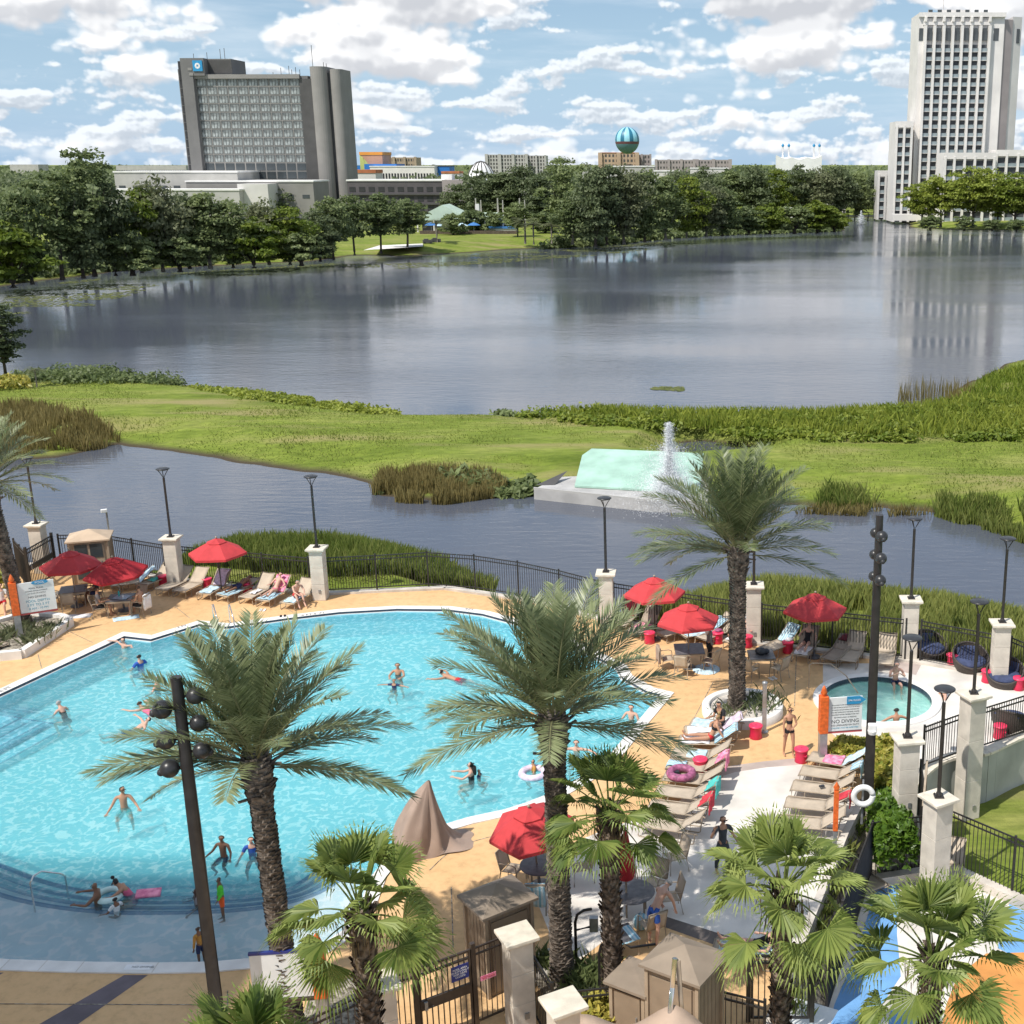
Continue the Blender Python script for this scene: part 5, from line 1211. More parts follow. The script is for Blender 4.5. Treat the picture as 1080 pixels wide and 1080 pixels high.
far_hotel('grey side wing of the tan hotel under the balloon', 668, 686, 163, 915, 'pink_grey', 5, 5)
far_hotel('low long brownish far hotel right of the balloon', 692, 732, 168.5, 1100, 'pink_grey', 12, 3)
far_hotel('low brown far hotel at the end of the row right of the balloon', 735, 770, 168.5, 1110, 'pink_grey', 10, 3)
simple('far_hall', 'white flat roofed halls below the tan hotel', 640, 690, 176, 640, 16, 'pale_wall', 'roof_white', (8, 1, 1.6, 1.6, 6))
simple('far_hall', 'white flat roofed hall right of the wooded point', 690, 716, 181, 560, 12, 'white_wall2', 'roof_white', (5, 1, 1.6, 1.6, 4))
simple('far_hall', 'low white hall among the trees left of the white tent roof', 728, 768, 178, 640, 12, 'white_wall2', 'roof_white')
simple('far_hall', 'grey tower block rising from the trees left of the lake point', 614, 622, 173, 560, 8, 'pale_wall')
simple('far_hall', 'pale slab glimpsed between the dark trees', 545, 560, 190, 470, 5, 'pale_wall')
simple('far_hall', 'distant pale hall on the left horizon', 10, 40, 173.5, 1300, 20, 'pale_wall')
simple('far_hall', 'long distant pale building above the left trees', 122, 196, 174.5, 1100, 20, 'pale_wall', None, (30, 1, 1.6, 2.5, 6))
p = atY(508, 190, 620); r_ = empty('white_dome', (p.x, 620, -.6), 0, 'white ribbed dome among the trees in front of the long pale hotel', 'building')
rd = 24 * 620 / FPX * .7; hd = atY(508, 170.5, 620).z + .6 - 3
MB().lathe([(rd, 0), (rd, 3.0)], 24).build('drum', M['grey_dark'], r_)
MB().lathe([(rd * math.cos(R(a)), 3 + hd * math.sin(R(a))) for a in range(0, 90, 9)] + [(rd * .1, 3 + hd)], 24).build('dome', M['tent_white'], r_)
rb = MB()
for k in range(14):
 a = k * 2 * math.pi / 14
 rb.tube([(math.cos(a) * rd * math.cos(R(t)) * 1.015, math.sin(a) * rd * math.cos(R(t)) * 1.015, 3 + hd * math.sin(R(t)) * 1.015) for t in range(0, 91, 15)], .22, 4)
rb.build('ribs', M['grey_dark'], r_)
p = atY(842, 180, 760); r_ = empty('tent_theatre', (p.x, 760, -.6), 0, 'white peaked tent building with four blue topped masts', 'building')
hw = 22.5 * 760 / FPX; ht = atY(842, 164, 760).z + .6
def tentz(u, v):
 sag = .05 * math.sin(math.pi * u) + .05 * abs(math.sin(3 * math.pi * u)); return ht * (1.0 - sag * (1 - .4 * v))
MB().sheet(lambda u, v: ((u - .5) * 2 * hw, 14 * v - 7, tentz(u, v)), 18, 4).sheet(lambda u, v: ((u - .5) * 2 * hw, -7, tentz(u, 0) * v), 18, 3).sheet(lambda u, v: (hw, 14 * u - 7, tentz(1, u) * v), 4, 3).sheet(lambda u, v: (-hw, 14 * u - 7, tentz(0, u) * v), 4, 3).build('tent', M['tent_white'], r_)
for x in (-hw * .72, -hw * .45, hw * .68, hw * .93):
 q = atY(0, 152, 760).z
 mt = MB().tube([(x, 0, ht * .8), (x, 0, q - 1.0)], .5, 8).build('mast', M['tent_white'], r_)
 MB().lathe([(.55, q - 1), (.9, q - .2), (.3, q + .8), (.02, q + 1.0)], 8, (x, 0, 0)).build('mast_head', M['sign_blue'], mt)
simple('far_hall', 'small low white pavilion by the lake channel', 869, 892, 217, 470, 5, 'white_wall2', 'roof_white')
simple('far_hall', 'tiny white shelter on the shore under the dark trees', 822, 836, 221, 425, 4, 'white_wall2', 'roof_white')
Yb = 830; p = atY(661.5, 147.5, Yb); rb_ = 12.3 * Yb / FPX
r_ = empty('balloon', (p.x, Yb, -.6), 0, 'tethered balloon with teal and pale blue stripes and a dark red band', 'balloon')
m, nt, b = nodes_of('balloon_skin'); N = nt.nodes; L = nt.links
tc = N.new('ShaderNodeTexCoord'); sp = N.new('ShaderNodeSeparateXYZ'); L.new(tc.outputs['Object'], sp.inputs[0])
def mth2(op, a, b_=None, c=None):
 n_ = N.new('ShaderNodeMath'); n_.operation = op
 for i, v in enumerate((a, b_, c)):
  if v is None: continue
  if isinstance(v, (int, float)): n_.inputs[i].default_value = v
  else: L.new(v, n_.inputs[i])
 return n_.outputs[0]
ang = mth2('ARCTAN2', sp.outputs[1], sp.outputs[0]); s1 = mth2('SINE', mth2('MULTIPLY_ADD', ang, 8.0, 1.3))
stp = ramp(mth2('MULTIPLY_ADD', s1, .5, .5), [(0.3, (0.02, 0.16, 0.26)), (0.5, (0.30, 0.62, 0.74))])
zz = mth2('DIVIDE', sp.outputs[2], rb_)
band = N.new('ShaderNodeMixRGB'); L.new(mth2('LESS_THAN', mth2('ABSOLUTE', mth2('ADD', zz, .24)), .10), band.inputs[0]); band.inputs[2].default_value = (0.14, 0.06, 0.07, 1)
bot = N.new('ShaderNodeMixRGB'); L.new(mth2('LESS_THAN', zz, -.24), bot.inputs[0]); L.new(stp, bot.inputs[1]); bot.inputs[2].default_value = (0.10, 0.22, 0.26, 1)
L.new(bot.outputs[0], band.inputs[1]); L.new(band.outputs[0], b.inputs['Base Color']); b.inputs['Roughness'].default_value = .45
zc = p.z + .6
MB().lathe([(rb_ * math.sin(R(t)), -rb_ * math.cos(R(t)) * (1.12 if t < 90 else 1.0)) for t in range(2, 179, 8)] + [(.02, rb_)], 32).build('envelope', m, r_, (0, 0, zc))
nm = MB()
for k in range(8):
 a = k * math.pi / 4; nm.tube([(math.cos(a) * rb_ * .5, math.sin(a) * rb_ * .5, zc - rb_ * .95), (math.cos(a) * 2.2, math.sin(a) * 2.2, zc - rb_ * 1.9)], .05, 4)
nm.tube([(0, 0, 0), (0, 0, zc - rb_ * 1.95)], .06, 4); nm.build('tether', M['grey_dark'], r_)
MB().lathe([(1.6, 0), (2.4, .05), (2.4, 1.0), (1.7, 1.0), (1.6, .3)], 16, (0, 0, zc - rb_ * 2.05)).build('gondola', M['wood'], r_)
Yw = 440; s_ = Yw * 1.045 / FPX
Xa = atY(961, 228, Yw).x; Z0 = -1.4
rootW = empty('white_tower', (Xa, Yw, Z0), R(0), 'tall white balcony tower at the right edge beyond the lake', 'building')
Wt = (1038 - 956) * s_ * .985; Ht = atY(1000, 13, Yw).z - Z0; D_ = 17
MB().box((Wt / 2, D_ / 2 + .8, Ht / 2), (Wt, D_, Ht)).build('tower', M['white_wall'], rootW)
bx0, bx1 = 2.0, Wt - 5.0; nb = 7; bwid = (bx1 - bx0) / nb
zt = atY(1000, 47, Yw).z - Z0; fh = (zt - 6) / 19.0
rec = MB(); rec.box(((bx0 + bx1) / 2, .65, zt / 2), (bx1 - bx0, .4, zt)); rec.build('recessed_glazing', M['balcony_dark'], rootW)
for i in range(nb + 1):
 x = bx0 + bwid * i; MB().prism([(x - .55, .85), (x - .38, -1.0), (x + .38, -1.0), (x + .55, .85)], 0, zt + .4 + 5.5).build('pier', M['white_wall'], rootW)
bal = MB(); bal.box((0, 0, 0), (bwid - 1.0, .14, 1.05), mi=0); bal.box((0, .5, -.62), (bwid - .9, 1.1, .22), mi=1)
balm = bal.mesh('balcony')
windows(rootW, 'balcony', balm, [(bx0 + bwid * (i + .5), -.35, zt - fh * k - fh * .62) for k in range(19) for i in range(nb)], [M['balcony_glass'], M['white_wall2']], 'balcony')
tw_ = MB().box((0, 0, 0), (1.7, .12, 3.9)).mesh('top_window')
windows(rootW, 'top_window', tw_, [(bx0 + bwid * (i + .5), .1, zt + 3.2) for i in range(nb)] + [(.9, -.06 + .8, zt + 3.2), (Wt - 2.6, .76, zt + 3.2)], [M['glass']])
MB().box(((bx0 + bx1) / 2, .5, zt + 6.6), (bx1 - bx0 + 1.5, .9, 1.0)).box((Wt / 2, .5, Ht - .7), (Wt + .4, 1.4, 1.4)).build('parapet', M['white_wall'], rootW)
cr_ = MB()
for i in range(nb + 1):
 x = bx0 + bwid * i
 cr_.prism([(x - .8, .82), (x - .3, -.6), (x + .3, -.6), (x + .8, .82)], zt + 7.1, Ht - 1.4)
cr_.build('crown_rib', M['white_wall'], rootW)
tw2 = MB().box((0, 0, 0), (1.4, .12, 2.6)).mesh('crown_window'); windows(rootW, 'crown_window', tw2, [(bx0 + bwid * (i + .5), .74, zt + 9.6) for i in range(nb)], [M['glass']])
fl_ = MB(); fl_.prism([(Wt - .01, 1.2), (Wt + 3.2, 2.6), (Wt + 3.2, D_), (Wt - .01, D_)], 0, Ht - 2.0); fl_.build('flank_wall', M['pink_grey'], rootW)  # darker grey stands in for shading on the tower's side
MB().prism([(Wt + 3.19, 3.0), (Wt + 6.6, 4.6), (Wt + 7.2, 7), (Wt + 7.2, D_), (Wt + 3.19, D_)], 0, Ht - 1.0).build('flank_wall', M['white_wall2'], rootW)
MB().box((Wt + 5.4, 4.05, Ht - 7), (1.2, .3, 4.5), R(20)).build('top_window', M['glass'], rootW)
for x, h in ((4, 1.5), (9, 7), (15, 2), (18, 3), (22, 1.5)): MB().tube([(x, 8, Ht - .5), (x, 8, Ht + h)], .12, 5).build('antenna', M['white_wall2'], rootW)
MB().box((12, 8, Ht + .6), (8, 6, 1.4)).build('roof_plant', M['white_wall2'], rootW)
def wing(label, x0, x1, yt, Y, depth, nb, nf, name='tower_wing', zb=-1.4, mat='white_wall'):
 a = atY(x0, yt, Y); b_ = atY(x1, yt, Y); wd = b_.x - a.x; h = a.z - zb
 r_ = empty(name, (a.x, Y, zb), 0, label, 'building')
 MB().box((wd / 2, depth / 2 + .5, h / 2), (wd, depth, h)).build('walls', M[mat], r_)
 bw = wd / nb
 MB().box((wd / 2, .45, (h - 2.4) / 2), (wd - .9, .25, h - 2.6)).build('recessed_glazing', M['balcony_dark'], r_)
 for i in range(nb + 1): MB().box((min(max(bw * i, .35), wd - .35), -.1, (h - 1.2) / 2), (.75, 1.3, h - 1.2)).build('pier', M[mat], r_)
 fh = (h - 3.0) / nf
 bb = MB(); bb.box((0, 0, 0), (bw - .8, .14, 1.0), mi=0); bb.box((0, .4, -.6), (bw - .78, .9, .25), mi=1)
 windows(r_, 'balcony', bb.mesh('balcony'), [(bw * (i + .5), -.3, h - 3.0 - fh * k - fh * .5) for k in range(nf) for i in range(nb)], [M['balcony_glass'], M['white_wall2']])
 MB().box((wd / 2, 0, h - 1.0), (wd + .3, 1.2, 2.0)).build('parapet', M[mat], r_)
 return r_
wing('narrow white balcony wing at the left foot of the white tower', 945, 963, 128, 437, 14, 2, 10)
wing('small pale block with open galleries left of the white tower', 926, 943, 180, 455, 8, 2, 5, 'gallery_block', mat='white_wall2')
wing('low white balcony wing in front of the white tower', 996, 1050, 161, 418, 10, 5, 6)
wing('low white wing at the right edge beside the white tower', 1050, 1110, 158, 422, 10, 5, 6)
r_, wd, h = simple('base_wall', 'white stepped base wall at the foot of the white tower by the water', 942, 976, 226, 428, 4, 'white_wall')
a = at(888, 231, -1.6); b_ = at(944, 231, -1.6)
r_ = empty('landing_stage', (a.x, a.y, -2), 0, 'low grey landing stage across the lake channel', 'pier')
MB().box(((b_.x - a.x) / 2, 2, 1.4), (b_.x - a.x, 4, .5)).build('decking', M['pale_wall'], r_)
rl = MB(); L_ = b_.x - a.x
rl.box((L_ / 2, 0, 2.7), (L_, .12, .14))
for k in range(9): rl.box((L_ * k / 8, 0, 1.9), (.2, .2, 1.7)); rl.box((L_ * k / 8, 1.5, .4), (.4, .4, 1.6))
rl.build('railing', M['grey_dark'], r_)
p = at(937, 229, -1.4); r_ = empty('red_flag_sail', (p.x, p.y - 4, -1.2), 0, 'small red sail standing at the end of the landing stage', 'sail')
MB().tube([(0, 0, -.6), (0, 0, 6.4)], .12, 6).build('mast', M['white_paint'], r_)
MB().sheet(lambda u, v: (-2.6 * u * (1 - v) ** .8 - .1, .3 * math.sin(u * 3), 1.2 + 5 * v), 5, 6, thick=.05).build('sail', M['red_cloth'], r_)
for i, x in enumerate((503, 526, 549)):
 p = atY(x, 240, 380); r_ = empty('lamp_mast', (p.x, p.y, -.5), 0, 'pale twin mast in the dark grove, %s from the left' % ORD[i], 'mast', 'masts in the restaurant grove')
 MB().tube([(0, 0, 0), (0, 0, 8.5)], .28, 6).tube([(1.5, 0, 0), (1.5, 0, 8)], .22, 6).build('poles', M['pale_wall'], r_)
def spray(root, h, r0, n, seed, size=.05, jet=.25):
 rs = np.random.RandomState(seed); Q = []
 t = rs.uniform(0, 1, n); isj = rs.rand(n) < jet
 ang = rs.uniform(0, 6.28, n); vr = r0 * np.abs(rs.normal(0, .5, n))
 ht_ = h * np.where(isj, rs.uniform(.8, 1.0, n), rs.uniform(.25, .75, n)); rad = np.where(isj, vr * .14 * (.4 + t), vr * t)
 z = ht_ * (1 - (2 * t - 1) ** 2)
 C = np.stack([np.cos(ang) * rad, np.sin(ang) * rad, z], 1)
 return leaf_quads(C, rand_unit(n, rs), size, rs, 2.2)
m, nt, b = nodes_of('spray'); b.inputs['Base Color'].default_value = (.86, .88, .9, 1); b.inputs['Roughness'].default_value = .4; b.inputs['Alpha'].default_value = .38
M['spray'] = m
p = at(706, 535, ZW)
fo = empty('fountain', (p.x, p.y, ZW), 0, 'white fountain jet with a wide skirt of spray in the pond by the mint tarp', 'fountain')
link('spray', fast_quads('spray', np.concatenate([spray(fo, 5.3, 2.4, 52000, 3, .042, .30), spray(fo, 3.0, 3.0, 62000, 4, .042, 0)])), M['spray'], fo)
MB().lathe([(.5, -.1), (.5, .08), (.2, .12)], 12).build('nozzle_float', M['grey_dark'], fo)
p = at(908, 237, ZW)
fo = empty('fountain', (p.x, p.y, ZW), 0, 'small white fountain in the lake near the landing stage', 'fountain')
link('spray', fast_quads('spray', spray(fo, 4.6, 2.0, 2600, 7, .22, .55)), M['spray'], fo)
MB().lathe([(.5, -.1), (.5, .08), (.2, .12)], 12).build('nozzle_float', M['grey_dark'], fo)
def bp_(x, y, z): return at(x, y, z)
zt_ = -1.35
q = [bp_(563, 516, zt_), bp_(686, 529, zt_ - 0.0), bp_(745, 531, zt_), bp_(748, 505, zt_), bp_(660, 500, zt_), bp_(590, 503, zt_)]
r_ = empty('floating_deck', (q[0].x, q[0].y, 0), 0, 'grey flat floating deck at the pond bank under the mint tarp', 'platform')
o0 = Vector((q[0].x, q[0].y, 0))
MB().prism([((v - o0).x, (v - o0).y) for v in q], ZW - .2, zt_).build('hull', M['barge_grey'], r_)
lip = MB(); 
for i in range(3): lip.bar(q[i] - o0 + Vector((0, .06, .06)), q[i + 1] - o0 + Vector((0, .06, .06)), .1, .12)
lip.build('edge_trim', M['pale_wall'], r_)
nt_ = MB(); A_ = bp_(566, 512, zt_) - o0; B_ = bp_(585, 512, zt_) - o0; C_ = bp_(598, 497, zt_ + .5) - o0
nt_.add([A_ + Vector((0, 0, .02)), B_ + Vector((0, .1, .02)), C_, A_ + Vector((0, .12, .02)), B_ + Vector((0, .22, .02)), C_ + Vector((0, .12, 0))], [(0, 1, 2), (5, 4, 3), (0, 3, 4, 1), (1, 4, 5, 2), (2, 5, 3, 0)]); nt_.build('net_panel', M['grey_dark'], r_)
tq = [bp_(606, 512, -1.2), bp_(680, 516, -1.2), bp_(738, 519, -1.2), bp_(742, 478, -.2), bp_(652, 474, -.2), bp_(624, 473, -.3), bp_(614, 480, -.5)]
o1 = tq[0].copy(); r_ = empty('mint_tarp', (o1.x, o1.y, o1.z), 0, 'mint green tarp spread sloping over the bank behind the fountain', 'tarp')
tv = [tuple(v - o1) for v in tq]
tvb = [(x, y, z - .12) for x, y, z in tv]; k = len(tv)
MB().add(tv + tvb, [(0, 1, 2, 3), (0, 3, 4), (0, 4, 5, 6)] + [(i, i + k, (i + 1) % k + k, (i + 1) % k) for i in range(k)] + [tuple(range(2 * k - 1, k - 1, -1))]).build('sheet', M['mint'], r_)
HW = 46.0; off = HW / math.tan(SUN_EL) * math.sin(R(45))
cn = at(285, 1000)
sh = at(-40, 897)
x1 = cn.x - off; y1 = sh.y - off
r_ = empty('hotel_wing', (x1, y1, 0), 0, 'tall hotel wing just outside the left edge that shades the near pool corner', 'building')
MB().box((-20, -9, HW / 2), (40, 18, HW)).build('walls', M['tan_light'], r_)
wme = MB().box((0, 0, 0), (1.8, .1, 1.6)).mesh('window')
windows(r_, 'window', wme, [(-2.5 - 4 * i, .04, 4 + 3.4 * k) for k in range(11) for i in range(9)], [M['glass']])
# ================================================================== POOL FURNITURE AND FITTINGS
from functools import lru_cache
def pillar(x, ytop, ht, label, zb=0.0, w=0.56, rz=0.0, mat='limestone'):
 """square stone pillar whose cap top shows at pixel (x, ytop)"""
 p = at(x, ytop, zb + ht)
 r_ = empty('stone_pillar', (p.x, p.y, zb), rz, label, 'pillar', 'stone pillars of the pool fence')
 sh_ = MB(); nb_ = 3; hh = (ht - .13) / nb_
 for k in range(nb_):
  sh_.box((0, 0, hh * (k + .5)), (w, w, hh - .012)); sh_.box((0, 0, hh * (k + 1) - .004), (w - .02, w - .02, .014))
 sh_.build('shaft', M[mat], r_, bevel=.012)
 cp = MB(); cp.box((0, 0, ht - .115), (w + .10, w + .10, .06)); cp.box((0, 0, ht - .045), (w + .24, w + .24, .085))
 cp.build('capstone', M['capstone'], r_, bevel=.015)
 ol = MB(); ol.box((w * .1, -w / 2 - .012, .42), (.10, .03, .15)); ol.build('outlet_box', M['grey_metal'], r_)
 return p, r_
def lamp(p, h, label, flat=True):
 """slim post with a two-armed cradle and a dish on top"""
 r_ = empty('post_lamp', p, 0, label, 'lamp', 'dish post lamps on the pillars')
 MB().tube([(0, 0, 0), (0, 0, h - .42)], [.055, .05], 10).build('post', M['pole_brown'], r_)
 bp_ = MB(); bp_.box((0, 0, .015), (.26, .26, .03)); bp_.lathe([(.085, .03), (.085, .10), (.06, .14)], 10)
 for sx in (-.1, .1):
  for sy in (-.1, .1): bp_.lathe([(.018, .03), (.018, .06)], 6, (sx, sy, 0))
 bp_.build('base_plate', M['pole_brown'], r_)
 for k in range(3):
  a = k * 2.094; c, s = math.cos(a), math.sin(a)
  MB().tube([(.02 * c, .02 * s, h - .45), (.05 * c, .05 * s, h - .34), (.14 * c, .14 * s, h - .18), (.235 * c, .235 * s, h - .04)], .016, 6).build('arm', M['pole_brown'], r_)
 MB().lathe([(.02, h - .065), (.22, h - .06), (.285, h - .03), (.29, h - .012), (.25, h + .012), (.02, h + .025)], 20).build('dish', M['globe'], r_)
 return r_
P0, _ = pillar(38, 552, 2.35, 'stone pillar behind the open black gate at the left edge')
lamp(P0, 3.1, 'post lamp on the pillar behind the left gate, partly behind date fronds')
P1, _ = pillar(180, 566, 2.35, 'stone pillar beside the lone open umbrella on the left, tan cabinet left of it')
lamp(P1, 3.1, 'post lamp on the pillar left of the lone open umbrella')
P2, _ = pillar(334, 577, 2.35, 'stone pillar at the right end of the left lounger row')
lamp(P2, 3.15, 'post lamp on the pillar at the right end of the left lounger row')
P3, _ = pillar(639, 603, 2.35, 'stone pillar behind the middle date palm crown, left of the right umbrellas')
lamp(P3, 3.1, 'post lamp left of the right umbrellas, over the fence')
P4, _ = pillar(795, 616, 2.4, 'stone pillar right behind the date palm trunk in the round planter')
lamp(P4, 3.1, 'post lamp seen through the crown of the planter date palm')
P5, _ = pillar(961, 631, 2.45, 'stone pillar behind the whirlpool, right of the row of empty loungers')
lamp(P5, 3.15, 'post lamp behind the whirlpool, on the pillar by the empty loungers')
P6, _ = pillar(1057, 656, 2.4, 'stone pillar behind the egg chairs at the right edge')
lamp(P6, 3.15, 'post lamp behind the egg chairs at the right edge')
P7, _ = pillar(1027, 731, 4.2, 'stone pillar on the curved retaining wall in front of the egg chairs', ZL, .58, R(25))
lamp(P7, 3.0, 'post lamp standing on the curved retaining wall pillar')
P8, _ = pillar(957, 777, 2.45, 'shaded stone pillar between the whirlpool and the croton bank', 0, .58, R(10))
lamp(P8, 3.05, 'post lamp in front of the whirlpool water')
P9, _ = pillar(990, 840, 3.2, 'tall stone pillar on the lower terrace beside the clipped hedge', ZL, .58, R(30))
lamp(P9, 3.2, 'post lamp on the tall pillar beside the clipped hedge')
pillar(545, 984, 2.35, 'stone pillar right of the bronze gate, tan cabinet behind it', 0, .52, R(30))
pillar(594, 1056, 2.45, 'stone pillar cut by the bottom edge right of the bronze gate', 0, .52, R(30))
pillar(400, 1035, 2.2, 'stone pillar left of the bronze gate, behind the fan palm trunk', 0, .52, R(30))
def globe_pole(base, top_px, h, globes, label, rz=0):
 r_ = empty('globe_lamp_pole', base, 0, label, 'lamp pole', 'dark poles with globe spotlights')
 MB().tube([(0, 0, 0), (0, 0, h * .55), (0, 0, h)], [.155, .13, .105], 14).build('pole', M['pole_brown'], r_)
 MB().lathe([(.30, 0), (.30, .05), (.24, .09)], 14).build('base_plate', M['pole_brown'], r_)
 for i, (dx, dy, dz, rr) in enumerate(globes):
  gl_ = MB(); gl_.ball((dx, dy, dz), rr, 18, 12); g = gl_.build('globe', M['globe'], r_)
  MB().tube([(dx * .25, dy * .25, dz), (dx * .7, dy * .7, dz)], .05, 8).build('bracket', M['pole_brown'], g)
  d = Vector((dx, dy, 0)).normalized(); c = Vector((dx, dy, dz)) + (d + Vector((0, 0, -.35))).normalized() * rr * .93
  MB().ball(c, rr * .42, 10, 6).build('lens', M['slot'], g)
 return r_
gb = at(236, 1122); hh = hgt_px = None
def h_at(base, ytop):
 lo, hi = 0, 60
 for _ in range(50):
  m_ = (lo + hi) / 2; dz = m_ + base.z - CAMH; d = base.y * CT - dz * ST; up = base.y * ST + dz * CT
  if CY - FPX * up / d > ytop: lo = m_
  else: hi = m_
 return lo
H1 = h_at(gb, 714)
globe_pole(gb, None, H1, [(-.30, -.10, h_at(gb, 746), .185), (.30, .06, h_at(gb, 735), .17), (-.30, -.10, h_at(gb, 778), .185), (.30, .06, h_at(gb, 764), .17), (-.30, -.10, h_at(gb, 808), .185), (.30, .06, h_at(gb, 793), .17)],
           'dark leaning-looking globe lamp pole with six globes before the pool, beside the left date palm')
g2 = at(915.5, 848); H2 = h_at(g2, 543)
gl2 = []
for yy in (563, 586, 609):
 gl2 += [(.05, -.26, h_at(g2, yy), .165), (-.06, .26, h_at(g2, yy) - .05, .15)]
globe_pole(g2, None, H2, gl2, 'tall dark globe lamp pole on the right, in front of the whirlpool')
r_ = empty('speaker', (g2.x, g2.y - .2, h_at(g2, 766)), 0, 'small white camera housing strapped to the right globe lamp pole', 'camera')
MB().box((0, -.05, .08), (.24, .2, .22)).lathe([(.02, -.16), (.12, -.12), (.14, 0)], 12, (0, -.06, 0)).build('housing', M['white_paint'], r_, bevel=.02); MB().tube([(0, .22, .05), (0, -.02, .05)], .05, 8).build('strap', M['grey_metal'], r_)
p = at(909, 870); r_ = empty('lifebuoy', (p.x, p.y, .95), 0, 'white lifebuoy ring hanging on a short stand by the lounger row', 'lifebuoy')
bu = MB(); n_ = 28
for i in range(n_):
 pass
bu.tube([(.27 * math.cos(2 * math.pi * i / n_), -.05, .27 * math.sin(2 * math.pi * i / n_)) for i in range(n_ + 1)], .085, 10, 0, False)
bu.build('ring', M['white_paint'], r_); MB().tube([(0, .06, -.95), (0, .06, .45)], .03, 8).build('post', M['grey_metal'], r_)
def fence(pts, h, label, name='metal_fence', z0s=None, group='black metal fences around the pool', gap=.115, post_gap=2.3, mat='black_metal', lift=.12, pick=.02, ends=(True, True)):
 pts = [Vector(p) for p in pts]; o = pts[0].copy()
 r_ = empty(name, o, 0, label, 'fence', group)
 L_ = [0]
 for a, b_ in zip(pts, pts[1:]): L_.append(L_[-1] + (b_ - a).length)
 def along(s):
  s = max(0, min(L_[-1], s))
  for i in range(len(pts) - 1):
   if s <= L_[i + 1] + 1e-6:
    t = (s - L_[i]) / max(1e-6, L_[i + 1] - L_[i]); return pts[i].lerp(pts[i + 1], t) - o
  return pts[-1] - o
 n_ = max(1, round(L_[-1] / post_gap)); step = L_[-1] / n_; Z = Vector((0, 0, 1))
 for i in range(n_):
  a, b_ = along(i * step), along((i + 1) * step); pb = MB()
  for zz in (lift, h - .2, h - .04): pb.bar(a + Z * zz, b_ + Z * zz, .035, .04)
  k = int(step / gap)
  for j in range(1, k):
   q = along(i * step + step * j / k); pb.bar(q + Z * (lift + .02), q + Z * (h - .06), pick, pick, up=(0, 1, 0))
  pb.build('picket_panel', M[mat], r_)
 for i in range(n_ + 1):
  if (i == 0 and not ends[0]) or (i == n_ and not ends[1]): continue
  q = along(i * step); MB().box((q.x, q.y, q.z + h / 2 + .01), (.065, .065, h + .06)).build('post', M[mat], r_)
 return r_
FH = 1.62
def lift_(v, z=.1): return Vector((v.x, v.y, z))
def near_pt(pa, pb, d):
 t = (Vector(pb) - Vector(pa)); t.z = 0; return Vector((pa[0], pa[1], 0)) + t.normalized() * d
fl = [lift_(v) for v in FLW]
fence([lift_(at(66, 601)), lift_(at(110, 600)), lift_(at(176, 612))], FH, 'black picket fence behind the tan cabinet, between gate and pillar')
fence([lift_(at(187, 613)), lift_(at(260, 621)), lift_(at(328, 627))], FH, 'black picket fence behind the left lounger row with the lone umbrella')
fence([lift_(v) for v in smooth_path([at(343, 627), at(400, 624), at(470, 621), at(560, 634), at(632, 653)], 4)], FH, 'long curved black picket fence behind the pool between two pillars')
fence([lift_(at(648, 656)), lift_(at(715, 667)), lift_(at(788, 678))], FH, 'black picket fence behind the two right umbrellas')
fence([lift_(at(803, 680)), lift_(at(880, 689)), lift_(at(954, 697.5))], FH, 'black picket fence behind the umbrella over the seated sunbather')
fence([lift_(at(970, 699)), lift_(at(1012, 706)), lift_(at(1049, 715))], FH, 'black picket fence behind the egg chairs and whirlpool')
fence([lift_(at(1064, 718)), lift_(at(1130, 748))], FH, 'black picket fence running off the right edge behind the egg chairs')
def rimpt(x, y): return lift_(at(x, y, .19), .19)
fence([rimpt(973, 811), rimpt(985, 804), rimpt(1003, 797.5), rimpt(1020, 793)], 1.45, 'black fence on the curved wall left of the wall pillar', gap=.11)
fence([rimpt(1036, 789.5), rimpt(1060, 781), rimpt(1085, 772), rimpt(1110, 765)], 1.45, 'black fence on the curved wall right of the wall pillar', gap=.11)
def lo_(x, y, z=ZL): return at(x, y, z)
lp9 = P9
fence([lo_(918, 931), lo_(950, 926.5), lo_(982, 921.5)], 1.95, 'black fence in front of the clipped hedge, left of the tall pillar', gap=.13)
fence([lo_(999, 917), lo_(1040, 936), lo_(1090, 959), lo_(1140, 982)], 1.95, 'black fence on the lower lawn right of the tall pillar', gap=.13, post_gap=2.0)
fence([lo_(917, 933), lo_(905, 967), lo_(884, 1027), lo_(871, 1074)], 1.95, 'dark close picket fence running towards the viewer beside the planted bank', gap=.06, pick=.04, mat='pole_brown')
kl = MB(); wallstrip(kl, [lo_(1000, 920), lo_(1090, 962), lo_(1150, 990)], ZL - .2, ZL + .28, .30); wallstrip(kl, [lo_(925, 934), lo_(983, 925)], ZL - .2, ZL + .30, .28); tag(kl.build('kerb', M['kerb']), kind='structure')
fence([Vector((P8.x + .45, P8.y + .1, -0.1)), Vector((P9.x - .15, P9.y + .55, -.9))], 1.75, 'dark stair gate fence between the shaded pillar and the tall pillar', gap=.09, pick=.03)
r_ = empty('handrail', (P8.x + .6, P8.y, -.2), 0, 'pale sloping handrail of the short stair by the shaded pillar', 'handrail')
dv = Vector((P9.x - .3 - P8.x - .6, P9.y + .6 - P8.y, -.9)); MB().tube([(0, 0, 1.9), tuple(dv * .9 + Vector((0, 0, 1.9)))], .035, 8).build('rail', M['frame_tan'], r_)
rp = MB(); rp.tube([(0, 0, 0), (0, 0, 1.9)], .03, 8); rp.build('post', M['frame_tan'], r_)
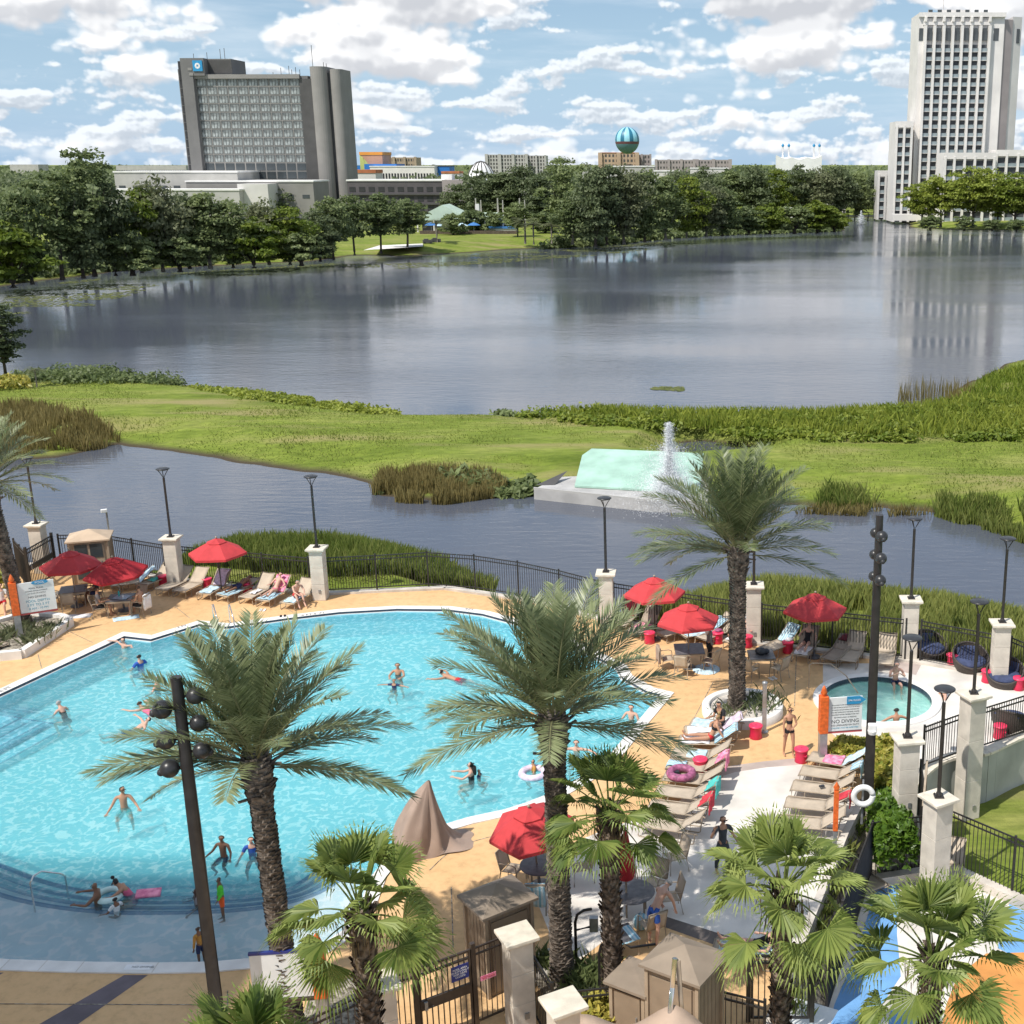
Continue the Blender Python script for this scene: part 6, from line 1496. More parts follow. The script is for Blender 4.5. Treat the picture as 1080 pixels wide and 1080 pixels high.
def gate(a, b_, h, label, mat='black_metal', band=None, arch=False, leafs=1, group='metal gates'):
 a = Vector(a); b_ = Vector(b_); r_ = empty('metal_gate', a, 0, label, 'gate', group); d = b_ - a; L_ = d.length; Z = Vector((0, 0, 1)); u = d.normalized()
 for s in (0, L_): MB().box(tuple(u * s + Z * (h / 2 + .06)), (.10, .10, h + .12), math.atan2(u.y, u.x)).build('post', M[mat], r_)
 g = MB(); s0, s1 = .08, L_ - .08
 for zz in (.10, h - .2, h - .03): g.bar(u * s0 + Z * zz, u * s1 + Z * zz, .045, .05)
 for s in (s0, s1): g.bar(u * s + Z * .08, u * s + Z * h, .05, .05, up=(0, 1, 0))
 k = int((s1 - s0) / .125)
 for j in range(1, k): q = u * (s0 + (s1 - s0) * j / k); g.bar(q + Z * .12, q + Z * (h - .05), .024, .024, up=(0, 1, 0))
 g.build('leaf', M[mat], r_)
 if band:
  MB().bar(u * s0 + Z * band, u * s1 + Z * band, .06, .24).build('lock_rail', M[mat], r_)
  hd = MB(); hd.box(tuple(u * (s0 + .1) + Z * band + Vector((u.y, -u.x, 0)) * .06), (.07, .06, .2), math.atan2(u.y, u.x)); hd.tube([u * (s0 + .1) + Z * (band - .06) + Vector((u.y, -u.x, 0)) * .08, u * (s0 + .26) + Z * (band - .05) + Vector((u.y, -u.x, 0)) * .08], .018, 6)
  hd.build('handle', M['grey_metal'], r_)
 return r_, u
gate(at(33, 623), at(60, 606), 1.9, 'black metal gate standing half open at the left end of the deck', band=1.0)
fence([at(20, 608), at(32, 622)], 1.8, 'short black fence beside the left gate', post_gap=1.2)
G0, G1 = at(438, 1105), at(496, 1080)
gg, u = gate(at(443, 1107), at(503, 1083), 2.0, 'bronze metal gate with a blue notice at the bottom edge', 'gate_bronze', 1.05)
nv_ = Vector((u.y, -u.x, 0))
def text_mesh(txt, size, name='lettering', ext=.002):
 cu = bpy.data.curves.new('t', 'FONT'); cu.body = txt; cu.size = size; cu.align_x = 'CENTER'; cu.align_y = 'CENTER'; cu.extrude = ext
 o = bpy.data.objects.new('t', cu); col.objects.link(o); bpy.context.view_layer.update()
 me = bpy.data.meshes.new_from_object(o.evaluated_get(bpy.context.evaluated_depsgraph_get())); bpy.data.objects.remove(o); bpy.data.curves.remove(cu)
 me.name = name; me.materials.clear(); return me
def lettering(parent, txt, size, loc, ang, mat):
 """upright lettering on a panel that faces -y before it is turned by ang"""
 o = link('lettering', text_mesh(txt, size), M[mat], parent, loc); o.rotation_euler = (R(90), 0, ang); return o
ga = math.atan2(u.y, u.x)
nt2 = empty('notice', tuple(at(443, 1107) + u * .98 + Vector((0, 0, 1.55)) + nv_ * .05), ga, 'small blue notice with white writing on the bronze gate', 'sign', 'notices on the bronze gate')
MB().box((0, 0, 0), (.40, .012, .36)).build('panel', M['sign_navy'], nt2); lettering(nt2, 'POOL AREA\nGUESTS ONLY\nKEEP GATE\nCLOSED', .062, (0, -.008, 0), 0, 'ink_white')
nt2 = empty('notice', tuple(at(443, 1107) + u * 1.62 + Vector((0, 0, 1.2)) + nv_ * .055), ga, 'thin pink and red notice strip on the bronze gate rail', 'sign', 'notices on the bronze gate')
MB().box((0, 0, 0), (.36, .012, .11)).build('panel', M['towel_pink'], nt2); lettering(nt2, 'NO GLASS', .06, (0, -.008, 0), 0, 'ink_red')
fence([at(413, 1116), at(442, 1107)], 2.0, 'narrow bronze picket panel left of the bronze gate', mat='gate_bronze', post_gap=1.5)
fence([at(504, 1082), at(536, 1068)], 2.0, 'narrow bronze picket panel between the bronze gate and the pillar', mat='gate_bronze', post_gap=1.6)
fence([at(553, 1055) + Vector((0, 0, 0)), at(585, 1110)], 1.7, 'dark fence between the two bottom stone pillars', gap=.1)
fence([at(296, 1150), at(345, 1120), at(392, 1102)], 1.35, 'dark railing behind the left date palm trunk at the bottom', gap=.14)
fence([at(607, 1092), at(660, 1078), at(716, 1080)], 1.15, 'black railing behind the beige sail at the bottom', gap=.14)
fence([at(716, 1080), at(760, 1094), at(806, 1104)], 1.15, 'dark railing before the brown cabinet at the bottom', gap=.12)
gate(at(789, 1077), at(856, 1077), 1.7, 'black metal gate behind the right fan palm trunk at the bottom', band=None)
def cabinet(p, w, d, h, rz, label, wall='tan_siding', roof='tan_roof', rh=.42, over=.14, window=False, group='tan cabinets'):
 r_ = empty('storage_cabinet', p, rz, label, 'cabinet', group)
 b_ = MB(); b_.box((0, 0, h / 2), (w, d, h))
 for i in range(int(w / .16)):
  for s in (-1, 1): b_.box((-w / 2 + .12 + i * .16, s * (d / 2 + .004), h / 2), (.012, .012, h - .1), mi=1)
 for i in range(int(d / .16)):
  for s in (-1, 1): b_.box((s * (w / 2 + .004), -d / 2 + .12 + i * .16, h / 2), (.012, .012, h - .1), mi=1)
 b_.build('walls', [M[wall], M['tan_roof']], r_)
 rf = MB(); W_, D_ = w / 2 + over, d / 2 + over
 vs = [(-W_, -D_, h + .005), (W_, -D_, h + .005), (W_, D_, h + .005), (-W_, D_, h + .005), (-W_, -D_, h + .07), (W_, -D_, h + .07), (W_, D_, h + .07), (-W_, D_, h + .07), (0, 0, h + rh)]
 rf.add(vs, [(3, 2, 1, 0), (0, 1, 5, 4), (1, 2, 6, 5), (2, 3, 7, 6), (3, 0, 4, 7), (4, 5, 8), (5, 6, 8), (6, 7, 8), (7, 4, 8)]); rf.build('roof', M[roof], r_)
 for sx in (-1, 1):
  for sy in (-1, 1): MB().box((sx * (w / 2 + .01), sy * (d / 2 + .01), h / 2 - .01), (.08, .08, h - .02)).build('corner_trim', M['tan_light'], r_)
 dr = MB(); dr.box((0, -d / 2 - .02, h * .48), (w * .8, .03, h * .86)); dd_ = dr.build('door', M[wall], r_)
 MB().box((w * .3, -d / 2 - .05, h * .5), (.03, .04, .16)).build('handle', M['grey_metal'], dd_)
 if window:
  wn = MB()
  for sx in (-.2, .2):
   for zz in (h * .3, h * .78): wn.box((sx * w, -d / 2 - .04, zz), (w * .33, .03, h * .3))
  for q, sx in enumerate((-.2, .2)):
   for zz in (h * .3, h * .78): MB().box((sx * w, -d / 2 - .045, zz), (w * .33, .02, h * .32)).build('window', M['glass'], r_)
 return r_
cabinet(at(94, 616) + Vector((0, .6, 0)), 1.55, 1.25, 2.0, R(18), 'pale tan towel cabinet with dark windows behind the left umbrellas', 'tan_light', 'roof_pale', window=True)
cabinet(crown_base(525, 948, 2.1), 1.15, .95, 2.1, R(38), 'brown cabinet with pyramid roof right of the orange deck, behind a stone pillar')
cabinet(crown_base(722, 1014, 2.2), 1.2, 1.0, 2.2, R(-30), 'large brown cabinet with pyramid roof behind the beige sail')
cabinet(crown_base(672, 1030, 1.45), 0.8, .75, 1.4, R(-30), 'lower brown cabinet box left of the large brown cabinet', rh=.12)
def umbrella(p, h, r, label, rz=0, mat='red_canvas', pole='frame_tan', tilt=(0, 0), group='open red umbrellas'):
 R_ = empty('umbrella', p, rz, label, 'umbrella', group); n_ = 6; r *= .93
 R_.rotation_euler = (tilt[0], tilt[1], rz)
 zc = h; hr = .60
 def canopy(r0, r1, z0, z1, cat):
  mb = MB(); seg = 6; ring_ = []
  for i in range(seg + 1):
   t = i / seg
   for j in range(n_ * 6):
    a = 2 * math.pi * j / (n_ * 6); rel = abs(((j % 6) / 6) - .5) * 2          # 1 on a rib, 0 between ribs
    rr = (r0 + (r1 - r0) * t) * (math.cos(math.pi / n_) / math.cos((a % (2 * math.pi / n_)) - math.pi / n_))
    z = z1 + (z0 - z1) * (t ** 1.12) - (1 - rel) * cat * t
    mb_v = (rr * math.cos(a), rr * math.sin(a), z); ring_.append(mb_v)
  m_ = n_ * 6; fs = [(i * m_ + j, (i + 1) * m_ + j, (i + 1) * m_ + (j + 1) % m_, i * m_ + (j + 1) % m_) for i in range(seg) for j in range(m_)]
  mb.add(ring_, fs); e = [(x, y, z - .10) for x, y, z in ring_[-m_:]]
  mb.add(ring_[-m_:] + e, [(j, j + m_, (j + 1) % m_ + m_, (j + 1) % m_) for j in range(m_)])
  return mb
 canopy(.26, r, zc - hr, zc - .08, .012).build('canopy', M[mat], R_)
 canopy(.02, .42, zc - .10, zc + .05, .02).build('vent_cap', M[mat], R_)
 MB().tube([(0, 0, 0), (0, 0, zc + .06)], .024, 8).build('pole', M[pole], R_)
 MB().ball((0, 0, zc + .10), .045, 8, 6).build('finial', M['frame_tan'], R_)
 for k in range(n_):
  a = k * 2 * math.pi / n_; c, s = math.cos(a), math.sin(a)
  MB().tube([(.03 * c, .03 * s, zc - .12), (r * .97 * c, r * .97 * s, zc - hr - .05)], .010, 5).build('rib', M['frame_tan'], R_)
 MB().lathe([(.26, 0), (.26, .05), (.05, .09), (.04, .3)], 14).build('base', M['table_dark'], R_)
 return R_
def under(x, y, h): return crown_base(x, y, h)
umbrella(under(73, 582, 2.45), 2.45, 1.36, 'red umbrella over the left table nearest the tan cabinet, half shaded', .2)
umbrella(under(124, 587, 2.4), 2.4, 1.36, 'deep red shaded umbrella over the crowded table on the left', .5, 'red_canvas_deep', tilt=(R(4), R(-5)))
umbrella(under(228, 569, 2.55), 2.55, 1.33, 'lone red umbrella over the left lounger row', .1, pole='black_metal')
umbrella(under(690, 610, 2.55), 2.55, 1.33, 'red umbrella nearest the fence, left of the planter date palm', .2, pole='black_metal')
umbrella(under(726, 638, 2.5), 2.5, 1.30, 'red umbrella over the dark square table, just left of the planter date palm', .35)
umbrella(under(860, 627, 2.55), 2.55, 1.33, 'red umbrella over the seated sunbather, right of the planter date palm', .15, pole='black_metal')
umbrella(under(566, 846, 2.45), 2.45, 1.2, 'large red umbrella beside the middle date palm trunk by the pool edge', .35, tilt=(R(6), R(-6)))
p = at(661, 968)
R_ = empty('umbrella', p, 0, 'closed red umbrella standing in the table behind the fan palm trunk', 'umbrella', 'closed umbrella')
MB().lathe([(.20, 1.15), (.23, 1.3), (.17, 1.8), (.07, 2.35), (.02, 2.45)], 10, smooth=True).build('folded_canopy', M['red_canvas_deep'], R_); MB().tube([(0, 0, 0), (0, 0, 2.5)], .024, 8).build('pole', M['frame_tan'], R_); MB().ball((0, 0, 2.52), .04, 8, 6).build('finial', M['frame_tan'], R_)
def lounger_proto(back_deg, dark=False):
 r_ = empty('sun_lounger', (0, 0, 0)); r_['category'] = 'sun lounger'; sl = M['sling_shaded' if dark else 'sling']; fr_ = M['frame_tan']
 W_, zs, yp, bl = .66, .34, 1.18, .82; a = R(back_deg)
 def prof(y): return zs - .025 * math.sin(math.pi * min(1, max(0, y / yp)))
 MB().sheet(lambda u, v: ((u - .5) * (W_ - .04), .03 + v * (yp - .03), prof(v * yp) - .02 * math.sin(math.pi * u)), 6, 10, thick=.012).build('seat_sling', sl, r_)
 ca, sa = math.cos(a), math.sin(a)
 MB().sheet(lambda u, v: ((u - .5) * (W_ - .04), yp + v * bl * ca + .02 * math.sin(math.pi * u) * sa, zs + v * bl * sa - .02 * math.sin(math.pi * u) * ca), 6, 8, thick=.012).build('back_sling', sl, r_)
 for s in (-1, 1):
  x = s * W_ / 2
  MB().tube([(x, 0, zs - .05), (x, .04, zs - .005), (x, yp + .55, zs - .005), (x, yp + .60, zs - .03)], .022, 6).build('side_rail', fr_, r_)
  MB().tube([(x, yp, zs), (x, yp + bl * ca, zs + bl * sa)], .020, 6).build('back_rail', fr_, r_)
  MB().tube([(x, .06, zs - .02), (x, .03, .05), (x, .07, 0.015), (x, .36, 0.015), (x, .42, .05), (x, .46, zs - .02)], .018, 6).build('leg', fr_, r_)
  MB().tube([(x, yp + .05, zs - .02), (x, yp + .02, .05), (x, yp + .06, 0.015), (x, yp + .42, 0.015), (x, yp + .48, .05), (x, yp + .52, zs - .02)], .018, 6).build('leg', fr_, r_)
 MB().tube([(-W_ / 2, 0, zs - .05), (W_ / 2, 0, zs - .05)], .018, 6).build('foot_bar', fr_, r_)
 MB().tube([(-W_ / 2, yp + bl * ca, zs + bl * sa), (W_ / 2, yp + bl * ca, zs + bl * sa)], .018, 6).build('head_bar', fr_, r_)
 for s in (-1, 1): MB().tube([(s * W_ * .42, yp + bl * .55 * ca, zs + bl * .55 * sa), (s * W_ * .42, yp + .38, zs - .02)], .013, 5).build('back_strut', fr_, r_)
 return r_
LP = {}
LGEO = {}
def lounger(foot, head_dir, label, back=38, dark=False, group='beige sling sun loungers'):
 """foot: ground point at the foot end; head_dir: ground direction towards the head"""
 rz = math.atan2(head_dir.y, head_dir.x) - math.pi / 2; key = (back, dark)
 if key in LP: o = dup(LP[key], foot, rz, label, group)
 else:
  o = lounger_proto(back, dark); o.location = foot; o.rotation_euler = (0, 0, rz); o['label'] = label; o['group'] = group; LP[key] = o
  KIDS[o.name] = [(c, []) for c in kids(o)]
 LGEO[o.name] = (Vector(foot), rz, back); return o
def towel(lo, where, mat, label, w=.58, seed=1, cat='towel', name='towel'):
 """cloth lying over part of a lounger"""
 foot, rz, back = LGEO[lo.name]; a = R(back); ca, sa = math.cos(a), math.sin(a); rs = random.Random(seed * 7 + len(label))
 s0, s1 = {'back': (1.15, 2.02), 'seat': (.1, 1.0), 'full': (.15, 1.95), 'lap': (.5, 1.1), 'head': (1.65, 2.12), 'foot': (-.06, .6)}[where]
 ph = rs.uniform(0, 6)
 def fn(u, v):
  s = s0 + (s1 - s0) * v; x = (u - .5) * w + .03 * math.sin(7 * v + ph) + (.05 * math.sin(3 * u + ph) if where in ('seat', 'lap') else 0)
  wr = .012 * math.sin(11 * u + 4 * v + ph) + .012 * math.sin(15 * v + 3 * u) + .022
  if s < 0: return (x, -.02, .34 + s * 3 + wr)
  if s <= 1.18: return (x, s, .335 + wr)
  t = s - 1.18
  if t <= .82: return (x, 1.18 + t * ca - wr * sa, .34 + t * sa + wr * ca)
  d = t - .82; return (x, 1.18 + .82 * ca + .06, .34 + .82 * sa - d * 1.2 + .03)
 if where == 'head':                       # hangs over the top edge of the back
  def fn(u, v):
   t = -.35 + .8 * v; x = (u - .5) * w + .04 * math.sin(6 * v + ph); wr = .02 + .015 * math.sin(14 * u + ph)
   if t < 0: q = .82 + t; return (x, 1.18 + q * ca - wr * sa, .34 + q * sa + wr * ca)
   return (x, 1.18 + .82 * ca + .03 + wr, .36 + .82 * sa - t * 1.0)
 o = MB().sheet(fn, 12, 16, thick=.014).build(name, M[mat]); o.location = foot; o.rotation_euler = (0, 0, rz)
 return tag(o, label, cat, 'towels and clothes on the loungers')
def L_px(foot, head, label, back=38, dark=False, ln=None):
 """foot pixel on the ground; head pixel of the top of the back (about 0.85 m up)"""
 f = at(*foot); h = at(head[0], head[1], .34 + .82 * math.sin(R(back))); d = h - f; d.z = 0
 return lounger(f, d.normalized(), label, back, dark)
LL = {}
def addL(k, *a, **kw): LL[k] = L_px(*a, **kw); return LL[k]
addL('a', (57, 634), (90, 618), 'lounger lying flat beside the left square table', back=20)
addL('b', (98, 620), (120, 600), 'lounger behind the crowded table, white towel on it', back=40)
addL('c', (118, 624), (140, 601), 'lounger left of the first pink stool, pale blue towel on its back', back=40)
addL('d', (149, 624), (168, 596), 'lounger between the two pink stools left of the pillar, turquoise cloth on seat', back=42)
addL('e', (171, 629), (195, 597), 'empty lounger right in front of the pillar by the lone umbrella', back=42)
addL('f', (189, 631), (213, 598), 'empty lounger left of the pink stool under the lone umbrella', back=42)
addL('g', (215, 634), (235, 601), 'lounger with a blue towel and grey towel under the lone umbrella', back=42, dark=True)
addL('h', (234, 636), (259, 612), 'lounger with a sunbather lying in the umbrella shade', back=18)
addL('i', (259, 638), (281, 605), 'lounger with a folded white cloth, left of the pink towel lounger', back=42)
addL('j', (277, 641), (298, 607), 'lounger with a pink towel on its back and a person on it', back=44)
addL('k', (303, 644), (324, 610), 'rightmost lounger of the left row beside the pillar', back=42)
towel(LL['b'], 'seat', 'towel_white', 'white towel bundle on the lounger behind the crowded table')
towel(LL['c'], 'back', 'towel_pale', 'pale blue towel on the lounger left of the first pink stool')
towel(LL['d'], 'lap', 'towel_teal', 'small turquoise cloth on the lounger between two pink stools', .4)
towel(LL['g'], 'seat', 'towel_pale', 'pale blue towel hanging off the foot of the lounger under the lone umbrella', .62, 3)
towel(LL['g'], 'back', 'towel_lav', 'grey towel over the back of the lounger under the lone umbrella', .5, 4)
towel(LL['h'], 'seat', 'towel_blue', 'blue striped towel under the sunbather in the umbrella shade', .6, 5)
towel(LL['i'], 'lap', 'towel_white', 'folded white cloth on the lounger left of the pink towel', .35, 6)
towel(LL['j'], 'back', 'towel_pink', 'pink towel on the back of the lounger with the sunbather', .6, 7)
towel(LL['j'], 'seat', 'towel_blue', 'pale blue towel on the seat below the pink towel', .6, 8)
towel(LL['k'], 'seat', 'towel_pale', 'pale towel on the rightmost lounger of the left row', .6, 9)
addL('z', (2, 690), (-22, 660), 'lounger cut by the left edge with a seated man', back=50)
addL('r0', (652, 668), (657, 641), 'leftmost lounger of the right row behind the middle date palm fronds', back=42)
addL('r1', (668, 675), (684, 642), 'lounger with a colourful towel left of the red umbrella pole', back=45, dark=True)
addL('r2', (697, 677), (716, 654), 'lounger in the shade of the fence side umbrella with a dark bag', back=25)
addL('r3', (719, 678), (738, 657), 'lounger with a pale blue towel behind the dark square table', back=25)
addL('r4', (738, 681), (757, 652), 'lounger behind the person in black, left of a pink stool', back=42)
addL('r5', (770, 686), (786, 654), 'lounger with a reclining person behind the date palm trunk', back=40)
addL('r6', (806, 694), (831, 661), 'lounger with a blue striped towel on its back, right of the pillar', back=42)
addL('r7', (843, 700), (855, 660), 'lounger with a seated sunbather in black under the umbrella', back=48)
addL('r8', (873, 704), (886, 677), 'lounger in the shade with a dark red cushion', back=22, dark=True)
addL('r9', (893, 706), (906, 664), 'empty lounger left of the right globe lamp pole', back=44)
addL('r10', (932, 709), (937, 668), 'empty lounger right of the right globe lamp pole beside the pillar', back=44)
towel(LL['r1'], 'lap', 'towel_pink', 'colourful pink and white towel heap on the shaded lounger', .5, 11)
towel(LL['r0'], 'back', 'towel_red', 'orange-red cloth on the lounger behind the middle palm fronds', .5, 12)
towel(LL['r3'], 'seat', 'towel_pale', 'pale blue towel on the lounger behind the dark square table', .6, 13)
towel(LL['r3'], 'back', 'towel_blue', 'blue striped towel on the back behind the dark square table', .6, 14)
towel(LL['r5'], 'full', 'towel_white', 'white towel under the reclining person behind the date palm trunk', .6, 15)
towel(LL['r6'], 'back', 'towel_blue', 'blue and white striped towel on the lounger right of the pillar', .6, 16)
towel(LL['r7'], 'seat', 'towel_white', 'white towel under the sunbather in black', .6, 17)
towel(LL['r2'], 'back', 'maroon', 'dark bag heap on the lounger in the umbrella shade', .45, 18, 'bag', 'dark_bag')
towel(LL['r8'], 'head', 'maroon', 'dark red cushion on the shaded lounger', .5, 19, 'cushion', 'cushion')
addL('m1', (728, 771), (770, 752), 'farthest lounger of the middle column beside the round planter', back=34)
addL('m2', (722, 780), (782, 754), 'middle column lounger with a lavender towel over its head end', back=36)
addL('m3', (716, 790), (779, 766), 'middle column lounger with the woman in red bikini bottoms', back=36)
addL('m4', (709, 803), (768, 783), 'middle column lounger with a blue towel and pink round tray beside it', back=36)
addL('m5', (704, 815), (763, 795), 'middle column lounger with a pink towel over its head end', back=36)
addL('m6', (700, 828), (757, 808), 'middle column lounger with a purple swim ring on it', back=36)
addL('m7', (692, 843), (748, 823), 'middle column lounger with a teal towel over its back', back=36)
addL('m8', (684, 859), (740, 839), 'middle column lounger with red clothes behind its back', back=36)
addL('m9', (676, 876), (733, 857), 'nearest lounger of the middle column behind the fan palm', back=36)
towel(LL['m1'], 'seat', 'towel_pale', 'pale blue towel on the farthest middle lounger', .6, 21)
towel(LL['m2'], 'back', 'towel_lav', 'lavender towel along the back of the second middle lounger', .6, 22)
towel(LL['m2'], 'seat', 'towel_white', 'white towel on the seat of the second middle lounger', .6, 23)
towel(LL['m3'], 'back', 'towel_blue', 'blue towel on the back behind the woman in red bikini bottoms', .6, 24)
towel(LL['m3'], 'seat', 'towel_white', 'white towel below the woman in red bikini bottoms', .62, 25)
towel(LL['m4'], 'lap', 'towel_pale', 'pale blue patterned towel on the middle lounger by the pink tray', .45, 26)
towel(LL['m5'], 'head', 'towel_pink', 'bright pink towel hung over a middle lounger head end', .6, 27)
towel(LL['m5'], 'foot', 'towel_blue', 'folded blue towel at the foot of the pink towel lounger', .4, 28)
towel(LL['m7'], 'head', 'towel_teal', 'teal towel hung over a middle lounger head end', .6, 29)
towel(LL['m8'], 'head', 'towel_red', 'red clothes hung over a middle lounger head end', .6, 30)
addL('q1', (853, 807), (907, 790), 'farthest lounger of the right column, blue towel over its back', back=38)
addL('q2', (844, 822), (903, 804), 'second lounger of the right column below the blue towel lounger', back=36)
addL('q3', (835, 838), (897, 819), 'third lounger of the right column with a small dark item on it', back=36)
addL('q4', (828, 856), (888, 835), 'fourth lounger of the right column beside the orange post', back=36)
addL('q5', (822, 876), (880, 853), 'nearest lounger of the right column, partly behind the fan palm', back=36)
addL('q6', (752, 1010), (822, 985), 'lounger with a reclining person behind the right fan palm trunk', back=36)
towel(LL['q1'], 'back', 'towel_pale', 'pale blue towel over the farthest right column lounger', .66, 31)
towel(LL['q1'], 'lap', 'towel_pink', 'pink towel on the seat of the farthest right column lounger', .5, 32)
towel(LL['q2'], 'head', 'towel_blue', 'blue striped towel behind the second right column lounger', .5, 33)
towel(LL['q4'], 'head', 'towel_red', 'pinkish red cloth hung on the fourth right column lounger', .45, 34)
towel(LL['q6'], 'full', 'towel_pale', 'pale blue towel under the reclining person behind the fan palm', .64, 35)
def torus_mb(R0, r0, n=24, m=10, c=(0, 0, 0)):
 return MB().tube([(c[0] + R0 * math.cos(2 * math.pi * i / n), c[1] + R0 * math.sin(2 * math.pi * i / n), c[2]) for i in range(n + 1)], r0, m, 0, False)
def lpos(k, s, zz=.36):
 f, rz, bk_ = LGEO[LL[k].name]; d = Vector((-math.sin(rz), math.cos(rz), 0)); return f + d * s + Vector((0, 0, zz)), rz
p, _ = lpos('m6', .55, .47); tag(torus_mb(.34, .12).build('swim_ring', M['purple'], None, p), 'purple glittery swim ring lying on a middle lounger', 'swim ring')
p, _ = lpos('q3', .9, .37); o = MB().box((0, 0, .03), (.16, .09, .05)).build('sunglasses_case', M['ink'], None, p, .4, .01); tag(o, 'small dark case on the third right column lounger', 'case')
p, _ = lpos('m6', .2, .37); o = MB().ball((0, 0, .08), .13, 10, 8).box((.2, 0, .05), (.16, .14, .1)).build('bag', M['ink'], None, p, .3); tag(o, 'black and white small bag on the purple ring lounger', 'bag')
def stool_proto():
 r_ = empty('pink_stool', (0, 0, 0)); r_['category'] = 'stool'
 MB().lathe([(.20, 0), (.215, .02), (.19, .2), (.215, .40), (.225, .42)], 20).build('body', M['pink_dark'], r_)
 MB().lathe([(.02, .475), (.20, .47), (.235, .45), (.238, .42), (.225, .41)], 20, cap=False).build('seat_top', M['pink_plastic'], r_)
 MB().tube([(.205, -.06, .28), (.25, 0, .26), (.205, .06, .28)], .016, 6).build('handle', M['pink_plastic'], r_)
 return r_
STL = None
def stool(x, y, label, p=None):
 global STL
 p = at(x, y) if p is None else p
 if STL: return dup(STL, p, rnd.uniform(0, 6), label, 'pink drum stools')
 STL = stool_proto(); STL.location = p; STL['label'] = label; STL['group'] = 'pink drum stools'; return STL
for x, y, lb in [(147, 614, 'pink drum stool left of the turquoise cloth lounger'), (173, 617, 'pink drum stool at the foot of the pillar by the lone umbrella'), (219, 620, 'pink drum stool under the lone umbrella'), (262, 625, 'pink drum stool in the shade beside the shaded sunbather'),
                 (685, 678, 'pink drum stool between the two shaded right row loungers'), (757, 678, 'pink drum stool with things on it behind the person in black'), (788, 682, 'pink drum stool at the foot of the pillar behind the palm trunk'), (831, 688, 'pink drum stool with a white towel beside the seated sunbather'),
                 (797, 778, 'pink drum stool right of the middle lounger column on the orange deck'), (845, 803, 'pink drum stool at the farthest right column lounger'), (1004, 702, 'pink drum stool between the two left egg chairs'), (1041, 719, 'pink drum stool between the two right egg chairs'), (1074, 727, 'pink drum stool cut by the right edge beside the egg chair'), (1054, 778, 'pink drum stool behind the fence on the curved wall')]:
 stool(x, y, lb)
p, _ = lpos('m4', 1.0, 0.0); f_, rz_, _b = LGEO[LL['m4'].name]; sd_ = Vector((math.cos(rz_), math.sin(rz_), 0)); stool(0, 0, 'pink drum stool standing between the middle loungers by the blue towel', p + sd_ * .52 - Vector((0, 0, p.z)))
for x, y, lb, mt in [(757, 678, 'colourful toys on the pink stool behind the person in black', 'purple'), (831, 688, 'white towel roll on the pink stool by the seated sunbather', 'towel_white')]:
 o = MB().ball((0, 0, .06), .13, 10, 6, 0, .6).ball((.1, .05, .05), .09, 8, 6, 0, .7).build('towel_roll' if 'towel' in lb else 'toys', M[mt], None, at(x, y) + Vector((0, 0, .47))); tag(o, lb, 'towel' if 'towel' in lb else 'toys')
def egg_proto():
 r_ = empty('egg_chair', (0, 0, 0)); r_['category'] = 'wicker chair'; n_ = 40; mb = MB()
 def rim(a): return .50 + .26 * math.sin(a)               # taller at the back (+y)
 ro = lambda t: .46 + .14 * math.sin(t * 2.0); 
 for sgn, dr in ((1, 0), (-1, -.045)):
  vs = []; K = 9
  for i in range(K + 1):
   t = i / K
   for j in range(n_):
    a = 2 * math.pi * j / n_; z = rim(a) * t if dr == 0 else .20 + (rim(a) - .20) * t
    rr = ro(z / .6 if z < .6 else 1.0) + dr + .03 * (z - .4) * math.sin(a) + (.006 if (i + j) % 2 else 0)
    vs.append((rr * math.cos(a), rr * math.sin(a) * .95, z))
  fs = [(i * n_ + j, i * n_ + (j + 1) % n_, (i + 1) * n_ + (j + 1) % n_, (i + 1) * n_ + j) for i in range(K) for j in range(n_)]
  if sgn < 0: fs = [f[::-1] for f in fs]
  mb.add(vs, fs, 0, True)
 mb.build('wicker_shell', M['wicker'], r_)
 rp = [((ro(1) - .02) * math.cos(2 * math.pi * j / n_), (ro(1) - .02) * math.sin(2 * math.pi * j / n_) * .95 + .03 * (rim(2 * math.pi * j / n_) - .4) * math.sin(2 * math.pi * j / n_), rim(2 * math.pi * j / n_)) for j in range(n_ + 1)]
 MB().tube(rp, .034, 8, 0, False).build('rim', M['wicker'], r_)
 MB().lathe([(.02, .42), (.42, .41), (.50, .36), (.50, .28)], 28, (0, 0, 0), cap=False).build('seat_cushion', M['cushion_blue'], r_)
 MB().sheet(lambda u, v: ((u - .5) * .72, .28 + .14 * v - .05 * abs(u - .5), .38 + .32 * v * (1 - .3 * abs(u - .5))), 8, 5, thick=.10).build('back_cushion', M['cushion_blue'], r_)
 return r_
EG = None
for x, y, rz, lb in [(980, 692, .35, 'dark wicker egg chair with blue cushion nearest the whirlpool pillar'), (1023, 706, .1, 'dark wicker egg chair with blue cushion behind a lamp post, between pink stools'), (1059, 722, -.4, 'dark wicker egg chair with blue cushion beside the right edge pillar'), (1066, 768, 2.6, 'dark wicker egg chair turned away behind the fence on the curved wall')]:
 if EG: dup(EG, at(x, y), rz, lb, 'dark wicker egg chairs')
 else: EG = egg_proto(); EG.location = at(x, y); EG.rotation_euler = (0, 0, rz); EG['label'] = lb; EG['group'] = 'dark wicker egg chairs'; EG.scale = (1.12, 1.12, 1.12)
for o in bpy.data.objects:
 if o.name.startswith('egg_chair'): o.scale = (1.15, 1.15, 1.12)
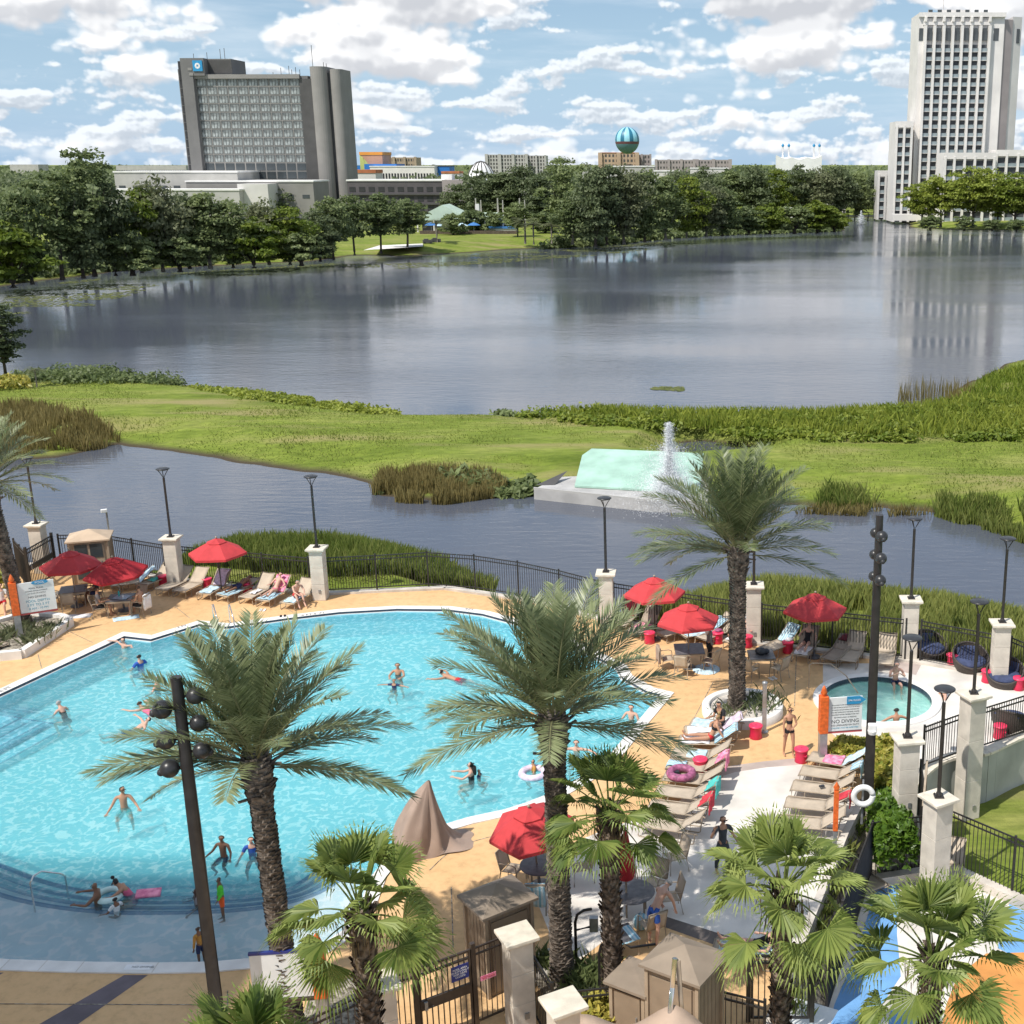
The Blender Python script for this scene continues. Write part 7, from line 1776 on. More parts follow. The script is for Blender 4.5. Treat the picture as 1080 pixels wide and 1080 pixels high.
def table(p, w, label, rz=0, round_=False, top='table_dark', h=.72, group='outdoor tables'):
 r_ = empty('outdoor_table', p, rz, label, 'table', group)
 t = MB()
 if round_: t.lathe([(.02, h - .03), (w / 2, h - .03), (w / 2 + .02, h - .015), (w / 2, h), (.02, h)], 28)
 else: t.box((0, 0, h - .015), (w, w, .03))
 t.build('tabletop', M[top], r_, bevel=.006)
 if not round_:
  f = MB()
  for s in (-1, 1): f.box((0, s * (w / 2 - .02), h - .06), (w - .02, .04, .06)); f.box((s * (w / 2 - .02), 0, h - .06), (.04, w - .1, .06))
  f.build('apron', M['frame_tan'], r_)
 for k in range(4):
  a = math.pi / 4 + k * math.pi / 2; q = (w * .62 if not round_ else w * .40)
  MB().tube([(math.cos(a) * q, math.sin(a) * q, h - .04), (math.cos(a) * q * 1.02, math.sin(a) * q * 1.02, 0)], .024, 6).build('leg', M['frame_tan'], r_)
 return r_
def chair_proto():
 r_ = empty('patio_chair', (0, 0, 0)); r_['category'] = 'chair'; fr_ = M['frame_tan']
 MB().sheet(lambda u, v: ((u - .5) * .46, -.22 + .44 * v, .43 - .02 * math.sin(math.pi * u) - .03 * v), 5, 5, thick=.012).build('seat', M['sling'], r_)
 MB().sheet(lambda u, v: ((u - .5) * .46, .22 + .14 * v, .41 + .50 * v - .0 * u), 5, 6, thick=.012).build('backrest', M['sling'], r_)
 for s in (-1, 1):
  x = s * .25
  MB().tube([(x, -.25, 0), (x, -.24, .42), (x, -.22, .60), (x, -.12, .645), (x, .20, .64), (x, .27, .62)], .016, 6).build('arm', fr_, r_)
  MB().tube([(x, .30, 0), (x, .22, .40), (x, .36, .93)], .016, 6).build('leg', fr_, r_)
 MB().tube([(-.25, .36, .93), (.25, .36, .93)], .016, 6).build('top_bar', fr_, r_)
 MB().tube([(-.25, -.23, .42), (.25, -.23, .42)], .014, 6).build('front_bar', fr_, r_)
 return r_
CH = None
def chair(p, face, label):
 """face: ground direction the sitter looks towards"""
 global CH
 rz = math.atan2(face.y, face.x) + math.pi / 2
 if CH: return dup(CH, p, rz, label, 'tan patio chairs')
 CH = chair_proto(); CH.location = p; CH.rotation_euler = (0, 0, rz); CH['label'] = label; CH['group'] = 'tan patio chairs'; KIDS[CH.name] = [(c, []) for c in kids(CH)]; return CH
def around(tp, w, lst):
 for ang, d, lb in lst:
  a = R(ang); v = Vector((math.cos(a), math.sin(a), 0)); chair(tp + v * (w / 2 + d), -v, lb)
T1 = crown_base(77, 621, .72); table(T1, 1.05, 'square dark table under the red umbrella by the tan cabinet', .35)
around(T1, 1.05, [(200, .3, 'patio chair left of the table by the tan cabinet'), (285, .35, 'empty patio chair nearest the pool at the left table'), (20, .35, 'patio chair with a seated man right of the left table')])
T2 = crown_base(127, 630, .72); table(T2, 1.0, 'square table under the deep red umbrella, things on its top', .2)
around(T2, 1.0, [(205, .35, 'patio chair with a seated person left of the crowded table'), (350, .38, 'patio chair with a white towel right of the crowded table'), (70, .42, 'patio chair behind the crowded table')])
T3 = crown_base(727, 684, .72); table(T3, 1.1, 'dark square table under the red umbrella left of the planter palm', .1)
around(T3, 1.1, [(195, .3, 'patio chair with a towel left of the dark square table'), (255, .35, 'patio chair nearest the pool at the dark square table'), (330, .35, 'patio chair right of the dark square table')])
T4 = crown_base(803, 690, .72); table(T4, .95, 'square table with a black bag right of the planter palm trunk', .1)
around(T4, .95, [(235, .3, 'patio chair in front of the table with the black bag'), (320, .35, 'empty patio chair right of the table with the black bag'), (160, .35, 'patio chair behind the palm trunk at the black bag table')])
T5 = crown_base(571, 911, .72); table(T5, 1.1, 'round dark table below the large red umbrella by the palm trunk', 0, True)
around(T5, 1.1, [(160, .3, 'patio chair left of the round table by the middle palm trunk'), (270, .4, 'patio chair with a blue striped towel at the round table'), (20, .5, 'patio chair right of the round table by the palm trunk')])
T6 = crown_base(666, 940, .72); table(T6, 1.15, 'round grey table holding the closed red umbrella', 0, True)
around(T6, 1.15, [(60, .5, 'patio chair behind the round table with the closed umbrella'), (15, .4, 'patio chair with a covered back right of the closed umbrella table'), (300, .5, 'patio chair beside the bending man'), (100, .45, 'patio chair farthest behind the closed umbrella table')])
chair(at(712, 917), Vector((-1, -.5, 0)), 'empty patio chair out on the pale deck near the staff member')
T7 = crown_base(655, 985, .5); table(T7, .7, 'low table with a blue striped towel before the bending man', .5, False, 'table_dark', .5)
o = MB().sheet(lambda u, v: ((u - .5) * .66, (v - .5) * .8, .5 - (.25 * max(0, v - .8) * 4) + .01 * math.sin(9 * u)), 8, 10, thick=.012).build('towel', M['towel_blue'], None, T7, .5); tag(o, 'blue striped towel on the low table by the bending man', 'towel')
def drape(ch_pos, mat, label, ang):
 o = MB().sheet(lambda u, v: ((u - .5) * .5, (.02 if v > .5 else -.05) + .02 * math.sin(8 * u), .95 - abs(v - .5) * 1.3), 10, 12, thick=.014).build('towel', M[mat], None, ch_pos, ang); return tag(o, label, 'towel')
a = R(350); v = Vector((math.cos(a), math.sin(a), 0)); drape(T2 + v * (.5 + .38 + .35), 'towel_white', 'white towel hung over the patio chair right of the crowded table', a - math.pi / 2)
a = R(270); v = Vector((math.cos(a), math.sin(a), 0)); drape(T5 + v * (.55 + .40 + .35), 'towel_blue', 'blue striped towel hung on the chair at the round table', a - math.pi / 2)
a = R(195); v = Vector((math.cos(a), math.sin(a), 0)); drape(T3 + v * (.55 + .30 + .35), 'tarp_tan', 'tan towel hung on the chair left of the dark square table', a - math.pi / 2)
o = MB().ball((0, 0, .12), .18, 12, 8, 0, .8).ball((.18, .05, .10), .13, 10, 8, 0, .8).ball((-.12, .1, .1), .12, 10, 8).build('bag', M['ink'], None, T4 + Vector((0, 0, .72))); tag(o, 'black bag heap on the table right of the planter palm', 'bag')
o = MB().lathe([(.035, 0), (.04, .2), (.02, .26)], 10).build('bottle', M['towel_teal'], None, T2 + Vector((-.1, .1, .72))); tag(o, 'small teal bottle on the crowded table', 'bottle')
o = MB().lathe([(.035, 0), (.04, .14)], 10).build('cup', M['white_paint'], None, T2 + Vector((.15, -.1, .72))); tag(o, 'white cup on the crowded table', 'cup')
o = MB().sheet(lambda u, v: ((u - .5) * .6, (v - .5) * .5, .012 + .01 * math.sin(7 * u + 5 * v)), 8, 8, thick=.012).build('towel', M['towel_pale'], None, T2 + Vector((.05, 0, .725))); tag(o, 'pale blue towel spread on the crowded table', 'towel')
for p, lb, mt, ang in [(at(83, 650), 'white mat lying on the deck in front of the left table', 'towel_white', .2), (at(133, 652), 'pale sandals mat on the deck below the crowded table', 'towel_pale', .5)]:
 o = MB().sheet(lambda u, v: ((u - .5) * 1.0, (v - .5) * .5, .014 + .006 * math.sin(9 * u)), 8, 6, thick=.008).build('mat', M[mt], None, p, ang); tag(o, lb, 'mat')
o = MB().lathe([(.52, .0), (.5, .02), (.02, .025)], 20).build('mat', M['towel_pale'], None, at(745, 706) + Vector((0, 0, .004))); tag(o, 'pale round mat on the deck below the dark square table', 'mat')
def sign(post, panel_dir, zlo, label, txt_top, lines, big=None, w=1.5, h=1.25, tagc='sign_blue', tag_txt='', arrow=False, back=False):
 """orange post with a board held out to one side"""
 r_ = empty('rules_sign', post, 0, label, 'sign', 'pool rules signs'); u = Vector(panel_dir).normalized(); ang = math.atan2(u.y, u.x)
 MB().box((0, 0, zlo / 2 + .05), (.24, .24, zlo + .1), ang).build('lower_post', M['grey_metal'], r_)
 MB().box((0, 0, .06), (.40, .40, .12), ang).build('footing', M['kerb'], r_)
 MB().box((0, 0, zlo + .1 + (h + .1) / 2), (.27, .27, h + .1), ang).build('upper_post', M['orange_post'], r_, bevel=.01)
 MB().lathe([(.05, zlo + h + .2), (.11, zlo + h + .30), (.05, zlo + h + .48), (.005, zlo + h + .55)], 8).build('torch_finial', M['orange_post'], r_)
 c = u * (.16 + w / 2) + Vector((0, 0, zlo + .12 + h / 2)); nrm = Vector((u.y, -u.x, 0))
 bd = empty('board', tuple(c), ang); bd.parent = r_
 MB().box((0, 0, 0), (w, .05, h)).build('panel', M['sign_white'], bd, bevel=.006)
 MB().box((0, .03, -h / 2 - .05), (w + .04, .07, .06)).build('bottom_rail', M['ink_red'] if not back else M['gate_bronze'], bd)
 if not back:
  if txt_top:
   for i, (t, sz, z, mt) in enumerate(lines): lettering(bd, t, min(sz, 1.5 * w / len(t)), (0, -.027, z * h / 1.24), 0, mt)
  if tag_txt:
   tg = MB(); W_ = w * .46
   if arrow: tg.add([(-W_ / 2, -.05, -.13), (W_ / 2 - .08, -.05, -.13), (W_ / 2 + .12, -.05, 0), (W_ / 2 - .08, -.05, .13), (-W_ / 2, -.05, .13), (-W_ / 2, -.03, -.13), (W_ / 2 - .08, -.03, -.13), (W_ / 2 + .12, -.03, 0), (W_ / 2 - .08, -.03, .13), (-W_ / 2, -.03, .13)],
                             [(0, 1, 2, 3, 4), (9, 8, 7, 6, 5), (0, 5, 6, 1), (1, 6, 7, 2), (2, 7, 8, 3), (3, 8, 9, 4), (4, 9, 5, 0)])
   else: tg.lathe([(W_ / 2, -.01), (W_ / 2, .01)], 24)
   tgo = tg.build('header_tag', M[tagc], bd, (w * .26, 0, h * .40))
   if not arrow:
    tgo.scale = (1, .3, 1); tgo.rotation_euler = (R(90), 0, 0); tgo.location = (w * .12, -.05, h * .47)
   lettering(bd, tag_txt, .085 if arrow else .13, (w * .25 if arrow else w * .12, -.058 if arrow else -.064, h * .40 if arrow else h * .47), 0, 'ink_white')
 else: MB().box((0, 0, h / 2 + .02), (w + .02, .07, .06)).build('top_rail', M['sign_navy'], bd)
 return r_
rules = [('POOL CLOSES AT DUSK. SHOWER BEFORE ENTERING.', .05, .34, 'ink'), ('NO FOOD OR DRINK IN THE POOL OR ON THE WET DECK.', .05, .25, 'ink'), ('NO ANIMALS. NO GLASS WITHIN THE FENCED AREA.', .05, .16, 'ink'), ('DO NOT SWALLOW THE POOL WATER.', .05, .07, 'ink'), ('MAXIMUM WATER TEMPERATURE 104 F', .05, -.02, 'ink'), ('BATHING LOAD 12 PERSONS', .055, -.12, 'ink'), ('NO DIVING', .17, -.27, 'ink'), ('NO LIFEGUARD ON DUTY', .075, -.41, 'ink'), ('CHILDREN MUST BE SUPERVISED', .06, -.51, 'ink_teal')]
s0 = at(867, 806)
sign(s0, (1, .16, 0), 1.0, 'rules sign with orange post and blue arrow tag before the whirlpool', True, rules, w=1.08, h=1.14, tag_txt='SPA RULES', arrow=True)
s1 = at(22, 676)
rules2 = [('POOL RULES', .09, .36, 'ink'), ('SHOWER BEFORE ENTERING', .06, .25, 'ink'), ('NO GLASS OR ANIMALS', .06, .15, 'ink'), ('NO DIVING', .12, 0, 'ink'), ('POOL DEPTH', .14, -.17, 'ink_teal'), ('3 FT TO 5 FT', .14, -.33, 'ink_teal'), ('8 AM - 10 PM', .12, -.48, 'ink_teal')]
sign(s1, (1, .55, 0), 1.0, 'rules sign with orange post in the planter at the left edge', True, rules2, w=1.28, h=1.24, tag_txt='POOL')
s2 = crown_base(340, 1054, 1.0)
sign(s2, (-1, -.12, 0), 1.0, 'rules sign seen with blue top edge, behind the left date palm trunk', False, [], w=1.25, h=1.1, back=True)
s3 = at(880, 905)
r_ = empty('orange_post', s3, 0, 'narrow orange post by the right lounger column', 'post')
MB().box((0, 0, 1.45), (.13, .13, 1.2)).build('upper_post', M['orange_post'], r_, bevel=.008); MB().box((0, 0, .43), (.10, .10, .86)).build('lower_post', M['grey_metal'], r_); MB().lathe([(.06, 2.06), (.09, 2.15), (.01, 2.3)], 8).build('torch_finial', M['orange_post'], r_)
def round_planter(p, r, h, label):
 r_ = empty('round_planter', p, 0, label, 'planter')
 MB().lathe([(r, -.05), (r, h), (r - .03, h + .02), (r - .24, h + .02), (r - .26, h), (r - .26, .02)], 40, cap=False).build('kerb_ring', M['coping'], r_)
 MB().lathe([(.02, h - .08), (r - .25, h - .10)], 30, cap=False).build('soil', M['rock'], r_)
 return r_
pp = at(777, 752); round_planter(pp + Vector((.2, .05, 0)), 1.4, .30, 'round white kerbed planter around the date palm by the middle loungers')
tuft(pp + Vector((.7, .1, .22)), 170, .42, 'dark fine grass clump in the round planter right of the palm trunk', 'leaf_dark', 'planter grasses', lean=1.2, r=.9)
tuft(pp + Vector((-.4, -.6, .22)), 70, .35, 'grass clump in the round planter left of the palm trunk', 'leaf_olive', 'planter grasses', lean=1.0, r=.5)
lp_ = [at(-40, 700), at(24, 694), at(75, 660), at(66, 656), at(30, 652), at(-40, 672)]
r_ = empty('planter', tuple(lp_[1]), 0, 'wedge shaped kerbed planter with low plants under the left rules sign', 'planter')
kb_ = MB(); wallstrip(kb_, [v - lp_[1] for v in lp_] + [lp_[0] - lp_[1]], -.02, .34, .26); kb_.build('kerb', M['coping'], r_)
MB().prism([((v - lp_[1]).x, (v - lp_[1]).y) for v in lp_], 0, .2).build('soil', M['mulch'], r_)
for i, (x, y, s) in enumerate([(36, 682, 1), (46, 676, .9), (10, 676, 1.1), (55, 668, .8), (-5, 686, 1), (28, 668, .8)]):
 tuft(at(x, y) + Vector((0, 0, .18)), 110, .42 * s, 'low green tuft in the left planter, %s from the left' % ORD[[-5, 10, 28, 36, 46, 55].index(x)], 'leaf_olive', 'tufts in the left planter', r=.45, lean=1.1, w=.04)
pb_ = at(600, 1050)
for i, (x, y) in enumerate([(575, 1022), (610, 1040), (625, 1028), (612, 1060)]):
 tuft(at(x, y), 120, .5, 'green strap leaved tuft by the middle palm foot, %s from the left' % ORD[[575, 610, 612, 625].index(x)], 'leaf_mid', 'tufts at the middle palm foot', r=.4, lean=1.0, w=.045)
ro = MB()
for i in range(9):
 a = rnd.uniform(0, 6.28); s = rnd.uniform(.09, .22)
for i, (x, y, s) in enumerate([(582, 1012, .26), (572, 1030, .2), (596, 1010, .18), (618, 1052, .22)]):
 mb = MB(); mb.ball((0, 0, s * .4), s, 8, 6, 0, .6); v = [tuple(Vector(q) * (1 + .25 * (noise.noise(Vector(q) * 5 + Vector((i, 0, 0)))))) for q in mb.v]; mb.v = v
 tag(mb.build('boulder', M['rock'], None, at(x, y)), 'pale rounded rock by the middle palm foot, %s from the left' % ORD[[572, 582, 596, 618].index(x)], 'rock', 'rocks at the middle palm foot')
soilp = [(560, 1005), (600, 1000), (640, 1040), (660, 1075), (620, 1100), (590, 1075), (560, 1030)]
paving('planting_bed', soilp, 0.012, 'mulch'); paving('planting_bed', [(868, 806), (884, 788), (946, 793), (950, 845), (912, 846), (906, 806)], .012, 'mulch'); paving('planting_bed', [(330, 1040), (380, 1030), (420, 1075), (400, 1130), (300, 1130)], .012, 'mulch')
p = at(452, 893)
r_ = empty('covered_chair', p, R(25), 'tall lifeguard chair wrapped in a tan cover at the pool edge', 'cover')
def cov(u, v):
 a = 2 * math.pi * u; t = v; c, s_ = math.cos(a), math.sin(a)
 base = Vector((c * (1.25 if c > 0 else .95), s_ * .66, 0)) / (max(abs(c), abs(s_)) ** .65)
 k = t ** .50 if c > .25 else (t ** 1.9 if c < -.25 else t ** .95)
 q = base.lerp(Vector((.12 + .03 * c, .03 * s_, 2.0)), k); q.z = 2.0 * t - (.34 * math.sin(math.pi * t) if c > .25 else 0)
 w_ = (.05 * math.sin(a * 5 + 3 * t) + .03 * math.sin(a * 11 - 6 * t)) * (1 - t * .8); q.x += w_ * c; q.y += w_ * s_; q.z += .05 * (1 - t) * max(0, math.sin(a * 4)); return q
MB().sheet(cov, 60, 24, thick=.0).build('cover', M['tarp_tan'], r_)
def rail(pts, r, mat, label, name='handrail', group='pool handrails', p0=None, posts=()):
 p0 = Vector(pts[0]) if p0 is None else p0
 r_ = empty(name, (p0.x, p0.y, 0), 0, label, 'handrail', group)
 MB().tube([Vector(q) - Vector((p0.x, p0.y, 0)) for q in pts], r, 8).build('rail', M[mat], r_)
 for a, b_ in posts: MB().tube([Vector(a) - Vector((p0.x, p0.y, 0)), Vector(b_) - Vector((p0.x, p0.y, 0))], r, 8).build('post', M[mat], r_)
 return r_
a = at(37, 962, -.3); b_ = at(72, 945, -.3)
rail([a, a + Vector((0, 0, .85)), a.lerp(b_, .12) + Vector((0, 0, 1.0)), a.lerp(b_, .35) + Vector((0, 0, 1.03)), b_.lerp(a, .12) + Vector((0, 0, .72)), b_ + Vector((0, 0, .6)), b_ + Vector((0, 0, -.4))], .024, 'chrome', 'arched steel handrail on the tiled pool steps')
for i, (x, y) in enumerate([(226, 658), (243, 658)]):
 a = at(x, y); c_ = at(x + 5, y + 9, 0)
 rail([a, a + Vector((0, 0, .85)), a.lerp(c_, .3) + Vector((0, 0, .95)), c_ + Vector((0, 0, .55)), c_ + Vector((0, 0, -.6))], .022, 'chrome', 'steel pool ladder rail behind the left date palm, %s one' % ('left' if i == 0 else 'right'))
a = at(853, 726); c_ = at(905, 734)
rail([a, a + Vector((0, 0, .9)), a + Vector((.12, 0, .98)), a + Vector((.75, -.05, .98)), c_.lerp(a, .25) + Vector((0, 0, .7)), c_ + Vector((0, 0, .1))], .022, 'frame_tan', 'thin handrail reaching down into the whirlpool')
p = at(806, 772); r_ = empty('shower_post', p, 0, 'grey round post at the edge of the round planter', 'post'); MB().tube([(0, 0, 0), (0, 0, 1.75)], .075, 12).lathe([(.09, 1.75), (.09, 1.8), (.03, 1.83)], 12).build('post', M['grey_metal'], r_); MB().lathe([(.14, 0), (.14, .04), (.09, .06)], 12).build('base', M['grey_metal'], r_)
for i, (x, y, lab) in enumerate([(608, 1018, 'black bent pipe rail with a grey box right of the middle palm foot'), (633, 1052, 'black curved pipe rail behind the fan palm trunk')]):
 a = at(x, y); r_ = empty('pipe_rail', a, 0, lab, 'handrail', 'black pipe rails')
 MB().tube([(0, 0, 0), (0, 0, 1.15), (.05, .02, 1.35), (.2, .08, 1.43), (.38, .15, 1.42)], .035, 8).tube([(0, 0, .95), (.34, .14, .95)], .03, 8).build('pipe', M['black_metal'], r_)
 if i == 0: MB().box((.42, .18, 1.0), (.2, .14, .36)).build('box', M['grey_metal'], r_)
 else: MB().tube([(.38, .15, 1.42), (.7, .3, 1.1), (1.25, .5, 1.05)], .03, 8).build('arm', M['black_metal'], r_)
q = [at(612, 1070, 2.6), at(712, 1060, 2.95), at(800, 1084, 2.6), at(790, 1180, 2.3), at(610, 1180, 2.3)]
o = q[1].copy(); r_ = empty('shade_sail', (o.x, o.y, 0), 0, 'beige shade sail with a metal mast at the bottom edge', 'sail')
A_, B_, C_, D_, E_ = [v - Vector((o.x, o.y, 0)) for v in q]
def sailf(u, v):
 top = A_ * (1 - u) ** 2 + (B_ * 1.0 + Vector((0, 0, -.3))) * 2 * u * (1 - u) + C_ * u * u; top = (A_.lerp(B_, u * 2) if u < .5 else B_.lerp(C_, u * 2 - 1)) - Vector((0, 0, .35 * math.sin(2 * math.pi * u) ** 2))
 bot = E_.lerp(D_, u); r = top.lerp(bot, v); r.z -= .25 * math.sin(math.pi * v) * math.sin(math.pi * u); return r
MB().sheet(sailf, 24, 12, thick=.012).build('sail', M['sail_tan'], r_)
MB().tube([B_ + Vector((.0, .1, .95)), B_ + Vector((-.1, -.1, -.2)), Vector((-.35, -.25, 0))], .05, 10).build('mast', M['chrome'], r_)
MB().tube([B_ + Vector((.06, .12, .9)), B_ + Vector((.12, .1, -.2)), Vector((.3, .3, 0))], .045, 10).build('mast', M['frame_tan'], r_)
for i, (x, y, rz, lb) in enumerate([(928, 948, .6, 'striped tan lounger on the blue coating by the hedge fence'), (998, 945, -.3, 'striped tan lounger at the foot of the tall pillar'), (898, 1000, .9, 'striped tan lounger beside the close picket fence')]):
 z = at(x, y, ZL); d = Vector((math.sin(-rz), math.cos(rz), 0)); lo_o = lounger(z, d, lb, 40, False, 'loungers on the splash terrace')
def coping_text(txt, x, y, dirpx, size, label=None):
 a = at(x, y); b_ = at(*dirpx); d = b_ - a
 o = link('depth_marker', text_mesh(txt, size, 'depth_marker', .001), M['ink']); o.location = (a.x, a.y, .040); o.rotation_euler = (0, 0, math.atan2(d.y, d.x)); return tag(o, label, 'marking', 'depth markings on the pool edge')
coping_text('4 FT', 78, 698, (100, 687), .26, 'black depth figures on the left pool edge near the rules sign'); coping_text('4 FT', 6, 728, (30, 716), .26, 'black depth figures on the pool edge at the left border')
coping_text('3 FT', 192, 661.5, (204, 658.5), .22, 'black depth figures on the far pool edge by the ladder'); coping_text('4 FT 6 IN', 330, 648.5, (350, 646), .24, 'black depth figures on the far pool edge below the pillar')
coping_text('4 FT', 495, 643.5, (510, 645.5), .22, 'black depth figures on the far pool edge left of the middle palm'); coping_text('4 FT', 678, 766, (690, 750), .30, 'black depth figures on the right pool edge by the middle loungers')
o = MB().box((0, 0, 0), (.62, .20, .003)).build('depth_tile', M['ink_white'], None, at(146, 1021.5) + Vector((0, 0, .0395)), .0); tag(o, 'white tile plate with a no-diving mark on the near pool edge', 'marking', 'depth markings on the pool edge')
coping_text('NO DIVING', 151, 1021.5, (170, 1021.5), .10, 'black no-diving words on the near pool edge').location.z = .0425
M_ = None
p = at(101, 545, 0); 
p = at(103, 596, 0); r_ = empty('camera_post', (p.x, p.y + 1.5, -.1), 0, 'white camera on a thin post behind the tan cabinet fence', 'camera')
MB().tube([(0, 0, 0), (0, 0, 2.3)], .045, 8).build('post', M['grey_metal'], r_); MB().box((-.08, -.05, 2.35), (.28, .16, .16), .5).build('camera', M['white_paint'], r_, bevel=.02)
def sandals(p, lb, mat='white_paint', ang=0):
 mb = MB()
 for s in (-.08, .08): mb.prism([(s - .045, -.13), (s + .045, -.13), (s + .05, .06), (s + .03, .14), (s - .03, .14), (s - .05, .06)], .008, .035); mb.tube([(s - .045, .03, .035), (s, .04, .08), (s + .045, .03, .035)], .012, 5)
 tag(mb.build('sandals', M[mat], None, p, ang), lb, 'sandals', 'sandals left on the deck')
sandals(at(277, 644), 'white sandals before the pink towel lounger'); sandals(at(815, 716), 'white sandals below the table with the black bag', ang=.6); sandals(at(767, 1012), 'white sandals on the orange deck by the large brown cabinet', ang=1.2); sandals(at(300, 646) + Vector((.1, -.5, 0)), 'dark sandals before the rightmost left row lounger', 'ink', .3)
# ================================================================== PEOPLE
SKIN = {k: pm('skin_' + k, c, .55, .06, 6, spec=.35) for k, c in {'pale': (.60, .36, .27), 'tan': (.46, .25, .16), 'brown': (.22, .11, .065), 'dark': (.09, .045, .03)}.items()}
HAIR = {k: pm('hair_' + k, c, .6, .25, 30) for k, c in {'black': (.012, .010, .009), 'brown': (.06, .035, .02), 'blond': (.36, .24, .10), 'grey': (.35, .33, .31), 'white': (.7, .68, .66)}.items()}
CL = {k: pm('cloth_' + k, c, .85, .12, 9, .3, 60) for k, c in {'black': (.015, .015, .018), 'navy': (.02, .03, .09), 'blue': (.03, .10, .42), 'turquoise': (.05, .40, .40), 'red': (.60, .02, .03), 'orange': (.85, .12, .02), 'green': (.10, .62, .04), 'pink': (.70, .14, .25), 'white': (.75, .75, .75), 'charcoal': (.045, .05, .06), 'grey': (.22, .20, .20), 'amber': (.48, .24, .05), 'teal': (.04, .22, .26)}.items()}
M['eye'] = pm('eye', (.02, .015, .012), .3, .1, 5); M['lips'] = pm('lips', (.35, .10, .09), .5, .1, 5)
def V3(*a): return Vector(a)
def person(loc, rz, label, pose, skin='pale', hair='brown', s=1.0, wear=(), hairstyle='short', glasses=False, hat=None, female=False, group=None):
 """one continuous skinned body; the figure looks along +y before it is turned by rz"""
 sp = Vector(pose.get('spine', (0, 0, 1))).normalized(); hd = Vector(pose.get('head', (sp.x, sp.y, sp.z))).normalized()
 fw = Vector(pose.get('fwd', (0, 1, 0))); fw = (fw - sp * fw.dot(sp)).normalized(); rt = fw.cross(sp).normalized()
 lf = Vector(pose.get('look', fw)); lf = (lf - hd * lf.dot(hd)).normalized(); lr = lf.cross(hd).normalized()
 J = {}; E = []; RD = {}
 def j(n, p, r, par=None):
  J[n] = Vector(p); RD[n] = r
  if par: E.append((par, n))
 hz_ = pose.get('z', .93); sw = .165 if female else .185; hw = .10 if female else .09
 j('pelvis', (0, 0, hz_), .118); j('waist', J['pelvis'] + sp * .14, .098 if female else .112, 'pelvis'); j('chest', J['waist'] + sp * .20, .125 if female else .135, 'waist')
 j('collar', J['chest'] + sp * .155, .082, 'chest'); j('neck', J['collar'] + sp * .05 + hd * .04, .050, 'collar')
 j('jaw', J['neck'] + hd * .055 + lf * .012, .066, 'neck'); j('skull', J['jaw'] + hd * .08 + lf * .004, .092, 'jaw'); j('crown', J['skull'] + hd * .062 - lf * .008, .070, 'skull')
 j('nose', J['jaw'] + hd * .035 + lf * .088, .013, 'jaw')
 for sx, S in ((-1, 'L'), (1, 'R')):
  j('ear' + S, J['skull'] - hd * .02 + lr * sx * .088, .013, 'skull')
  au, af = [Vector(v).normalized() for v in pose.get('arm' + S, ((sx * .18, .02, -1), (sx * .1, .15, -1)))]
  sh = J['chest'] + sp * .125 + rt * sx * sw; j('sh' + S, sh, .058 if not female else .050, 'collar')
  j('upper' + S, sh + au * .14, .048 if not female else .041, 'sh' + S); j('el' + S, sh + au * .28, .038, 'upper' + S); j('fore' + S, J['el' + S] + af * .09, .037, 'el' + S); j('wr' + S, J['el' + S] + af * .245, .026, 'fore' + S)
  pl = J['wr' + S] + af * .055; j('palm' + S, pl, .030, 'wr' + S)
  side = af.cross(Vector((0, 0, 1)) if abs(af.z) < .9 else Vector((0, 1, 0))).normalized(); nrm = side.cross(af).normalized()
  for k, (o, ln) in enumerate(((-.033, .062), (-.011, .076), (.011, .072), (.033, .058))):
   b_ = pl + side * o * .9 + af * .028; j('f%d%s' % (k, S), b_, .0105, 'palm' + S); m1 = b_ + af * ln * .55 + side * o * .25 - nrm * .006; j('g%d%s' % (k, S), m1, .0095, 'f%d%s' % (k, S)); j('h%d%s' % (k, S), m1 + (af * .8 - nrm * .5).normalized() * ln * .5, .008, 'g%d%s' % (k, S))
  tb = pl - side * .035 * sx - af * .012; j('t0' + S, tb, .012, 'palm' + S); j('t1' + S, tb - side * .03 * sx + af * .035, .0105, 't0' + S); j('t2' + S, tb - side * .035 * sx + af * .065, .009, 't1' + S)
  th, sn = [Vector(v).normalized() for v in pose.get('leg' + S, ((sx * .06, .02, -1), (sx * .0, -.02, -1)))]
  hp = J['pelvis'] - sp * .045 + rt * sx * hw; j('hip' + S, hp, .092 if female else .088, 'pelvis'); j('thigh' + S, hp + th * .2, .074, 'hip' + S); j('kn' + S, hp + th * .42, .054, 'thigh' + S); j('calf' + S, J['kn' + S] + sn * .13, .052, 'kn' + S); j('an' + S, J['kn' + S] + sn * .40, .035, 'calf' + S)
  ft = Vector(pose.get('foot', fw)).normalized(); hl = J['an' + S] + sn * .045; j('heel' + S, hl - ft * .03, .034, 'an' + S); j('ball' + S, hl + ft * .11, .034, 'an' + S); j('toe' + S, hl + ft * .19 , .022, 'ball' + S)
 names = list(J); ix = {n: i for i, n in enumerate(names)}
 me = bpy.data.meshes.new('person'); me.from_pydata([tuple(J[n]) for n in names], [(ix[a], ix[b_]) for a, b_ in E], [])
 o = bpy.data.objects.new('person', me); col.objects.link(o)
 md = o.modifiers.new('skin', 'SKIN'); md.use_smooth_shade = True; md.branch_smoothing = .6
 for i, n in enumerate(names):
  d = me.skin_vertices[0].data[i]; d.radius = (RD[n], RD[n]); d.use_root = (n == 'pelvis')
 ss = o.modifiers.new('sub', 'SUBSURF'); ss.levels = 1; ss.render_levels = 1
 bpy.context.view_layer.update(); dg = bpy.context.evaluated_depsgraph_get()
 bm = bpy.data.meshes.new_from_object(o.evaluated_get(dg)); bpy.data.objects.remove(o); bpy.data.meshes.remove(me)
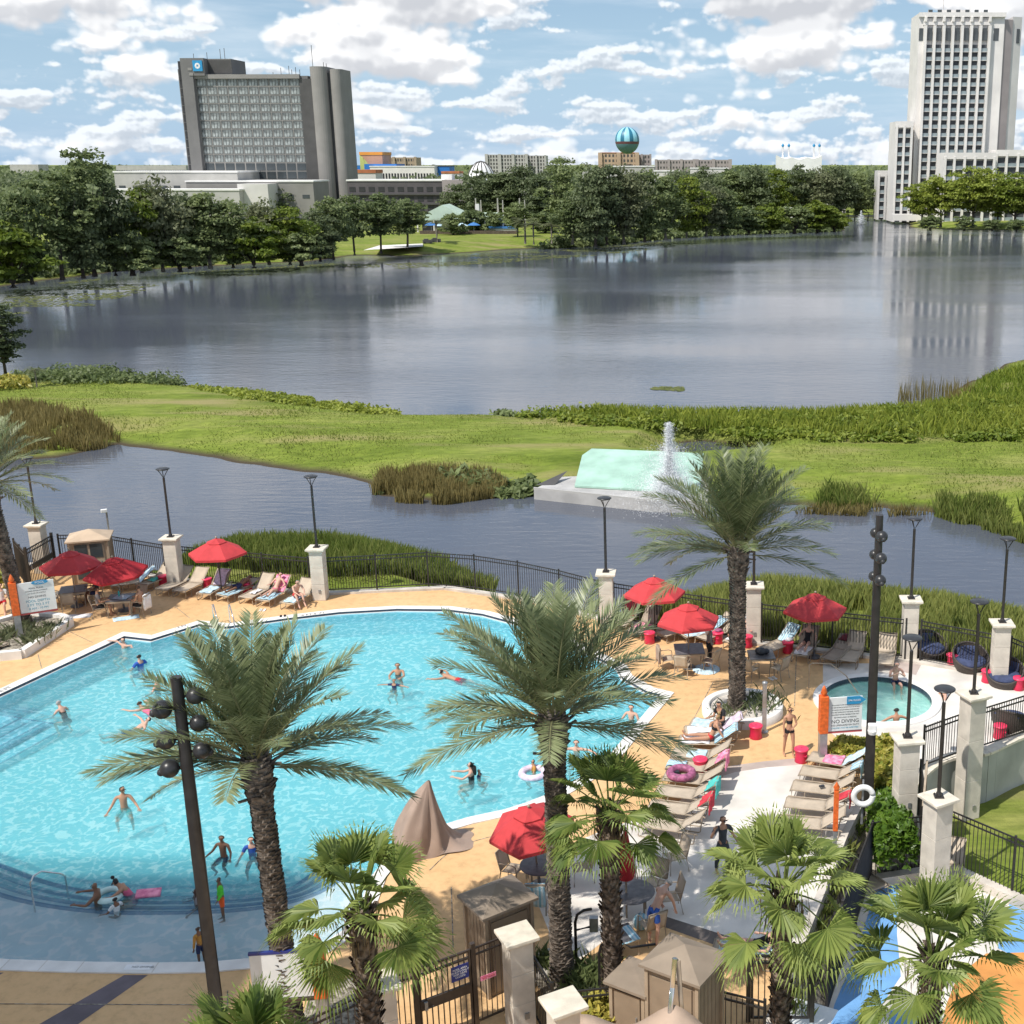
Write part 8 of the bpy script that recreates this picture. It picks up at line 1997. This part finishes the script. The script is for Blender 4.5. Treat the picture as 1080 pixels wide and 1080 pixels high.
 nv = len(bm.vertices); co = np.empty(nv * 3); bm.vertices.foreach_get('co', co); co = co.reshape(-1, 3); no = np.empty(nv * 3); bm.vertices.foreach_get('normal', no); no = no.reshape(-1, 3)
 A = np.array([J[a] for a, _ in E]); B = np.array([J[b_] for _, b_ in E]); ra = np.array([RD[a] for a, _ in E])
 AB = B - A; t = np.clip(((co[:, None] - A) * AB).sum(-1) / ((AB ** 2).sum(-1) + 1e-9), 0, 1); dist = np.linalg.norm(co[:, None] - A - AB * t[..., None], axis=-1) / ra
 near = dist.argmin(1); bone = np.array([b_ for _, b_ in E], dtype=object)[near]; tt = t[np.arange(nv), near]
 faces = [tuple(p.vertices) for p in bm.polygons]
 body = MB(); body.add([tuple(c) for c in co], faces, 0, True)
 for sx in (-1, 1): body.ball(J['skull'] - hd * .018 + lf * .083 + lr * sx * .033, .014, 8, 6, 1)
 body.ball(J['jaw'] + lf * .064 - hd * .006, .020, 8, 5, 2, .4)
 bpy.data.meshes.remove(bm)
 ob = body.build('person', [SKIN[skin], M['eye'], M['lips']])
 ob.location = loc; ob.rotation_euler = (0, 0, rz); ob.scale = (s, s, s); tag(ob, label, 'person', group)
 def shell(name, mask, off, mat):
  fsel = [f for f in faces if all(mask[i] for i in f)]
  if len(fsel) < 4: return
  used = sorted({i for f in fsel for i in f}); mp_ = {q: k for k, q in enumerate(used)}
  mb = MB(); mb.add([tuple(co[q] + no[q] * off) for q in used], [tuple(mp_[q] for q in f) for f in fsel], 0, True)
  return mb.build(name, mat, ob)
 def sel(spec):
  m_ = np.zeros(nv, bool)
  for b_, lo, hi in spec: m_ |= (bone == b_) & (tt >= lo) & (tt <= hi)
  return m_
 both = lambda b_, lo=0, hi=1: [(b_ + 'L', lo, hi), (b_ + 'R', lo, hi)]
 SPEC = {'trunks': [('waist', 0, .45)] + both('hip') + both('thigh') + both('kn', 0, .35), 'briefs': [('waist', 0, .3)] + both('hip') + both('thigh', 0, .22), 'bra': [('chest', .45, 1), ('collar', 0, .35)],
   'onepiece': [('waist', 0, 1), ('chest', 0, 1), ('collar', 0, .4)] + both('hip') + both('thigh', 0, .2), 'shirt': [('waist', 0, 1), ('chest', 0, 1), ('collar', 0, .8)] + both('sh') + both('upper') , 'longshirt': [('waist', 0, 1), ('chest', 0, 1), ('collar', 0, .8)] + both('sh') + both('upper') + both('el') + both('fore') + both('wr', 0, .8),
   'trousers': [('waist', 0, .5)] + both('hip') + both('thigh') + both('kn') + both('calf') + both('an', 0, .8)}
 for nm, kind, c in wear: shell(nm, sel(SPEC[kind]), .014 if kind != 'trousers' else .018, CL[c])
 rel = co - np.array(J['skull']); hup = rel @ np.array(hd); hf = rel @ np.array(lf)
 ishead = np.isin(bone.astype(str), ['jaw', 'skull', 'crown', 'earL', 'earR'])
 if hair: 
  hm = ishead & ((hup > .045) | (hf < .012)) & (hup > (-.10 if hairstyle != 'short' else -.05))
  ho = shell('hair', hm, .020, HAIR[hair])
  if ho and hairstyle == 'bun': MB().ball(J['crown'] + hd * .06 - lf * .03, .05, 10, 8).build('bun', HAIR[hair], ho)
  if ho and hairstyle == 'long': MB().tube([J['skull'] - lf * .07, J['jaw'] - lf * .10 - hd * .02, J['collar'] - fw * .11 - sp * .04, J['chest'] - fw * .14], [.075, .085, .07, .02], 8).build('hair_length', HAIR[hair], ho)
 if hat: shell('cap', ishead & (hup > .028), .026, CL[hat])
 if glasses:
  g = MB()
  for sx in (-1, 1): g.ball(J['skull'] - hd * .018 + lf * .094 + lr * sx * .034, .024, 8, 6, 0, .8)
  g.tube([J['skull'] - hd * .012 + lf * .10 - lr * .09, J['skull'] - hd * .012 + lf * .105 + lr * .09], .006, 5); g.build('sunglasses', M['ink'], ob)
 return ob
STAND = {}
WATER = {'armL': ((-.5, .35, -.8), (-.35, .8, -.25)), 'armR': ((.5, .3, -.8), (.4, .8, -.3)), 'legL': ((-.25, .9, -.12), (0, -.5, -.85)), 'legR': ((.25, .85, -.2), (.0, -.6, -.8))}
SIT = {'z': .47, 'legL': ((-.1, 1, .05), (0, .08, -1)), 'legR': ((.1, 1, .05), (0, .05, -1)), 'armL': ((-.15, .3, -1), (.1, 1, .1)), 'armR': ((.15, .3, -1), (-.1, 1, .15))}
def RECL(back, kneeup=0.0):
 a = R(back); d = (0, -math.cos(a), math.sin(a))
 return {'z': .47, 'spine': d, 'head': (0, -math.cos(a * 1.25), math.sin(a * 1.25)), 'fwd': (0, math.sin(a), math.cos(a)), 'look': (0, .8, .6), 'foot': (0, .35, 1), 'legL': ((-.08, 1, kneeup), (-.03, 1, -.06 - kneeup)), 'legR': ((.08, 1, .02), (.03, 1, -.05)), 'armL': ((-.35, .25, -.45), (-.15, 1, .05)), 'armR': ((.35, .2, -.4), (-.2, 1, .2))}
SWIM = {'z': -.06, 'spine': (0, .96, .26), 'head': (0, .55, .85), 'fwd': (0, .2, -1), 'look': (0, 1, .1), 'foot': (0, -1, -.2), 'legL': ((-.12, -1, -.18), (0, -1, -.1)), 'legR': ((.12, -1, -.12), (0, -1, -.2)), 'armL': ((-.7, .7, .05), (-.2, 1, .0)), 'armR': ((.7, .6, .05), (.3, 1, .0))}
FLOATB = {'z': -.14, 'spine': (0, -.9, .42), 'head': (0, -.6, .8), 'fwd': (0, .45, .9), 'look': (0, .8, .6), 'foot': (0, .4, 1), 'legL': ((-.15, 1, -.1), (0, 1, -.1)), 'legR': ((.15, 1, .02), (0, 1, -.1)), 'armL': ((-1, .1, .12), (-.9, .4, .25)), 'armR': ((1, .1, .12), (.9, .5, .3))}
def inpool(x, y, dip, rz, label, pose=None, s=1.0, **kw):
 """stands or floats with the water line at pixel (x, y); dip = height of the body (m) below the water line"""
 p = at(x, y, POOLZ); return person((p.x, p.y, POOLZ - dip), R(rz), label, pose or WATER, s=s, group='people in the pool', **kw)
T = lambda c='navy', k='trunks', n='swim_trunks': ((n, k, c),)
ONE = lambda c='black': (('swimsuit', 'onepiece', c),)
inpool(131, 683, 1.30, 150, 'person resting both arms on the far left pool corner', {**WATER, 'armL': ((-.9, -.1, .25), (-.6, .4, .1)), 'armR': ((.9, -.1, .25), (.6, .4, .1))}, hair='black', wear=ONE('white'), female=True)
inpool(148, 702, 1.27, 60, 'dark haired swimmer in a blue top by the far left corner', hair='black', wear=(('swim_shirt', 'shirt', 'blue'),) + T('navy'))
inpool(166, 726, 1.24, 95, 'bald swimmer in a teal suit seen from the side', hair=None, wear=ONE('teal'))
inpool(69, 752, 1.25, 60, 'swimmer in a white cap wading near the left steps', {**WATER, 'spine': (0, .45, .9)}, hair='grey', hat='white', wear=ONE('black'), female=True)
p = at(138, 769, POOLZ); person((p.x, p.y, POOLZ), R(120), 'person floating on the back with arms spread in the left of the pool', FLOATB, hair='brown', wear=T('navy'), group='people in the pool')
p = at(160, 752, POOLZ); person((p.x, p.y, POOLZ), R(60), 'swimmer partly behind the date fronds left of the globe pole', SWIM, hair='brown', wear=ONE('pink'), female=True, group='people in the pool')
inpool(131, 851, 1.06, 200, 'bare chested man in turquoise trunks in the sunlit left of the pool', {**WATER, 'look': (-.8, .5, .1)}, skin='tan', hair='black', wear=T('turquoise'))
inpool(236, 903, .84, 170, 'slim bare chested boy in dark shorts right of the globe pole', s=.86, skin='brown', hair='black', wear=T('navy'))
inpool(266, 898, 1.1, 200, 'person half hidden behind the left date palm trunk in the water', skin='pale', hair='brown', wear=(('swim_shirt', 'shirt', 'blue'),), s=.9)
inpool(103, 951, 1.16, 100, 'man with a grey swim tube at the tiled pool steps', {**WATER, 'armL': ((-.6, .5, -.3), (.2, 1, .1)), 'armR': ((.5, .6, -.3), (-.2, 1, .1))}, skin='brown', hair=None, wear=T('grey'))
inpool(141, 942, 1.12, 100, 'woman with a hair bun and sunglasses leaning on a pink float', {**WATER, 'spine': (0, .55, .8), 'armL': ((-.4, .8, -.4), (0, 1, 0)), 'armR': ((.4, .8, -.4), (-.3, 1, 0))}, skin='tan', hair='black', hairstyle='bun', glasses=True, wear=ONE('pink'), female=True)
inpool(123, 960, .80, 60, 'small child between the man and the woman at the tiled steps', s=.68, skin='brown', hair='black', wear=(('swim_shirt', 'shirt', 'white'),))
inpool(208, 950, 1.02, 120, 'dark haired child in a grey shirt left of the globe pole', s=.8, skin='dark', hair='black', wear=(('swim_shirt', 'shirt', 'grey'),))
p = at(236, 970, -.3); person((p.x, p.y, -.32), R(120), 'child in a bright green shirt and orange shorts standing in the shallows', {'armL': ((-.1, .1, -1), (.2, .5, -.8)), 'armR': ((.12, .05, -1), (.1, .3, -1))}, skin='brown', hair='black', s=.72, wear=(('swim_shirt', 'longshirt', 'green'), ('shorts', 'trunks', 'orange')), group='people in the pool')
p = at(213, 1014, -.2); person((p.x, p.y, -.32), R(60), 'toddler in an amber top standing in the shallows beside the globe pole', {}, skin='brown', hair='brown', s=.62, wear=(('top', 'longshirt', 'amber'), ('shorts', 'trunks', 'navy')), group='people in the pool')
inpool(420, 711, 1.27, 180, 'adult in black holding a child up in the middle of the pool', {**WATER, 'armL': ((-.3, .8, -.3), (.3, 1, .1)), 'armR': ((.3, .8, -.3), (-.3, 1, .1))}, skin='tan', hair='black', wear=ONE('black'))
inpool(416, 725, .90, 170, 'child held by the adult in the middle of the pool', {**WATER, 'armL': ((-1, .2, 0), (-1, .3, 0)), 'armR': ((1, .2, 0), (1, .3, 0))}, s=.72, skin='tan', hair='black', wear=(('swim_shirt', 'shirt', 'navy'),))
p = at(482, 716, POOLZ); person((p.x, p.y, POOLZ), R(75), 'swimmer doing breaststroke left of the middle palm crown', SWIM, skin='tan', hair='black', wear=T('red'), group='people in the pool')
inpool(666, 758, 1.2, 160, 'dark haired man standing at the right end of the pool', skin='pale', hair='black', wear=T('navy'))
inpool(608, 791, 1.36, 175, 'swimmer with spread arms right of the middle palm trunk', {**WATER, 'armL': ((-1, .3, .05), (-.7, .6, 0)), 'armR': ((1, .3, .05), (.7, .6, 0))}, skin='pale', hair='brown', wear=T('navy'))
inpool(497, 821, 1.16, 95, 'woman with a long ponytail carrying a child in the pool', {**WATER, 'armL': ((-.3, .8, -.4), (.2, 1, .2)), 'armR': ((.3, .8, -.4), (-.2, 1, .2))}, skin='pale', hair='black', hairstyle='long', wear=ONE('black'), female=True)
inpool(505, 818, .82, 265, 'small child in a purple vest carried by the woman with the ponytail', s=.6, skin='tan', hair='black', wear=(('swim_vest', 'shirt', 'navy'),))
inpool(563, 812, .88, 110, 'child in a yellow-green top with a purple ring left of the middle trunk', s=.72, skin='tan', hair='black', wear=(('swim_shirt', 'shirt', 'amber'),))
p = at(562, 818, POOLZ); tag(torus_mb(.36, .11).build('swim_ring', M['towel_lav'], None, p + Vector((.0, .1, .03))), 'pale purple swim ring floating by the child left of the middle trunk', 'swim ring')
p = at(103, 948, POOLZ); tag(torus_mb(.29, .085).build('swim_ring', M['tub_plaster'], None, p + Vector((.25, .12, .03))), 'pale grey-green swim tube beside the man at the tiled steps', 'swim ring')
p = at(147, 946, POOLZ); o = MB().sheet(lambda u, v: ((u - .5) * .6, (v - .5) * .36, .06 + .02 * math.cos(u * 3)), 6, 4, thick=.06).build('float_board', M['towel_pink'], None, p + Vector((.2, .1, .02)), .3); tag(o, 'pink float board under the woman with the bun', 'float')
p0_ = at(552, 752, POOLZ); p1_ = at(566, 757, POOLZ); d_ = p1_ - p0_
o = MB().tube([(0, 0, .04), tuple(d_ * .5 + Vector((0, .1, .05))), tuple(d_ + Vector((0, 0, .04)))], .045, 8).build('pool_noodle', CL['amber'], None, p0_); tag(o, 'yellow foam noodle floating behind the middle palm crown', 'noodle')
inpool(944, 722, .45, 185, 'pale man sitting on the far edge of the whirlpool with clasped hands', {**SIT, 'z': .62, 'armL': ((-.3, .5, -.6), (.7, .5, .6)), 'armR': ((.3, .5, -.6), (-.7, .5, .6)), 'spine': (0, .2, 1)}, hair='grey', wear=T('navy'))
inpool(945, 762, 1.18, 10, 'dark haired bather at the near edge of the whirlpool, seen from behind', {**WATER, 'armL': ((-.9, 0, -.4), (-.6, .3, -.5)), 'armR': ((.9, 0, -.4), (.6, .3, -.5))}, skin='tan', hair='black', wear=T('red'))
inpool(995, 738, 1.15, 100, 'bather at the right side of the whirlpool behind a lamp post', skin='pale', hair='brown', wear=T('navy'))
p = at(832, 797); person(p, R(195), 'woman in a black bikini standing on the orange deck by the pink stool', {'armL': ((-.25, .1, -1), (.5, .55, -.1)), 'armR': ((.15, .05, -1), (-.05, .2, -1)), 'legL': ((-.05, .15, -1), (0, -.08, -1)), 'legR': ((.08, -.12, -1), (.02, -.18, -1)), 'look': (-.5, .8, -.1)}, skin='tan', hair='blond', s=.98, wear=(('bikini_top', 'bra', 'black'), ('bikini_bottom', 'briefs', 'black')), hairstyle='bun', glasses=True, female=True)
o_ = at(762, 922); person(o_, R(200), 'staff member in a charcoal uniform raising one hand to the ear on the pale deck', {'armL': ((-.35, .15, -.9), (-.3, .55, -.5)), 'armR': ((.55, .3, -.55), (-.35, .2, .95)), 'legL': ((-.08, .18, -1), (0, -.1, -1)), 'legR': ((.08, -.15, -1), (.0, -.22, -1)), 'look': (-.4, .9, -.2)}, skin='tan', hair='brown', s=1.0, wear=(('uniform_shirt', 'shirt', 'charcoal'), ('trousers', 'trousers', 'charcoal')), glasses=True)
p = at(748, 702); person(p, R(-60), 'person in a white headscarf and black skirt walking behind the dark square table', {'armL': ((-.15, .3, -1), (.1, .6, -.6)), 'armR': ((.15, -.2, -1), (0, .3, -1)), 'legL': ((-.06, .3, -1), (0, .0, -1)), 'legR': ((.06, -.2, -1), (0, -.35, -1))}, skin='tan', hair='white', hairstyle='long', s=.98, wear=(('grey_shirt', 'longshirt', 'grey'), ('black_trousers', 'trousers', 'black')), female=True)
p = at(690, 995); person(p, R(-40), 'bare backed man in blue shorts bending over by the round table', {'spine': (0, .72, .7), 'head': (0, .8, .5), 'look': (0, .4, -.9), 'armL': ((-.1, .4, -1), (0, .3, -1)), 'armR': ((.1, .5, -1), (0, .3, -1)), 'legL': ((-.08, .2, -1), (0, -.25, -1)), 'legR': ((.08, .1, -1), (0, -.2, -1))}, skin='pale', hair='grey', s=1.02, wear=T('blue', n='shorts'))
def onlounger(k, s_, pose, label, zz=0.0, turn=0, **kw):
 f, rz, bk_ = LGEO[LL[k].name]; d = Vector((-math.sin(rz), math.cos(rz), 0)); q = f + d * s_ + Vector((0, 0, zz)); return person(q, rz + math.pi + turn, label, pose, **kw)
onlounger('m3', 1.05, {**RECL(68), 'armL': ((-.3, -.5, -.9), (-.1, -.5, -.8)), 'armR': ((.3, -.5, -.9), (.1, -.5, -.8)), 'look': (.3, .9, 0)}, 'woman in dark top and red bottoms sitting on a middle lounger', .02, skin='tan', hair='blond', hairstyle='bun', female=True, wear=(('swim_top', 'bra', 'black'), ('bikini_bottom', 'briefs', 'red')))
onlounger('m1', 1.1, {**SIT, 'spine': (0, .25, 1), 'legL': ((-.1, 1, .25), (0, .3, -1)), 'legR': ((.1, 1, .2), (0, .3, -1))}, 'person in black with a dark hat sitting at the round planter', .0, turn=1.0, skin='tan', hair='black', hat='black', wear=(('black_shirt', 'shirt', 'black'), ('shorts', 'trunks', 'black')))
onlounger('j', 1.05, RECL(46, .3), 'sunbather in a blue cap reclining on the pink towel lounger', .02, skin='pale', hair='brown', hat='blue', wear=T('pink', 'briefs', 'bikini_bottom'))
onlounger('k', .75, {**SIT, 'spine': (0, .45, .9), 'armL': ((-.1, .8, -.6), (.3, .9, -.2)), 'armR': ((.1, .8, -.6), (-.3, .9, -.2)), 'legL': ((-.1, 1, .3), (0, .5, -.9)), 'legR': ((.1, 1, .25), (0, .5, -.9))}, 'bare backed person in red shorts sitting on the rightmost left row lounger', .02, turn=.9, skin='pale', hair='grey', wear=T('red', n='shorts'))
onlounger('h', 1.05, RECL(14), 'dark haired sunbather lying flat in the lone umbrella shade', .02, skin='brown', hair='black', wear=T('navy'))
onlounger('r5', 1.05, RECL(36, .4), 'sunbather with raised knee reclining behind the date palm trunk', .02, skin='pale', hair='brown', wear=T('navy'))
onlounger('r7', 1.1, RECL(58, .25), 'sunbather in a black top sitting back under the right umbrella', .02, skin='pale', hair='black', female=True, wear=(('black_top', 'onepiece', 'black'),))
onlounger('q6', 1.05, RECL(34, .3), 'bather in a black top reclining on the pale blue towel by the right fan palm', .02, skin='pale', hair='brown', female=True, wear=ONE('black'))
onlounger('z', .95, {**SIT, 'spine': (0, -.25, 1), 'legL': ((-.2, 1, .3), (0, .15, -1)), 'legR': ((.15, 1, .2), (.1, .3, -1))}, 'man in teal shorts sitting at the left edge by the planter', .0, turn=-.5, skin='pale', hair='grey', wear=T('teal', n='shorts'))
def onchair(tp, w, ang, d, label, **kw):
 a = R(ang); v = Vector((math.cos(a), math.sin(a), 0)); q = tp + v * (w / 2 + d); q.z = .02; return person(q, math.atan2(-v.y, -v.x) - math.pi / 2, label, SIT, **kw)
onchair(T1, 1.05, 20, .36, 'dark clothed man seated at the left table under the umbrella', skin='brown', hair='black', wear=(('dark_shirt', 'shirt', 'charcoal'), ('shorts', 'trunks', 'navy')))
onchair(T2, 1.0, 205, .36, 'person in a grey shirt seated left of the crowded table', skin='tan', hair='brown', wear=(('grey_shirt', 'shirt', 'grey'), ('shorts', 'trunks', 'black')))
onchair(T2, 1.0, 350, .40, 'person in black shorts seated right of the crowded table', skin='tan', hair='brown', wear=T('black', n='shorts'))
p = at(672, 975); o = MB().ball((0, 0, .22), .2, 12, 8, 0, 1.1).tube([(-.12, 0, .36), (0, 0, .5), (.12, 0, .36)], .015, 6).build('backpack', M['towel_blue'], None, T6 + Vector((.25, -.55, .0))); tag(o, 'blue backpack beside the bending man', 'bag')
p = at(4, 645); person((p.x, p.y, 0), R(200), 'person with a white and red towel cut by the left edge', SIT, skin='pale', hair='brown', wear=(('white_shirt', 'shirt', 'white'), ('shorts', 'trunks', 'red')))
